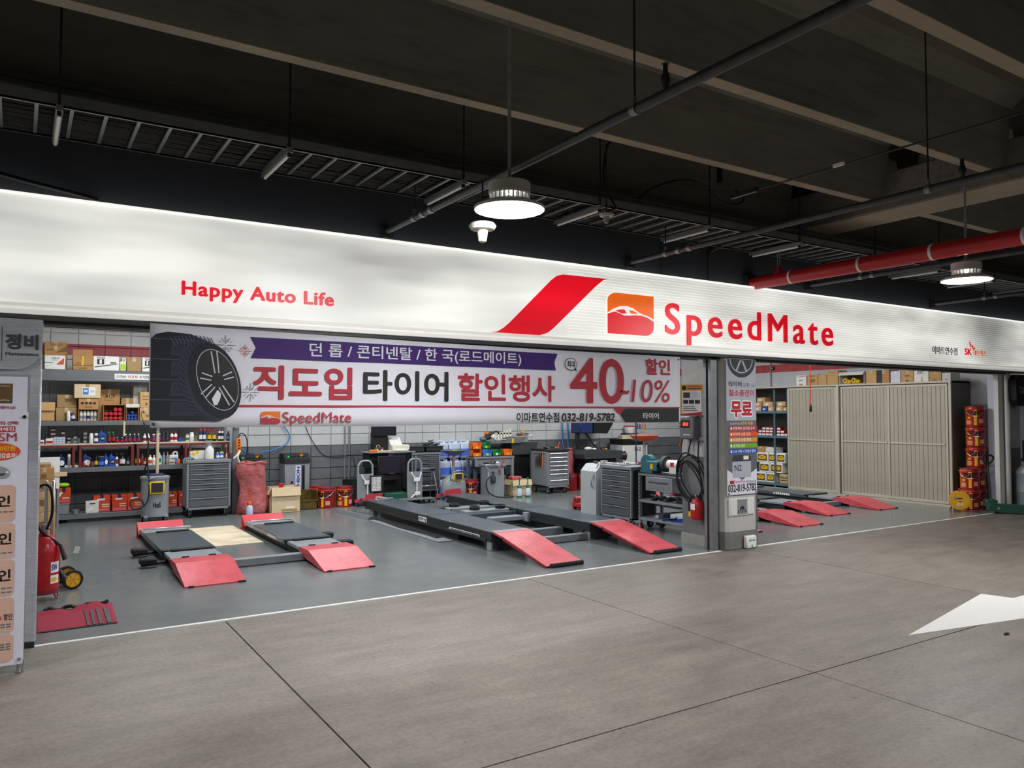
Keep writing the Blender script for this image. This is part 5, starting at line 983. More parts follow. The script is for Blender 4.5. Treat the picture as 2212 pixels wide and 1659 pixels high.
# ------------------------------------------------------------------ left foreground: extinguisher, hand truck, mat
t = thing('wheeled_extinguisher', 'large red wheeled fire extinguisher standing behind the steel pillar', 'extinguisher', (.20, 1.50, 0))
mat('tank_red', 'b01620', .28, 0, .06)
mb('tank_red').lathe([(.09, .09), (.12, .10), (.125, .16), (.125, .40), (.115, .47), (.08, .53), (.035, .56), (.03, .58)], seg=28).build('tank', t)
mb('darkred').lathe([(.118, .06), (.12, .065), (.12, .11), (.10, .11)], seg=24, caps=False).build('foot_ring', t)
b = mb('steel'); b.cyl((0, 0, .56), (0, 0, .64), .018); b.cyl((-.05, 0, .60), (.05, 0, .60), .01); b.build('valve', t); mb('red').cyl((-.05, 0, .60), (-.05, 0, .65), .012).build('lever', t)
b = mb('rubber'); b.tube([(.02, -.02, .60), (.06, -.03, .75), (.04, -.03, .95), (-.03, -.03, .97), (-.08, -.03, .85), (-.04, -.04, .62), (.08, -.06, .5), (.13, -.07, .45)], .011, 7); b.build('hose', t)
mb('charcoal').cyl((.12, -.07, .47), (.16, -.09, .34), .014, .022).build('nozzle', t); mb('charcoal').cyl((.12, -.02, .24), (.17, -.04, .16), .016, .02).build('spare_nozzle', t)
strip_cyl(t, 25, 62, .24, .33, .1265, 'white', 'label'); text_cyl(t, 'SW', 28, 54, .26, .31, .1275, 'blue', .04); strip_cyl(t, 25, 62, .15, .22, .1265, 'white', 'label'); strip_cyl(t, 28, 50, .165, .20, .1275, 'yellow', 'label_print')
mb('rubber').cyl((-.13, .02, .055), (-.09, .02, .055), .055, seg=18).build('wheel', t); b = mb('darkred'); b.tube([(.07, .05, .08), (.10, -.02, .01), (.12, .08, .0), (.10, .12, .08)], .006, 6); b.build('stand_leg', t)
mb('paper').box(.09, .13, -.10, -.098, .44, .50).build('inspection_tag', t, rot=(0, .3, 0))
t = thing('hand_truck', 'aluminium folding hand truck with yellow wheels behind the big extinguisher', 'hand truck', (.30, 1.92, 0))
for x in (-.09, -.04): mb('alu').box(x, x + .028, .0, .03, .06, .98, .006).build('upright', t)
b = mb('black'); b.box(-.10, .02, -.01, .05, .30, .42, .01); b.box(-.02, .14, -.02, .02, .08, .13, .008); b.build('bracket', t)
for x, y in ((.10, .14), (.14, -.10)):
    wo = mb('rubber').lathe([(.066, -.02), (.085, -.016), (.085, .016), (.066, .02), (.066, -.02)], seg=26, caps=False).build('tyre', t, (x, y, .086), (R(90), 0, R(20)))
    d_ = mb('yellow').lathe([(.012, -.014), (.067, -.010), (.067, .010), (.012, .014)], seg=24).build('wheel_disc', wo); s_ = mb('orange2')
    for k in range(6): s_.T = Matrix.Rotation(R(60 * k), 4, 'Z'); s_.box(.015, .064, -.004, .004, -.015, .015)
    s_.T = None; s_.build('spokes', d_ if False else wo); mb('grey').cyl((0, 0, -.02), (0, 0, .02), .008).build('axle', wo)
mb('black').box(.0, .16, -.07, -.03, .055, .085, .006).build('fork', t); mb('alu').box(-.10, .0, -.12, 0, .0, .012).build('toe_plate', t); mb('alu').box(-.1, .12, .02, .06, .0, .05).build('foot', t)
t = thing('floor_mat', 'red rubber-backed mat with black stripes and a curled edge', 'mat', (0, 0, 0))
NX, NY = 24, 14; vs = []; fs = []
for j in range(NY + 1):
    for i in range(NX + 1):
        u, v = i / NX, j / NY; x = .135 + u * (.53 + .02 * v); y = .36 + v * (.60 + .08 * u) + (.012 * math.sin(9 * u) if v == 1 else 0); z = .004 + (.035 * max(0, v - .85) / .15 * (.4 + u) * abs(math.sin(6 * u + .5)) if v > .85 else 0); vs.append((x, y, z))
for j in range(NY):
    for i in range(NX): a = j * (NX + 1) + i; fs.append((a, a + 1, a + NX + 2, a + NX + 1))
b = mb('mat_red'); b.add(vs, fs); o = b.build('pile', t); md = o.modifiers.new('s', 'SOLIDIFY'); md.thickness = .004; md.offset = 1
for u0, u1 in ((.62, .645), (.69, .725), (.77, .81), (.87, .93)): b = mb('charcoal'); b.prism([(.135 + u0 * .53, .365), (.135 + u1 * .53, .365), (.135 + u1 * .545, .87), (.135 + u0 * .545, .87)], 'z', .005, .0105); b.build('stripe', t, smooth=0)
b = mb('black'); b.tube([(.20 + .038 * i, .985 + .045 * i / 12 + .012 * math.sin(i * 2.1), .02 + .012 * math.sin(i * 1.7)) for i in range(13)], .016, 6); b.build('torn_edge', t); mb('rubber').box(.15, .66, .345, .365, .001, .006).build('rubber_border', t)

# ------------------------------------------------------------------ along the back of the left bay
t = thing('oil_drainer', 'grey wheeled waste oil drainer with tall ribbed tube before the rack', 'oil drainer', (1.70, 6.12, 0))
mb('liftgrey').lathe([(.17, .08), (.185, .09), (.19, .62), (.20, .63), (.20, .66), (.17, .67)], seg=28).build('drum', t); mb('navy').box(-.12, .12, -.06, .1, .66, .70, .01).build('tool_tray', t)
mb('beige').tube([(.03, .02, .68 + .0 * i + .65 * i / 40) for i in range(41)], [.024 if i % 2 else .018 for i in range(41)], 12).build('ribbed_tube', t); mb('galv').cyl((.03, .02, 1.30), (.03, .02, 1.37), .022).build('tube_cap', t)
b = mb('rubber'); b.tube([(-.16, -.05, .72), (-.13, -.15, .9), (-.12, -.16, 1.15), (-.14, -.14, 1.3), (-.18, -.12, 1.45)], .011, 7); b.build('suction_hose', t); b = mb('chrome'); b.tube([(-.18, -.12, 1.45), (-.21, -.11, 1.55), (-.2, -.11, 1.6), (-.17, -.11, 1.58)], .008, 6); b.build('wand', t)
b = mb('rubber'); b.tube([(-.13, -.15, .9), (-.10, -.2, .5), (-.15, -.22, .28), (-.3, -.2, .22), (-.34, -.18, .33), (-.22, -.18, .36), (-.16, -.2, .26)], .011, 7); b.build('loose_hose', t)
mb('yellow').box(-.10, .10, -.215, -.19, .42, .60, .01).build('catch_basket', t); mb('charcoal').box(-.08, .08, -.217, -.21, .44, .58).build('basket_opening', t); b = mb('galv'); b.tube([(-.1, -.2, .56), (-.11, -.22, .64), (.1, -.22, .66), (.11, -.2, .56)], .006, 6); b.build('basket_wire', t)
text_cyl(t, 'HoS', -14, 18, .22, .30, .188, 'black', .04)
for a in (45, 135, 225, 315): x, y = .2 * math.cos(R(a)), .2 * math.sin(R(a)); mb('steel').box(min(0, x), max(0, x), y - .012, y + .012, .085, .10).build('base_arm', t); caster(t, x, y, .04)
tool_chest('dark grey seven-drawer tool chest standing at the right end of the rack', (2.47, 6.22, 0), 0, .64, .36, .74, [1, 1, 1, 1, 1, 1.9, 1.9], hm='grey')
# small gear on that chest
o = vessel('trigger_bottle', (2.5, 6.36, .873), .13, .3, 'offwhite', 'steel', None); o['label'] = 'pale grease gun cup with metal spray head on the left tool chest'; o['category'] = 'spray gun'
carton('carton', 'white and yellow parts carton behind the spray gun on the left tool chest', (2.33, 6.40, .873), .2, .12, .12, 'offwhite', tape='yellow', prints=[('r', .1, .35, .5, .85, 'yellow')])
for i, (x_, m_) in enumerate(((2.63, 'sky'), (2.69, 'blue'))): o = vessel('bottle', (x_, 6.42, .873), .055, .1, m_, 'white', 'white'); o['label'] = '%s of two small blue bottles on the left tool chest' % ['left', 'right'][i]
o = thing('work_gloves', 'grey work gloves hanging over the left end of the tool chest', 'gloves', (2.19, 6.3, .873)); mb('midgrey').ball((0, 0, .02), .07, 10, 6, (1.2, .7, .35)).build('palm', o); b = mb('midgrey')
for k in range(4): b.tube([(-.06 + .03 * k, -.03, .02), (-.08 + .03 * k, -.07, .0), (-.085 + .03 * k, -.085, -.05)], .011, 6)
b.build('fingers', o)
t = thing('steel_post', 'grey steel post with socket and cables at the rack end', 'post', (2.915, 6.47, 0)); mb('midgrey').box(-.05, .05, 0, .08, 0, 3.2, .006).build('shaft', t); mb('grey').cyl((.0, -.03, 1.38), (.0, 0, 1.38), .045).build('socket', t); mb('orange2').box(-.02, .02, -.02, 0, 1.44, 1.47).build('warning_lamp', t)
for x in (-.09, -.065): mb('steel').tube([(x, -.02, .95), (x, -.02, 1.32), (x + .02, -.01, 1.36)], .009, 6).build('pipe', t)
t = thing('hoist_pendant', 'orange hoist pendant control hanging by the steel post', 'control', (2.93, 6.36, .90)); mb('orange2').box(-.035, .035, -.03, .03, .05, .29, .015).build('case', t)
for k in range(4): mb('black').cyl((0, -.036, .085 + k * .045), (0, -.03, .085 + k * .045), .013, seg=10).build('button', t)
mb('black').box(-.015, .015, -.034, -.03, .25, .27).build('badge', t); mb('rubber').tube([(.0, 0, .29), (.03, .0, .36), (.1, -.01, .33), (.13, -.02, .2), (.12, -.02, .0), (.1, -.02, -.18), (.06, -.03, -.2), (.02, -.03, -.12)], .008, 6).build('cord', t)
# air lines on the wall
for k, (x_, pts) in enumerate(((3.12, [(3.12, 7.26, 2.3), (3.12, 7.26, 1.2), (3.14, 7.24, 1.05), (3.22, 7.2, .93), (3.34, 7.1, .90)]), (3.5, [(3.72, 7.26, 1.55), (3.85, 7.24, 1.40), (3.98, 7.22, 1.22), (3.95, 7.22, 1.06), (3.7, 7.18, .95), (3.45, 7.12, .91)]))):
    cable('air_line', pts, .012, ['blue air line running straight down to the lift console', 'blue air line looping down to the lift console'][k], 'sky', 'hose')
for k, x_ in enumerate((4.42, 9.28)): cable('air_line', [(x_ * 1.0 + .62 if k else 10.05, 7.26, 2.2), (9.92 if k else 10.07, 7.26, 1.2), (9.88 if k else 10.02, 7.2, .95), (9.85 if k else 9.98, 7.1, .8)], .014, ['right blue air line behind the second tyre machine', 'left blue air line behind the second tyre machine'][k], 'sky', 'hose')
cable('conduit', [(5.02, 7.27, 2.6), (5.02, 7.27, .12)], .014, 'thin grey conduit on the block wall left of the alignment console', 'grey', 'conduit'); cable('conduit', [(5.1, 7.27, 2.6), (5.1, 7.27, .12)], .014, 'second grey conduit on the block wall left of the alignment console', 'grey', 'conduit')
cable('wall_cable', [(4.25, 7.27, 1.5), (4.35, 7.27, 1.2), (4.6, 7.27, .85), (4.9, 7.26, .78), (5.15, 7.25, .80), (5.2, 7.22, .5), (5.1, 7.2, .25), (5.3, 7.2, .3)], .006, 'thin black cable drooping along the block wall')
# lift consoles
def console(label, x, y, w, h):
    t = thing('lift_console', label, 'console', (x, y, 0), 0, 'lift consoles'); d = .3; mb('steel').box(-w / 2, w / 2, 0, d, 0, h - .16, .006).build('cabinet', t)
    mb('charcoal').prism([(-.02, h - .16), (d, h - .16), (d, h), (.08, h), (-.02, h - .09)], 'x', -w / 2 - .01, w / 2 + .01).build('control_head', t, smooth=0)
    mb('white').box(-.03, .06, -.004, 0, .1, h - .2).build('label_strip', t)
    vs, fs, ly = glyphs('HESHBON', .04, 0., 0., 1.); xs = [v.x for v in vs]; ys = [v.y for v in vs]; L = h - .36
    b = mb('blue'); b.add([(.045 - (v.y - min(ys)) / (max(ys) - min(ys)) * .06, -.006 + 7e-5 * q, .14 + (v.x - min(xs)) / (max(xs) - min(xs)) * L) for v, q in zip(vs, ly)], fs); b.build('lettering', t, smooth=0)
    mb('black').box(.08, .13, -.004, 0, .1, h - .2).build('black_strip', t); mb('black').cyl((-.09, -.01, h * .45), (-.09, 0, h * .45), .02).build('lock', t)
    for k, (u, m) in enumerate(((-.15, 'led_green'), (-.09, 'black'), (-.04, 'black'), (.02, 'black'), (.12, 'black'))): mb(m).cyl((u, .02, h - .055), (u, .014, h - .035), .014, seg=10).build('button', t)
    e = mb('yellow').cyl((.08, .045, h - .035), (.08, .035, h - .005), .03).build('stop_base', t); mb('red').cyl((.08, .035, h - .005), (.08, .028, h + .015), .026).build('stop_button', e)
    return t
console('grey lift console with blue upright lettering against the back wall', 4.06, 6.98, .42, .88); console('grey lift console mostly hidden behind the red sack', 3.3, 6.96, .36, .88)
# red sack
def sack(label, loc, w, h, seed, squash=1.):
    random.seed(seed); t = thing('sack', label, 'sack', loc); seg = 30; rows = 16; vs = []; fs = []
    for i in range(rows + 1):
        v = i / rows; r0 = w / 2 * (1.0 + .10 * math.sin(v * 9) - .12 * v ** 3)
        for k in range(seg):
            a = 2 * math.pi * k / seg; rr = r0 * (1 + .05 * math.sin(5 * a + 7 * v) + .04 * math.sin(11 * a - 13 * v + seed) + random.uniform(-.015, .015)); vs.append((rr * math.cos(a) + .02 * math.sin(v * 5), rr * .8 * math.sin(a) * squash, v * h + .02 * math.sin(3 * a) * v))
    fs = [(i * seg + k, i * seg + (k + 1) % seg, (i + 1) * seg + (k + 1) % seg, (i + 1) * seg + k) for i in range(rows) for k in range(seg)] + [tuple(range(seg - 1, -1, -1))]
    top = len(vs); vs.append((0, 0, h * .93)); fs += [(rows * seg + k, rows * seg + (k + 1) % seg, top) for k in range(seg)]
    b = mb('sack_cloth'); b.add(vs, fs); b.build('body', t, smooth=80)
    mb('sack_cloth').tube([(w * .47 * math.cos(q), w * .37 * math.sin(q) * squash, h + .012 * math.sin(4 * q)) for q in [2 * math.pi * n / 26 for n in range(26)]], .016, 7, True).build('rolled_hem', t); return t
t = sack('big worn pinkish-red woven sack standing right of the steel post', (3.13, 6.30, 0), .44, .80, 2); b = mb('ivory'); b.tube([(-.2, -.05, .8), (-.24, -.08, .9), (-.2, -.06, 1.0), (-.25, -.08, .93), (-.3, -.08, .88)], .014, 6); b.build('tied_rag', t)
sack('slumped red woven sack behind the second grey tool chest', (9.68, 6.85, .0), .38, .82, 5)
def pump_sprayer(label, x, y, col_, body):
    t = thing('pump_sprayer', label, 'sprayer', (x, y, 0), 0); mb(body).lathe([(.045, .0), (.05, .01), (.05, .13), (.035, .17), (.03, .18)], seg=18).build('bottle', t); mb(col_).lathe([(.036, .17), (.036, .21), (.02, .23), (.012, .235)], seg=16).build('pump_head', t); mb(col_).cyl((0, 0, .22), (0, 0, .34), .011).build('plunger', t); mb(col_).lathe([(.02, .34), (.024, .35), (.02, .365)], seg=12).build('knob', t); mb(col_).tube([(0, 0, .2), (-.05, -.02, .22), (-.075, -.03, .20)], .01, 6).build('spout', t)
    return t
pump_sprayer('orange pump sprayer with clear bottle in front of the red sack', 3.02, 5.98, 'orange', 'clearjug')
for k, x_ in enumerate((7.95, 8.14)): t = pump_sprayer('%s green pump sprayer standing before the second grey tool chest' % ['left', 'right'][k], x_, 5.95, 'green', 'clearjug'); mb('green').lathe([(.052, 0), (.056, .01), (.052, .03)], seg=18).build('base_ring', t)
carton('carton', 'large open cream carton with drooping flaps beside the red sack', (3.62, 6.12, 0), .46, .32, .40, 'cream_card', open_=1, prints=[('r', .5, .8, .16, .24, 'white'), ('r', .35, .9, .05, .13, 'card2')])
tag(mb('red').box(3.55, 3.62, 6.25, 6.30, .33, .46, .01).build('red_can'), 'small red container poking out of the cream carton', 'can')
t = thing('parts_bin', 'oily yellow plastic bin beside the cream carton', 'bin', (4.04, 6.30, 0)); mat('oily', '5b4a1c', .35, 0, .5, 12); b = mb('oily'); b.box(-.15, .15, 0, .3, 0, .01); b.box(-.15, -.14, 0, .3, 0, .30); b.box(.14, .15, 0, .3, 0, .30); b.box(-.15, .15, .29, .3, 0, .30); b.box(-.15, .15, 0, .01, 0, .16); b.box(-.16, .16, -.012, .0, .13, .16); b.build('tub', t)
for k in range(4): mb('offwhite' if k % 2 else 'charcoal').ball((-.08 + .05 * k, .1, .10), .03, 8, 5).build('old_filter', t)
pail('red oil pail behind the front one by the oily yellow bin', (4.34, 6.72, 0), R(-20)); pail('red oil pail with partly turned lettering by the oily yellow bin', (4.38, 6.40, 0), R(-48)); pail('red oil pail with full lettering left of the silver trolley', (4.69, 6.40, 0), R(-10))
pail('red oil pail beside the oil drainer with the round dish', (7.15, 6.40, 0), R(-30)); pail('red oil pail turned sideways right of the silver-handled tool chest', (9.55, 6.50, 0), R(-95)); pail('red oil pail with visible Z beside the second sack', (9.88, 6.40, 0), R(-8))
# wheel target trolleys
def target_cart(label, x, y, pat):
    t = thing('target_trolley', label, 'trolley', (x, y, 0), 0, 'wheel target trolleys'); b = mb('steel'); b.tube([(-.13, 0, .06), (-.13, 0, .62), (-.11, 0, .71), (-.06, 0, .76), (.06, 0, .76), (.11, 0, .71), (.13, 0, .62), (.13, 0, .06)], .018, 8); b.build('hoop_frame', t); mb('liftgrey').box(-.115, .115, -.006, .006, .08, .54).build('back_plate', t)
    mb('charcoal').box(-.17, .17, -.10, .16, .04, .07, .005).build('base', t)
    for s in (-1, 1):
        for yy in (-.07, .13): mb('rubber').cyl((s * .15 - .012, yy, .025), (s * .15 + .012, yy, .025), .025, seg=12).build('wheel', t)
    b = mb('white'); b.box(-.03, .09, -.05, -.02, .36, .43, .008); b.cyl((.03, -.035, .10), (.03, -.035, .40), .012); b.box(-.01, .09, -.05, -.02, .12, .18, .006); b.tube([(-.01, -.035, .42), (-.06, -.04, .48), (-.08, -.04, .53)], .014, 6); b.tube([(.08, -.035, .42), (.1, -.04, .48), (.11, -.04, .53)], .014, 6); b.tube([(-.0, -.035, .14), (-.07, -.04, .09), (-.09, -.04, .05)], .014, 6); b.build('wheel_clamp', t)
    if pat:
        tg = mb('black').box(.05, .30, -.10, -.06, .22, .52, .008).build('target_case', t); mb('white').box(.075, .245, -.104, -.10, .25, .49).build('target_face', t); b = mb('black')
        for r_ in range(9):
            for c_ in range(7): b.box(.085 + c_ * .023, .085 + c_ * .023 + .012, -.1055, -.104, .26 + r_ * .025 + (.006 if c_ % 2 else 0), .26 + r_ * .025 + .013 + (.006 if c_ % 2 else 0))
        b.build('target_dots', t, smooth=0)
    mb('steel').cyl((.0, -.05, .5), (.0, -.05, .83), .008).build('rod', t) if not pat else None
    return t
target_cart('silver hoop trolley carrying a black dotted wheel target', 5.02, 6.28, True); target_cart('silver hoop trolley with bare wheel clamp before the alignment console', 5.98, 6.35, False)
t = thing('trolley_base', 'low grey platform trolley under the bare clamp', 'trolley', (5.95, 6.0, 0)); mb('midgrey').box(-.35, .28, 0, .22, .07, .09, .004).build('deck', t)
for x in (-.3, .24): caster(t, x, .03, .025); caster(t, x, .19, .025)
# alignment console
t = thing('alignment_console', 'black wheel alignment console with monitor, screen and desk', 'console', (5.62, 6.62, 0))
mb('black').box(-.30, .26, .12, .45, 0, .62, .01).build('cabinet', t); mb('charcoal').box(-.36, .02, .10, .4, .60, .86, .01).build('upper_case', t); d_ = mb('steel').box(-.42, .48, -.06, .38, .868, .888, .006).build('desk', t)
mb('black').box(-.24, .06, .22, .34, .888, 1.22, .01).build('mast', t); m_ = mb('black').box(-.28, .20, .17, .22, 1.17, 1.34, .006).build('monitor', t); mb('lightbox_dark').box(-.265, .185, .168, .17, 1.19, 1.33).build('screen', m_)
l_ = mb('black').box(-.27, .26, -.10, -.04, .50, .82, .01).build('lower_monitor', t); mb('lightbox_dark').box(-.245, .235, -.103, -.10, .53, .80).build('screen', l_); mb('alu').box(-.05, .04, -.104, -.10, .505, .515).build('badge', l_); mb('black').box(-.22, .2, -.06, .14, .38, .50, .01).build('drawer', t)
for s in (-1, 1): mb('rubber').box(s * .25 - .04, s * .25 + .04, -.0, .45, 0, .03).build('foot', t)
o = thing('printer', 'cream inkjet printer standing on the alignment desk', 'printer', (5.875, 6.70, .889)); mb('ivory').box(-.17, .17, 0, .2, 0, .115, .012).build('body', o); mb('white').prism([(.08, .11), (.2, .11), (.23, .24), (.21, .25)], 'x', -.17, .06).build('paper_feed', o, smooth=0); mb('beige').box(-.1, .14, -.002, 0, .07, .08).build('slot', o); mb('white').box(-.12, .12, -.09, 0, .012, .02).build('output_tray', o)
o = thing('keyboard', 'flat pale keyboard on the alignment desk', 'keyboard', (5.47, 6.60, .889)); mb('beige').box(-.17, .19, 0, .12, 0, .018, .004).build('base', o); b = mb('ivory')
for r_ in range(4):
    for c_ in range(14): b.box(-.16 + c_ * .024, -.14 + c_ * .024, .012 + r_ * .026, .033 + r_ * .026, .018, .023)
b.build('keys', o, smooth=0)
o = thing('multimeter', 'orange handheld tester on the alignment desk', 'tester', (5.30, 6.58, .889)); mb('orange2').box(-.07, .07, 0, .08, 0, .045, .012).build('case', o); mb('lime').box(.05, .06, .02, .03, .045, .06).build('button', o)
o = thing('leather_radio', 'small brown radio with a carry loop on the alignment desk', 'radio', (5.49, 6.78, .889)); mat('brown', '5a3026', .5); mb('brown').box(-.09, .09, 0, .06, 0, .075, .008).build('case', o); b = mb('ivory'); b.tube([(-.05, .03, .07), (-.04, .03, .105), (.0, .03, .115), (.02, .03, .075)], .005, 6); b.build('carry_loop', o); 
for x in (-.045, .045): mb('ivory').cyl((x, -.004, .03), (x, 0, .03), .016, seg=12).build('dial', o)
o = thing('computer_mouse', 'black mouse at the right of the alignment desk', 'mouse', (6.02, 6.60, .889)); mb('black').ball((0, .04, .014), .05, 12, 7, (.7, 1, .4)).build('shell', o); mb('darkgrey').box(-.004, .004, -.008, .03, .028, .034).build('scroll_wheel', o)
cable('monitor_cable', [(5.26, 6.7, .86), (5.22, 6.7, .6), (5.2, 6.75, .35), (5.18, 6.8, .05)], .008, 'black cable dropping left of the alignment console')
tag(mb('charcoal').lathe([(.10, 0), (.13, .01), (.15, .40), (.155, .41), (.14, .41), (.12, .05)], seg=16, caps=True).build('waste_bin', None, (4.98, 6.85, 0)), 'black plastic waste bin behind the dotted target trolley', 'bin')
tag(mb('dkgreen').box(5.36, 5.78, 6.24, 6.44, .0, .19, .012).build('green_crate'), 'dark green crate behind the rear stop of the alignment lift', 'crate')
tool_chest('dark tool chest with two trays on top, behind the step ladder', (6.46, 6.86, 0), 0, .60, .38, .72, [1, 1, 1, 1, 1, 1.8, 1.8], hm='midgrey')
for k, x_ in enumerate((6.24, 6.62)):
    o = thing('tool_tray', '%s black tool tray on the chest behind the step ladder' % ['left', 'right'][k], 'tray', (x_, 6.84, .853)); b = mb('charcoal'); b.box(-.18, .18, 0, .3, 0, .01); b.box(-.18, .18, 0, .012, 0, .10); b.box(-.18, .18, .288, .3, 0, .1); b.box(-.18, -.168, 0, .3, 0, .1); b.box(.168, .18, 0, .3, 0, .1); b.build('tub', o, smooth=0); mb('charcoal').box(-.19, .19, -.012, .312, .09, .105).build('rim', o)
clutter('tool_heap', 'black diagnostic tools and leads lying on the right tool tray', (6.6, 6.95, .96), [('box', -.1, 0, 0, .05, 'charcoal'), ('coil', .02, .05, 0, .05, 'black'), ('lump', .12, .05, 0, .04, 'black'), ('box', .15, 0, .02, .03, 'black')])
t = thing('step_ladder', 'small aluminium two-step folding ladder before the dark tool chest', 'ladder', (6.33, 6.50, 0))
for s in (-1, 1):
    b = mb('alu'); b.tube([(s * .20, -.02, 0), (s * .15, .12, .55)], .014, 6); b.build('front_rail', t); b = mb('alu'); b.tube([(s * .20, .34, 0), (s * .15, .16, .55)], .012, 6); b.build('rear_rail', t); mb('rubber').box(s * .20 - .018, s * .20 + .018, -.04, 0, 0, .02).build('foot', t); mb('navy').box(s * .15 - .02, s * .15 + .02, .06, .2, .52, .56, .006).build('joint', t)
for z, y, w_ in ((.555, .04, .15), (.24, -.02, .175)): mb('alu').box(-w_, w_, y, y + .16, z, z + .025, .006).build('tread', t)
# blue fluid jugs
mat('jugfluid', '5a7be0', .3, 0, .05)
def jug(label, x, y, z):
    t = thing('fluid_jug', label, 'jug', (x, y, z), 0, 'blue washer fluid jugs'); mb('clearjug').box(-.12, .12, 0, .24, 0, .30, .03).build('shell', t); mb('jugfluid').box(-.121, .121, -.001, .241, .01, .21, .03).build('fluid', t); mb('clearjug').tube([(.03, .12, .29), (.04, .12, .335), (-.05, .12, .335), (-.07, .12, .29)], .014, 6).build('handle', t); mb('white').cyl((.08, .12, .29), (.08, .12, .33), .025, seg=12).build('cap', t); return t
for k, (x_, y_, z_) in enumerate(((6.90, 6.98, 0), (7.17, 6.98, 0), (6.92, 6.98, .352), (7.18, 7.0, .352), (6.90, 7.02, .704), (7.16, 7.02, .704), (7.43, 7.02, 0), (7.43, 7.02, .352), (7.42, 7.02, .704))): jug('blue fluid jug beside the dark chest, %s column, %s row' % (['left', 'middle', 'right'][0 if x_ < 7 else 1 if x_ < 7.3 else 2], ['bottom', 'second', 'top'][round(z_ / .352)]), x_, y_, z_)
# drainer with round dish
t = thing('oil_drainer', 'grey oil drainer with a round dish on a pole, black tool hooks', 'oil drainer', (6.74, 6.30, 0))
mb('liftgrey').lathe([(.20, .05), (.24, .10), (.25, .22), (.22, .36), (.12, .44), (.06, .46)], seg=28, sy=.7).build('tank', t); mb('steel').cyl((.0, 0, .44), (0, 0, .82), .026).build('pole', t); mb('midgrey').lathe([(.04, .80), (.12, .83), (.23, .885), (.245, .90), (.235, .90), (.22, .888), (.02, .86)], seg=32).build('dish', t); mb('lime').box(-.03, .05, -.03, .03, .885, .905).build('rag', t)
mb('yellow').box(-.10, .10, -.20, -.17, .36, .50, .02).build('catch_basket', t); mb('charcoal').box(-.07, .07, -.205, -.2, .38, .48).build('basket_opening', t); b = mb('galv'); b.tube([(-.12, -.1, .3), (-.12, -.18, .5), (.12, -.18, .52), (.13, -.1, .3)], .009, 6); b.build('basket_wire', t)
for x, y in ((-.15, -.1), (.15, -.1), (-.15, .12), (.15, .12)): caster(t, x, y, .03)
mb('red').cyl((-.04, -.02, .62), (-.04, -.03, .74), .008).build('valve_lever', t)
# parts washer / oil tank
t = thing('parts_tank', 'tall grey plastic drain tank with hose and hung tools before the bench', 'tank', (7.50, 6.05, 0))
mb('liftgrey').box(-.17, .19, 0, .30, .0, .60, .02).build('tank', t); mb('liftgrey').box(-.19, .21, -.02, .32, .58, .63, .012).build('rim', t); b = mb('steel'); b.tube([(-.25, -.03, .62), (-.05, -.06, .63), (.06, -.05, .55), (.08, -.04, .45)], .011, 6); b.tube([(-.25, -.03, .62), (-.2, -.05, .55), (-.14, -.05, .5)], .009, 6); b.build('guard_bar', t)
mb('charcoal').lathe([(.02, .33), (.045, .35), (.05, .44), (.025, .48), (.02, .55)], (-.09, -.05, -.05)).build('funnel', t); mb('black').box(.06, .11, -.008, 0, .45, .52).build('slot', t); mb('charcoal').prism([(.2, .56), (.34, .56), (.30, .44), (.24, .42)], 'y', .02, .12).build('scoop', t, smooth=0)
mb('red').tube([(.05, -.03, .45), (.10, -.03, .6), (.17, -.02, .74)], .011, 6).build('red_pliers', t); b = mb('rubber'); b.tube([(-.15, -.04, .42), (-.25, -.06, .3), (-.2, -.08, .12), (0, -.1, .03), (.3, -.12, .02)], .011, 7); b.build('drain_hose', t)
clutter('tool_heap', 'dirty parts and a brass tin heaped on the grey drain tank', (7.5, 6.15, .632), [('lump', -.1, 0, 0, .06, 'darkgrey'), ('lump', .02, .05, 0, .07, 'charcoal'), ('box', -.14, .05, 0, .04, 'gold'), ('lump', .1, .02, 0, .04, 'white'), ('bar', 0, 0, .02, .12, 'steel')])
# bench with bins
t = thing('work_bench', 'grey steel work bench behind the drain tank', 'bench', (7.80, 6.56, 0)); mb('grey').box(-.48, .44, 0, .34, .70, .74, .005).build('top', t); mb('grey').box(-.46, .42, .02, .05, .56, .70).build('apron', t)
for x in (-.46, .37): 
    for y in (0, .28): mb('grey').box(x, x + .05, y, y + .05, 0, .70).build('leg', t)
mb('black').box(-.40, -.05, .05, .28, .0, .42, .01).build('black_case', t); mb('charcoal').box(-.5, -.1, -.12, .02, .52, .56).build('pull_out_tray', t)
BN = 'small parts bins on the bench'
for k, (x_, y_, z_, m_, l_) in enumerate(((7.41, 6.60, .742, 'orange2', 'orange parts bin at the bottom left of the bench bins'), (7.42, 6.62, .88, 'orange2', 'orange parts bin stacked at the left of the bench bins'), (7.63, 6.58, .742, 'sky', 'blue parts bin with yellow tag on the bench'), (7.86, 6.60, .742, 'green', 'green parts box with white tag on the bench'), (7.70, 6.74, .88, 'green', 'green parts bin at the back of the bench'), (8.11, 6.60, .742, 'orange2', 'orange parts bin at the right of the bench'))):
    o = thing('parts_bin', l_, 'bin', (x_, y_, z_), 0, BN); b = mb(m_); w_ = .2; b.box(-.1, .1, 0, .15, 0, .01); b.box(-.1, -.092, 0, .15, 0, .13); b.box(.092, .1, 0, .15, 0, .13); b.box(-.1, .1, .14, .15, 0, .13); b.box(-.1, .1, 0, .008, 0, .07); b.build('tub', o, smooth=0); mb('white' if k == 3 else 'yellow').box(-.03, .02, -.004, 0, .02, .06).build('tag', o)
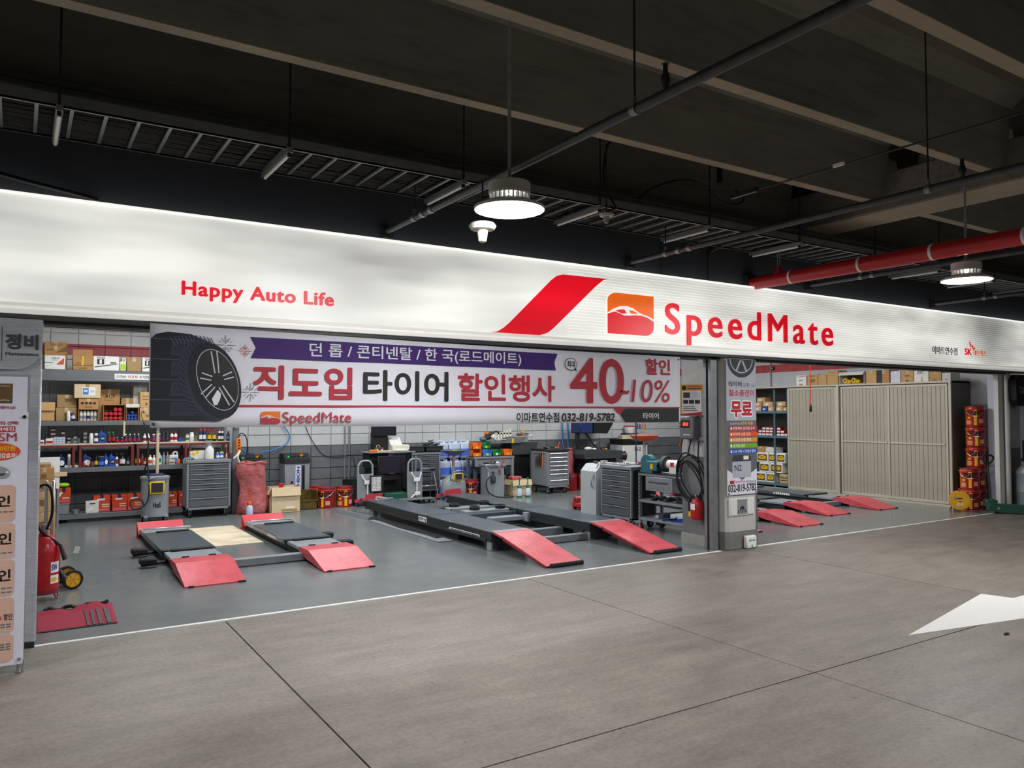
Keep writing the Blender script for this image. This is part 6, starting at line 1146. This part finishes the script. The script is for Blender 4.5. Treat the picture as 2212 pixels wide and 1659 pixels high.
# wheel balancer with trays and clutter
t = thing('wheel_balancer', 'dark grey wheel balancer with weight trays behind the bins', 'balancer', (8.45, 6.86, 0)); mb('black').box(-.2, .4, .05, .4, 0, .78, .02).build('cabinet', t); mb('midgrey').prism([(-.62, .98), (.1, .98), (.22, 1.10), (-.1, 1.10), (-.2, 1.02), (-.62, 1.03)], 'y', -.05, .3).build('top_tray', t, smooth=0); mb('darkgrey').prism([(-.05, .74), (.5, .74), (.55, .98), (-.1, .98)], 'y', 0, .36).build('neck', t, smooth=0); mb('steel').box(.0, .3, -.02, .0, .98, 1.12, .01).build('cover_plate', t); mb('yellow').box(.10, .17, -.026, -.02, 1.02, 1.11).build('warning_sticker', t); mb('yellow').box(-.12, -.07, -.056, -.05, .98, 1.07).build('warning_sticker', t)
clutter('tool_heap', 'tin, brushes and a spray nozzle heaped on the wheel balancer', (8.65, 6.95, 1.105), [('lump', -.05, 0, .0, .07, 'darkred'), ('box', .12, .05, 0, .07, 'card2'), ('handle', .05, .05, .0, .22, 'yellow'), ('handle', -.02, .1, .0, .25, 'steel'), ('box', .2, 0, 0, .05, 'white'), ('bar', .1, .0, .05, .1, 'blue')])
t = thing('cloth_pile', 'plastic crate tipped over with crumpled cloths on the balancer tray', 'crate', (8.0, 6.95, 1.035)); b = mb('ivory')
for k in range(6): b.box(.0 + .07 * k, .045 + .07 * k, -.02, -.012, .0 + .015 * k, .13 + .02 * k)
b.box(0, .40, -.02, .15, 0, .012); b.box(0, .4, -.02, -.01, .12, .15); b.build('crate_side', t)
for k, (x_, z_, r_, m_) in enumerate(((.02, .08, .09, 'white'), (-.12, .06, .08, 'charcoal'), (-.05, .13, .07, 'darkgrey'), (.08, .15, .06, 'black'), (-.14, .14, .05, 'orange2'), (-.22, .03, .07, 'midgrey'), (.16, .1, .07, 'offwhite'))): mb(m_).ball((x_, .05, z_), r_, 9, 6, (1.2, .8, .7)).build('cloth', t)
carton('carton', 'small cream carton with pink-red flap before the wheel balancer', (8.16, 6.18, 0), .44, .26, .3, 'cream_card', open_=1); tag(mb('pink').box(7.98, 8.2, 6.24, 6.4, .302, .36, .006).build('red_folder'), 'pink-red folder lying in the small cream carton', 'folder')
tool_chest('light grey tool chest with bright bar handles, right of the balancer', (8.98, 6.12, 0), 0, .52, .58, .74, [1, 1, 1, 1, 1, 1.5, 1.5], bar=True, top='charcoal', face='grey')
t = thing('hung_tools', 'row of black-handled tools hanging on the bar-handle tool chest', 'tools', (8.70, 6.3, .5))
for k in range(5): mb(['orange2', 'black', 'black', 'charcoal', 'darkred'][k]).tube([(0, .06 * k - .05, .3 - .02 * k), (-.01, .06 * k - .05, .15), (-.012, .06 * k - .05, .02)], [.009, .014, .008], 7).build('tool', t)
b = mb('steel'); b.cyl((0, -.1, .3), (0, .25, .3), .01); b.build('rail', t)
clutter('tool_heap', 'screwdrivers and an orange knife lying on the bar-handle tool chest', (9.0, 6.35, .875), [('bar', -.1, 0, 0, .12, 'charcoal'), ('bar', .05, .05, 0, .1, 'black'), ('lump', .08, -.02, 0, .035, 'orange2'), ('lump', .14, .0, 0, .03, 'orange2'), ('handle', .17, .05, 0, .12, 'red'), ('handle', .2, .1, 0, .16, 'charcoal'), ('lump', -.16, 0, 0, .05, 'charcoal'), ('bar', -.2, -.1, .02, .13, 'steel')])
# ------------------------------------------------------------------ tyre machine, nitrogen unit and small gear behind the alignment lift
t = thing('tyre_changer', 'dark tyre changer with tilted column, blue box and clutter by the back wall', 'tyre changer', (10.40, 6.55, 0))
mb('charcoal').box(-.35, .45, .0, .5, .0, .62, .03).build('cabinet', t); mb('darkgrey').prism([(-.5, .62), (.55, .62), (.6, .68), (.5, .78), (-.42, .80), (-.52, .72)], 'y', -.1, .5).build('table', t, smooth=0); mb('black').cyl((.45, -.02, .66), (.62, -.06, .66), .05, .10, seg=20).build('cone', t)
b = mb('charcoal'); b.tube([(-.3, .35, .78), (-.36, .35, 1.0), (-.34, .35, 1.2)], .05, 8); b.tube([(-.25, .2, 1.15), (-.1, .2, 1.0), (.0, .15, .85)], .025, 7); b.build('column', t); mb('navy').box(-.46, -.12, .1, .45, 1.15, 1.45, .02).build('blue_box', t); mb('black').prism([(-.12, 1.15), (.25, 1.14), (.45, 1.42), (-.12, 1.45)], 'y', .08, .45).build('visor', t, smooth=0); mb('alu').lathe([(.03, .0), (.06, .03), (.065, .05), (.02, .05)], (-.1, .05, .92)).build('lamp', t)
clutter('tool_heap', 'crumpled paper, caps and markers on the tyre changer table', (10.4, 6.6, .80), [('lump', -.3, 0, 0, .08, 'white'), ('lump', -.2, .05, 0, .06, 'ivory'), ('lump', -.15, -.02, 0, .05, 'white'), ('lump', .1, 0, 0, .03, 'red'), ('lump', .2, .02, 0, .03, 'yellow'), ('lump', .16, .1, .0, .05, 'black'), ('box', -.05, .1, 0, .06, 'charcoal')])
t = thing('nitrogen_unit', 'pale grey nitrogen tyre inflation cabinet with black sloping top', 'machine', (11.52, 6.72, 0)); mb('offwhite').box(-.36, .36, 0, .45, .05, .88, .01).build('cabinet', t); mb('black').prism([(-.36, .88), (.36, .88), (.30, .93), (-.28, 1.0), (-.36, 1.0)], 'y', -.01, .45).build('sloping_top', t, smooth=0); text(t, 'N2', (-.02, .16, .74, .83), 'charcoal', w=.002, bold=.01)
for x in (-.3, .3): caster(t, x, .06, .022); caster(t, x, .38, .022)
tag(mb('plywood').box(11.20, 11.58, 6.78, 6.93, 1.003, 1.09, .006).build('wood_block'), 'oily wooden block lying on the nitrogen unit', 'block')
o = thing('plastic_bucket', 'white plastic bucket with red lid on a wall bracket', 'bucket', (11.72, 7.14, 1.12)); mb('white').lathe([(.10, 0), (.105, .01), (.125, .15)], seg=22).build('body', o); mb('red').lathe([(.13, .145), (.132, .165), (.12, .172)], seg=22).build('lid', o); mb('charcoal').box(-.14, .14, -.13, .14, -.025, -.002).build('bracket', o)
for k, x_ in enumerate((12.08, 12.15, 12.23, 12.31)):
    o = thing('hanging_wrench', '%s of four hooked tools with coloured grips hanging on the wall' % nth(k), 'wrench', (x_, 7.27, 1.34), 0, 'hooked tools on the wall'); mb(['blue', 'blue', 'orange2', 'orange2'][k]).cyl((0, 0, -.02), (0, 0, -.13), .014, seg=8).build('grip', o); mb('ivory').tube([(.028 * math.sin(q), 0, -.17 - .028 * math.cos(q)) for q in [2 * math.pi * n / 14 for n in range(14)]], .008, 6, True).build('ring', o); mb('steel').cyl((0, 0, 0), (0, .02, 0), .006).build('nail', o)
t = thing('drain_pan_stand', 'orange round oil catch pan on a pole behind the cart', 'oil drainer', (9.86, 4.6, 0)); mb('orange').lathe([(.03, 1.05), (.14, 1.07), (.24, 1.12), (.265, 1.165), (.255, 1.165), (.22, 1.13), (.02, 1.08)], seg=32).build('pan', t); b = mb('steel'); b.cyl((0, 0, .5), (0, 0, 1.06), .03); b.cyl((0, 0, .45), (0, 0, .75), .04); b.build('pole', t); mb('liftgrey').lathe([(.18, .06), (.2, .08), (.2, .45), (.1, .5)], seg=24).build('tank', t)
for a in (45, 135, 225, 315): caster(t, .17 * math.cos(R(a)), .17 * math.sin(R(a)), .025)
cable('air_drop', [(7.25, 1.9, 2.15), (7.25, 1.9, 1.5), (7.25, 1.9, .90)], .009, 'thin dark blue air drop hose hanging above the pier tool chest', 'navy', 'hose')
t = thing('floor_jack', 'red trolley jack on the floor behind the pale slanted cabinet', 'jack', (8.0, 3.9, 0)); mb('red').box(-.3, .2, -.09, .09, .05, .12, .01).build('frame', t); mb('darkred').box(-.3, -.2, -.05, .05, .12, .2, .01).build('saddle_arm', t); b = mb('steel'); b.tube([(.15, 0, .12), (.35, 0, .35), (.5, 0, .6)], .012, 6); b.build('handle', t)
for x in (-.22, .14):
    for s in (-1, 1): mb('charcoal').cyl((x, s * .09, .035), (x, s * .12, .035), .035, seg=12).build('wheel', t)

# ------------------------------------------------------------------ right bay: cabinet with sliding slatted doors
mat('cab_alu', 'b3ab9a', .42, .25, .06, 3); mat('cab_frame', 'c6bfae', .4, .25, .04); mat('cab_dark', '5b574f', .5, .1, .08)
t = thing('sliding_cabinet', 'long beige cabinet with slatted sliding doors along the right wall', 'cabinet', (13.3, 0, 0))
b = mb('cab_dark'); b.box(.0, .65, .78, .80, 0, 2.13); b.build('end_panel', t); mb('cab_frame').box(-.02, .66, .78, 5.6, 2.10, 2.13).build('top', t); mb('cab_dark').box(.60, .65, .8, 5.6, 0, 2.1).build('back', t); mb('cab_dark').box(.05, .6, 5.55, 5.6, 0, 2.1).build('end_panel', t); mb('cab_dark').box(.1, .6, 2.90, 2.94, 0, 2.1).build('partition', t)
mb('cab_frame').box(-.03, .0, .76, .80, 0, 2.13).build('corner_post', t); mb('cab_frame').box(-.03, .03, 2.885, 2.935, 0, 2.13).build('corner_post', t); mb('cab_frame').box(-.04, .05, .78, 5.6, .0, .035).build('floor_track', t); mb('cab_dark').box(.3, .34, .79, .8, .1, 2.05).build('end_stile', t); mb('cab_dark').box(.0, .65, .775, .785, 1.02, 1.05).build('end_rail', t)
for y0, y1, x in ((2.95, 4.07, .0), (1.87, 2.86, .012), (.82, 1.90, -.012)):
    d_ = mb('cab_frame').box(x - .01, x + .018, y0, y1, 2.045, 2.085, .003).build('door', t); mb('cab_frame').box(x - .01, x + .018, y0, y1, .04, .09, .003).build('bottom_rail', d_)
    for y in (y0, y1 - .04): mb('cab_frame').box(x - .012, x + .018, y, y + .04, .04, 2.085, .003).build('stile', d_)
    n = 13; W = (y1 - y0 - .09) / n; sm = mb('cab_alu').box(-.006, .006, -W / 2 + .002, W / 2 - .002, -.98, .98, .003).mesh('slat', 0)
    for k in range(n): link('slat', sm, d_, (x + random.uniform(-.002, .002), y0 + .045 + W * (k + .5), 1.066))
    mb('cab_dark').box(x + .008, x + .012, y0 + .03, y1 - .03, .06, 2.07).build('backing', d_); mb('cab_frame').box(x - .022, x - .004, y0 + .05, y1 - .05, 1.03, 1.06, .003).build('mid_bar', d_)
# steel shelving in the open section
t = thing('steel_shelving', 'blue-grey slotted steel shelving inside the open cabinet section', 'shelf', (13.36, 0, 0))
for y in (4.12, 4.455, 5.5):
    b = mb('shelfblue'); b.box(0, .012, y - .02, y + .02, .04, 2.08); b.m('black')
    for k in range(24): b.box(-.001, 0, y - .005, y + .005, .12 + k * .08, .14 + k * .08)
    b.build('post', t, smooth=0)
for z in (1.60, 1.085, .10):
    s_ = mb('shelfblue').box(.0, .5, 4.1, 5.52, z, z + .015).build('shelf', t); mb('shelfblue').box(-.006, .006, 4.1, 5.52, z - .03, z + .02).build('front_lip', s_)
def xcarton(name, label, y0, y1, z0, h, m, d=.25, x=13.39, group=None, prints=(), tape='beige', open_=0): return carton(name, label, (x, (y0 + y1) / 2, z0), y1 - y0, d, h, m, R(-90), group, tape, prints, open_)
G1 = 'brown cartons on the upper cabinet shelf'
for k, (y0, y1, z, h, m, l) in enumerate(((4.82, 4.98, 1.617, .10, 'card3', 'lowest, left end'), (4.66, 4.80, 1.617, .10, 'blue', ''), (4.50, 4.64, 1.617, .10, 'card3', 'lowest, beside the post on the left'), (4.27, 4.44, 1.617, .10, 'card3', 'lowest, right of the post'), (4.14, 4.26, 1.617, .09, 'card', 'lowest, right end'), (4.80, 4.98, 1.718, .10, 'card', 'second row, left end'), (4.52, 4.78, 1.718, .10, 'card3', 'second row, middle'), (4.2, 4.42, 1.718, .10, 'card3', 'second row, right of the post'), (4.72, 4.93, 1.819, .09, 'card3', 'topmost'))):
    xcarton('carton', 'small blue carton with white label on the upper cabinet shelf' if m == 'blue' else 'small brown carton on the upper cabinet shelf, %s' % l, y0, y1, z, h, m, .2, group=G1, tape='navy' if m == 'blue' else 'beige', prints=[('r', .2, .6, .25, .6, 'white')])
G2 = 'red and white filter boxes in the cabinet'; q = 0
for r_ in range(3):
    for k in range(9 - 2 * r_):
        y = 4.95 - k * .095 - r_ * .1
        if abs(y - 4.455) < .05: continue
        xcarton('filter_box', 'small red and white filter box on the middle cabinet shelf, %s row, %s from left' % (['bottom', 'second', 'third'][r_], nth(k)), y - .044, y + .044, 1.102 + r_ * .062, .06, 'red' if (k + r_) % 2 else 'darkred', .12, group=G2, tape='white', prints=[('r', .06, .94, .12, .72, 'white')])
G3 = 'white and gold oil cartons in the cabinet'
for k, (y0, y1, z) in enumerate(((4.72, 4.98, .117), (4.49, 4.70, .117), (4.62, 4.88, .327), (4.29, 4.60, .327), (4.66, 4.95, .537), (4.44, 4.64, .537), (4.22, 4.43, .537))):
    xcarton('carton', 'white oil carton with gold picture, %s row, %s in the open cabinet' % (['bottom', 'bottom', 'middle', 'middle', 'top', 'top', 'top'][k], ['left', 'right', 'left', 'right', 'left', 'middle', 'right'][k]), y0, y1, z, .205, 'white', .3, group=G3, tape='white', prints=[('r', .08, .92, .14, .82, 'gold'), ('p', [(.2, .3), (.8, .3), (.85, .6), (.5, .75), (.15, .6)], 'yellow'), ('t', .3, .7, .45, .6, 'brown', 'ZIC', .03)])
xcarton('carton', 'brown carton with green lettering at the bottom of the open cabinet', 4.14, 4.37, .117, .19, 'card3', .3, prints=[('t', .12, .9, .5, .8, 'green', 'MAX', .05), ('r', .15, .8, .3, .4, 'charcoal')]); xcarton('carton', 'open brown carton lying over the gold oil cartons', 4.74, 4.95, .743, .12, 'card', .3, group=G3); xcarton('carton', 'white flat carton over the gold oil cartons by the post', 4.5, 4.72, .743, .11, 'offwhite', .3, tape='white')
# boxes on top of the cabinet
GT = 'cartons on top of the sliding cabinet'; zt = 2.131
for y0, y1, h, m, l, pr_ in ((3.67, 3.90, .21, 'white', 'white oil carton, leftmost on the cabinet top', [('t', .25, .75, .42, .58, 'charcoal', 'ZIC', .02), ('r', .3, .7, .05, .18, 'card'), ('r', .1, .9, .85, .9, 'pink')]), (3.40, 3.63, .22, 'card3', 'brown carton with large printed number twenty on the cabinet top', [('t', .25, .75, .28, .58, 'charcoal', '20', .02), ('r', .2, .7, .8, .9, 'card_dark'), ('r', .4, .6, .05, .15, 'card')]), (3.2, 3.39, .21, 'card3', 'plain small brown carton right of the number carton', []), (2.95, 3.19, .28, 'card3', 'tall plain brown carton in the middle of the cabinet top', [('r', .3, .7, .8, .9, 'card')]), (1.90, 2.13, .24, 'card', 'dark-fronted brown carton right of the tall one on the cabinet top', [('r', .0, .4, 0, 1, 'charcoal')]), (2.15, 2.36, .24, 'card3', 'narrow light brown carton beside the grey open box', []), (1.69, 1.88, .21, 'lavender', 'pale blue-grey carton on the cabinet top', []), (1.45, 1.68, .21, 'card3', 'brown carton with wine-glass symbols on the cabinet top', [('r', .3, .7, .5, .6, 'card_dark'), ('r', .4, .6, .05, .2, 'card_dark')]), (1.18, 1.44, .2, 'white', 'white oil carton with yellow flame near the cabinet end', [('t', .2, .7, .7, .95, 'charcoal', 'ZIC', .02), ('p', [(.45, .05), (.62, .05), (.55, .6)], 'yellow')]), (.96, 1.17, .17, 'card3', 'light brown carton second from the cabinet end', [('r', .3, .6, .1, .2, 'card_dark')]), (.80, .95, .14, 'offwhite', 'white flat carton with red mark at the cabinet end', [('r', .35, .65, .15, .25, 'red')])):
    xcarton('carton', l, y0, y1, zt, h, m, .3, 13.36, GT, pr_, 'white' if m in ('white', 'offwhite', 'lavender') else 'beige')
xcarton('carton', 'grey carton lying open with two yellow tool cases inside', 2.40, 2.92, zt, .23, 'offwhite', .3, 13.36, GT, (), 'white', 2)
for k, y in enumerate((2.78, 2.60)):
    o = thing('yellow_tool', '%s yellow tool with round grip inside the open grey carton' % ['left', 'right'][k], 'tool', (13.40, y, zt + .012), 0); mb('yellow').box(-.02, .06, -.08, .08, 0, .07, .02).build('body', o); mb('yellow').cyl((-.04, .02, .06), (.02, .02, .06), .045, seg=16).build('hub', o); mb('black').cyl((-.045, .02, .06), (-.04, .02, .06), .02, seg=12).build('eye', o)
t = thing('drop_cord', 'red power cord with black plug hanging in the right bay', 'cord', (12.0, 2.57, 1.60)); mb('red').cyl((0, 0, .12), (.0, 0, 1.7), .008).build('cord', t); mb('black').lathe([(.014, 0), (.024, .02), (.02, .1), (.01, .14)], seg=12).build('plug', t)
t = thing('wall_camera', 'small round camera on the wall above the cabinet', 'camera', (13.975, 4.95, 2.56)); mb('charcoal').cyl((-.05, 0, 0), (0, 0, 0), .035).build('housing', t); mb('white').cyl((-.055, 0, 0), (-.05, 0, 0), .014).build('lens', t)
mb('grey').box(13.96, 13.98, 5.0, 5.03, 2.13, 2.7).build('panel_joint', bpy.data.objects['wall_right'])
# pails, reel, pallet jack and drainer at the right end
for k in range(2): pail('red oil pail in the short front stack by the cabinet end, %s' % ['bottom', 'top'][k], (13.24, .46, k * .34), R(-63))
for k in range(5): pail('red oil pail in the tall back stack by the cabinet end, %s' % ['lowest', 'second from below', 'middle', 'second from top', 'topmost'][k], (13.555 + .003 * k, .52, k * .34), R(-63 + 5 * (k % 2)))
t = thing('cord_reel', 'yellow round cable reel with red feet on the floor by the pails', 'cable reel', (12.83, .42, 0), R(-58))
mat('reel_yellow', 'dfa312', .4)
for y, r_ in ((-.07, .15), (.07, .15)): mb('reel_yellow').cyl((0, y - .008, .18), (0, y + .008, .18), r_, seg=32).build('flange', t)
mb('orange2').cyl((0, -.06, .18), (0, .06, .18), .12, seg=28).build('cable_winding', t); b = mb('reel_yellow'); b.cyl((0, -.09, .18), (0, -.07, .18), .13, seg=32); b.build('face_plate', t)
for s in (-1, 1):
    so = mb('offwhite').cyl((s * .024, -.094, .12), (s * .024, -.09, .12), .021, seg=14).build('socket', t)
    for e in (-.007, .007): mb('charcoal').cyl((s * .024 + e, -.096, .12), (s * .024 + e, -.094, .12), .0035, seg=8).build('pin_hole', so)
mb('grey').box(-.085, -.04, -.093, -.09, .19, .235).build('rating_label', t); mb('black').box(-.035, .03, -.093, -.09, .205, .222).build('print', t)
mb('red').box(-.012, .012, -.094, -.09, .155, .175).build('switch', t); mb('red').cyl((0, -.05, .35), (0, .05, .35), .016).build('grip', t); b = mb('black'); b.tube([(-.14, .0, .01), (-.02, .0, .3), (0, 0, .35), (.02, 0, .3), (.14, 0, .01)], .008, 6); b.build('stand', t)
for x in (-.13, .13): mb('red').ball((x, -.06, .012), .018, 8, 5).build('foot', t); mb('red').ball((x, .06, .012), .018, 8, 5).build('foot', t)
t = thing('pallet_jack', 'dark green pallet jack with black pull handle at the right edge', 'pallet jack', (13.05, -.02, 0), R(-47))
b = mb('dkgreen'); b.prism([(-.12, .05), (.06, .02), (1.1, .05), (1.1, .11), (.1, .15), (-.1, .16)], 'y', -.07, .07); b.build('fork', t, smooth=0); mb('dkgreen').box(-.10, .06, .08, .26, .08, .20, .01).build('pump', t); b = mb('charcoal'); b.tube([(-.02, .17, .16), (-.03, .18, .5), (-.04, .2, .74)], .016, 8); b.build('shaft', t); b = mb('black'); b.tube([(-.04, .2, .74), (-.11, .2, .84), (-.09, .2, .90), (.02, .2, .90), (.04, .2, .84), (-.04, .2, .74)], .016, 8); b.build('pull_handle', t)
for x in (.02, .5): mb('steel').cyl((x, -.075, .085), (x, -.07, .085), .018, seg=10).build('bolt', t); 
for x in (.04, 1.0): mb('rubber').cyl((x, -.06, .03), (x, .06, .03), .03, seg=14).build('roller', t)
t = thing('oil_drainer', 'grey drum oil extractor with dark clear top at the right edge', 'oil drainer', (13.82, -.2, 0)); mb('liftgrey').lathe([(.19, .05), (.2, .07), (.2, .30), (.206, .31), (.206, .33), (.2, .34), (.2, .60), (.206, .61), (.2, .64), (.15, .72), (.05, .74)], seg=28).build('drum', t); mb('lightbox_dark').cyl((0, 0, .84), (0, 0, 1.14), .11, seg=22).build('sight_glass', t); mb('lime').box(-.02, .0, -.112, -.108, .88, 1.05).build('level_scale', t); b = mb('black'); b.cyl((0, 0, .80), (0, 0, .85), .13, seg=22); b.cyl((-.22, -.05, .73), (.1, -.05, .76), .02); b.build('collar', t); mb('steel').box(-.05, .05, -.02, .02, 1.14, 1.24, .005).build('valve', t); b = mb('rubber'); b.tube([(-.2, -.05, .72), (-.24, -.1, .55), (-.2, -.16, .42), (-.05, -.21, .45), (.08, -.18, .65)], .011, 7); b.build('hose', t)
for a in (0, 90, 180, 270): caster(t, .16 * math.cos(R(a)), .16 * math.sin(R(a)), .022)
# ------------------------------------------------------------------ clear the type-setting scratch
_c = _ty['o'].data; bpy.data.objects.remove(_ty['o']); bpy.data.curves.remove(_c); bpy.data.scenes.remove(_ty['s'])
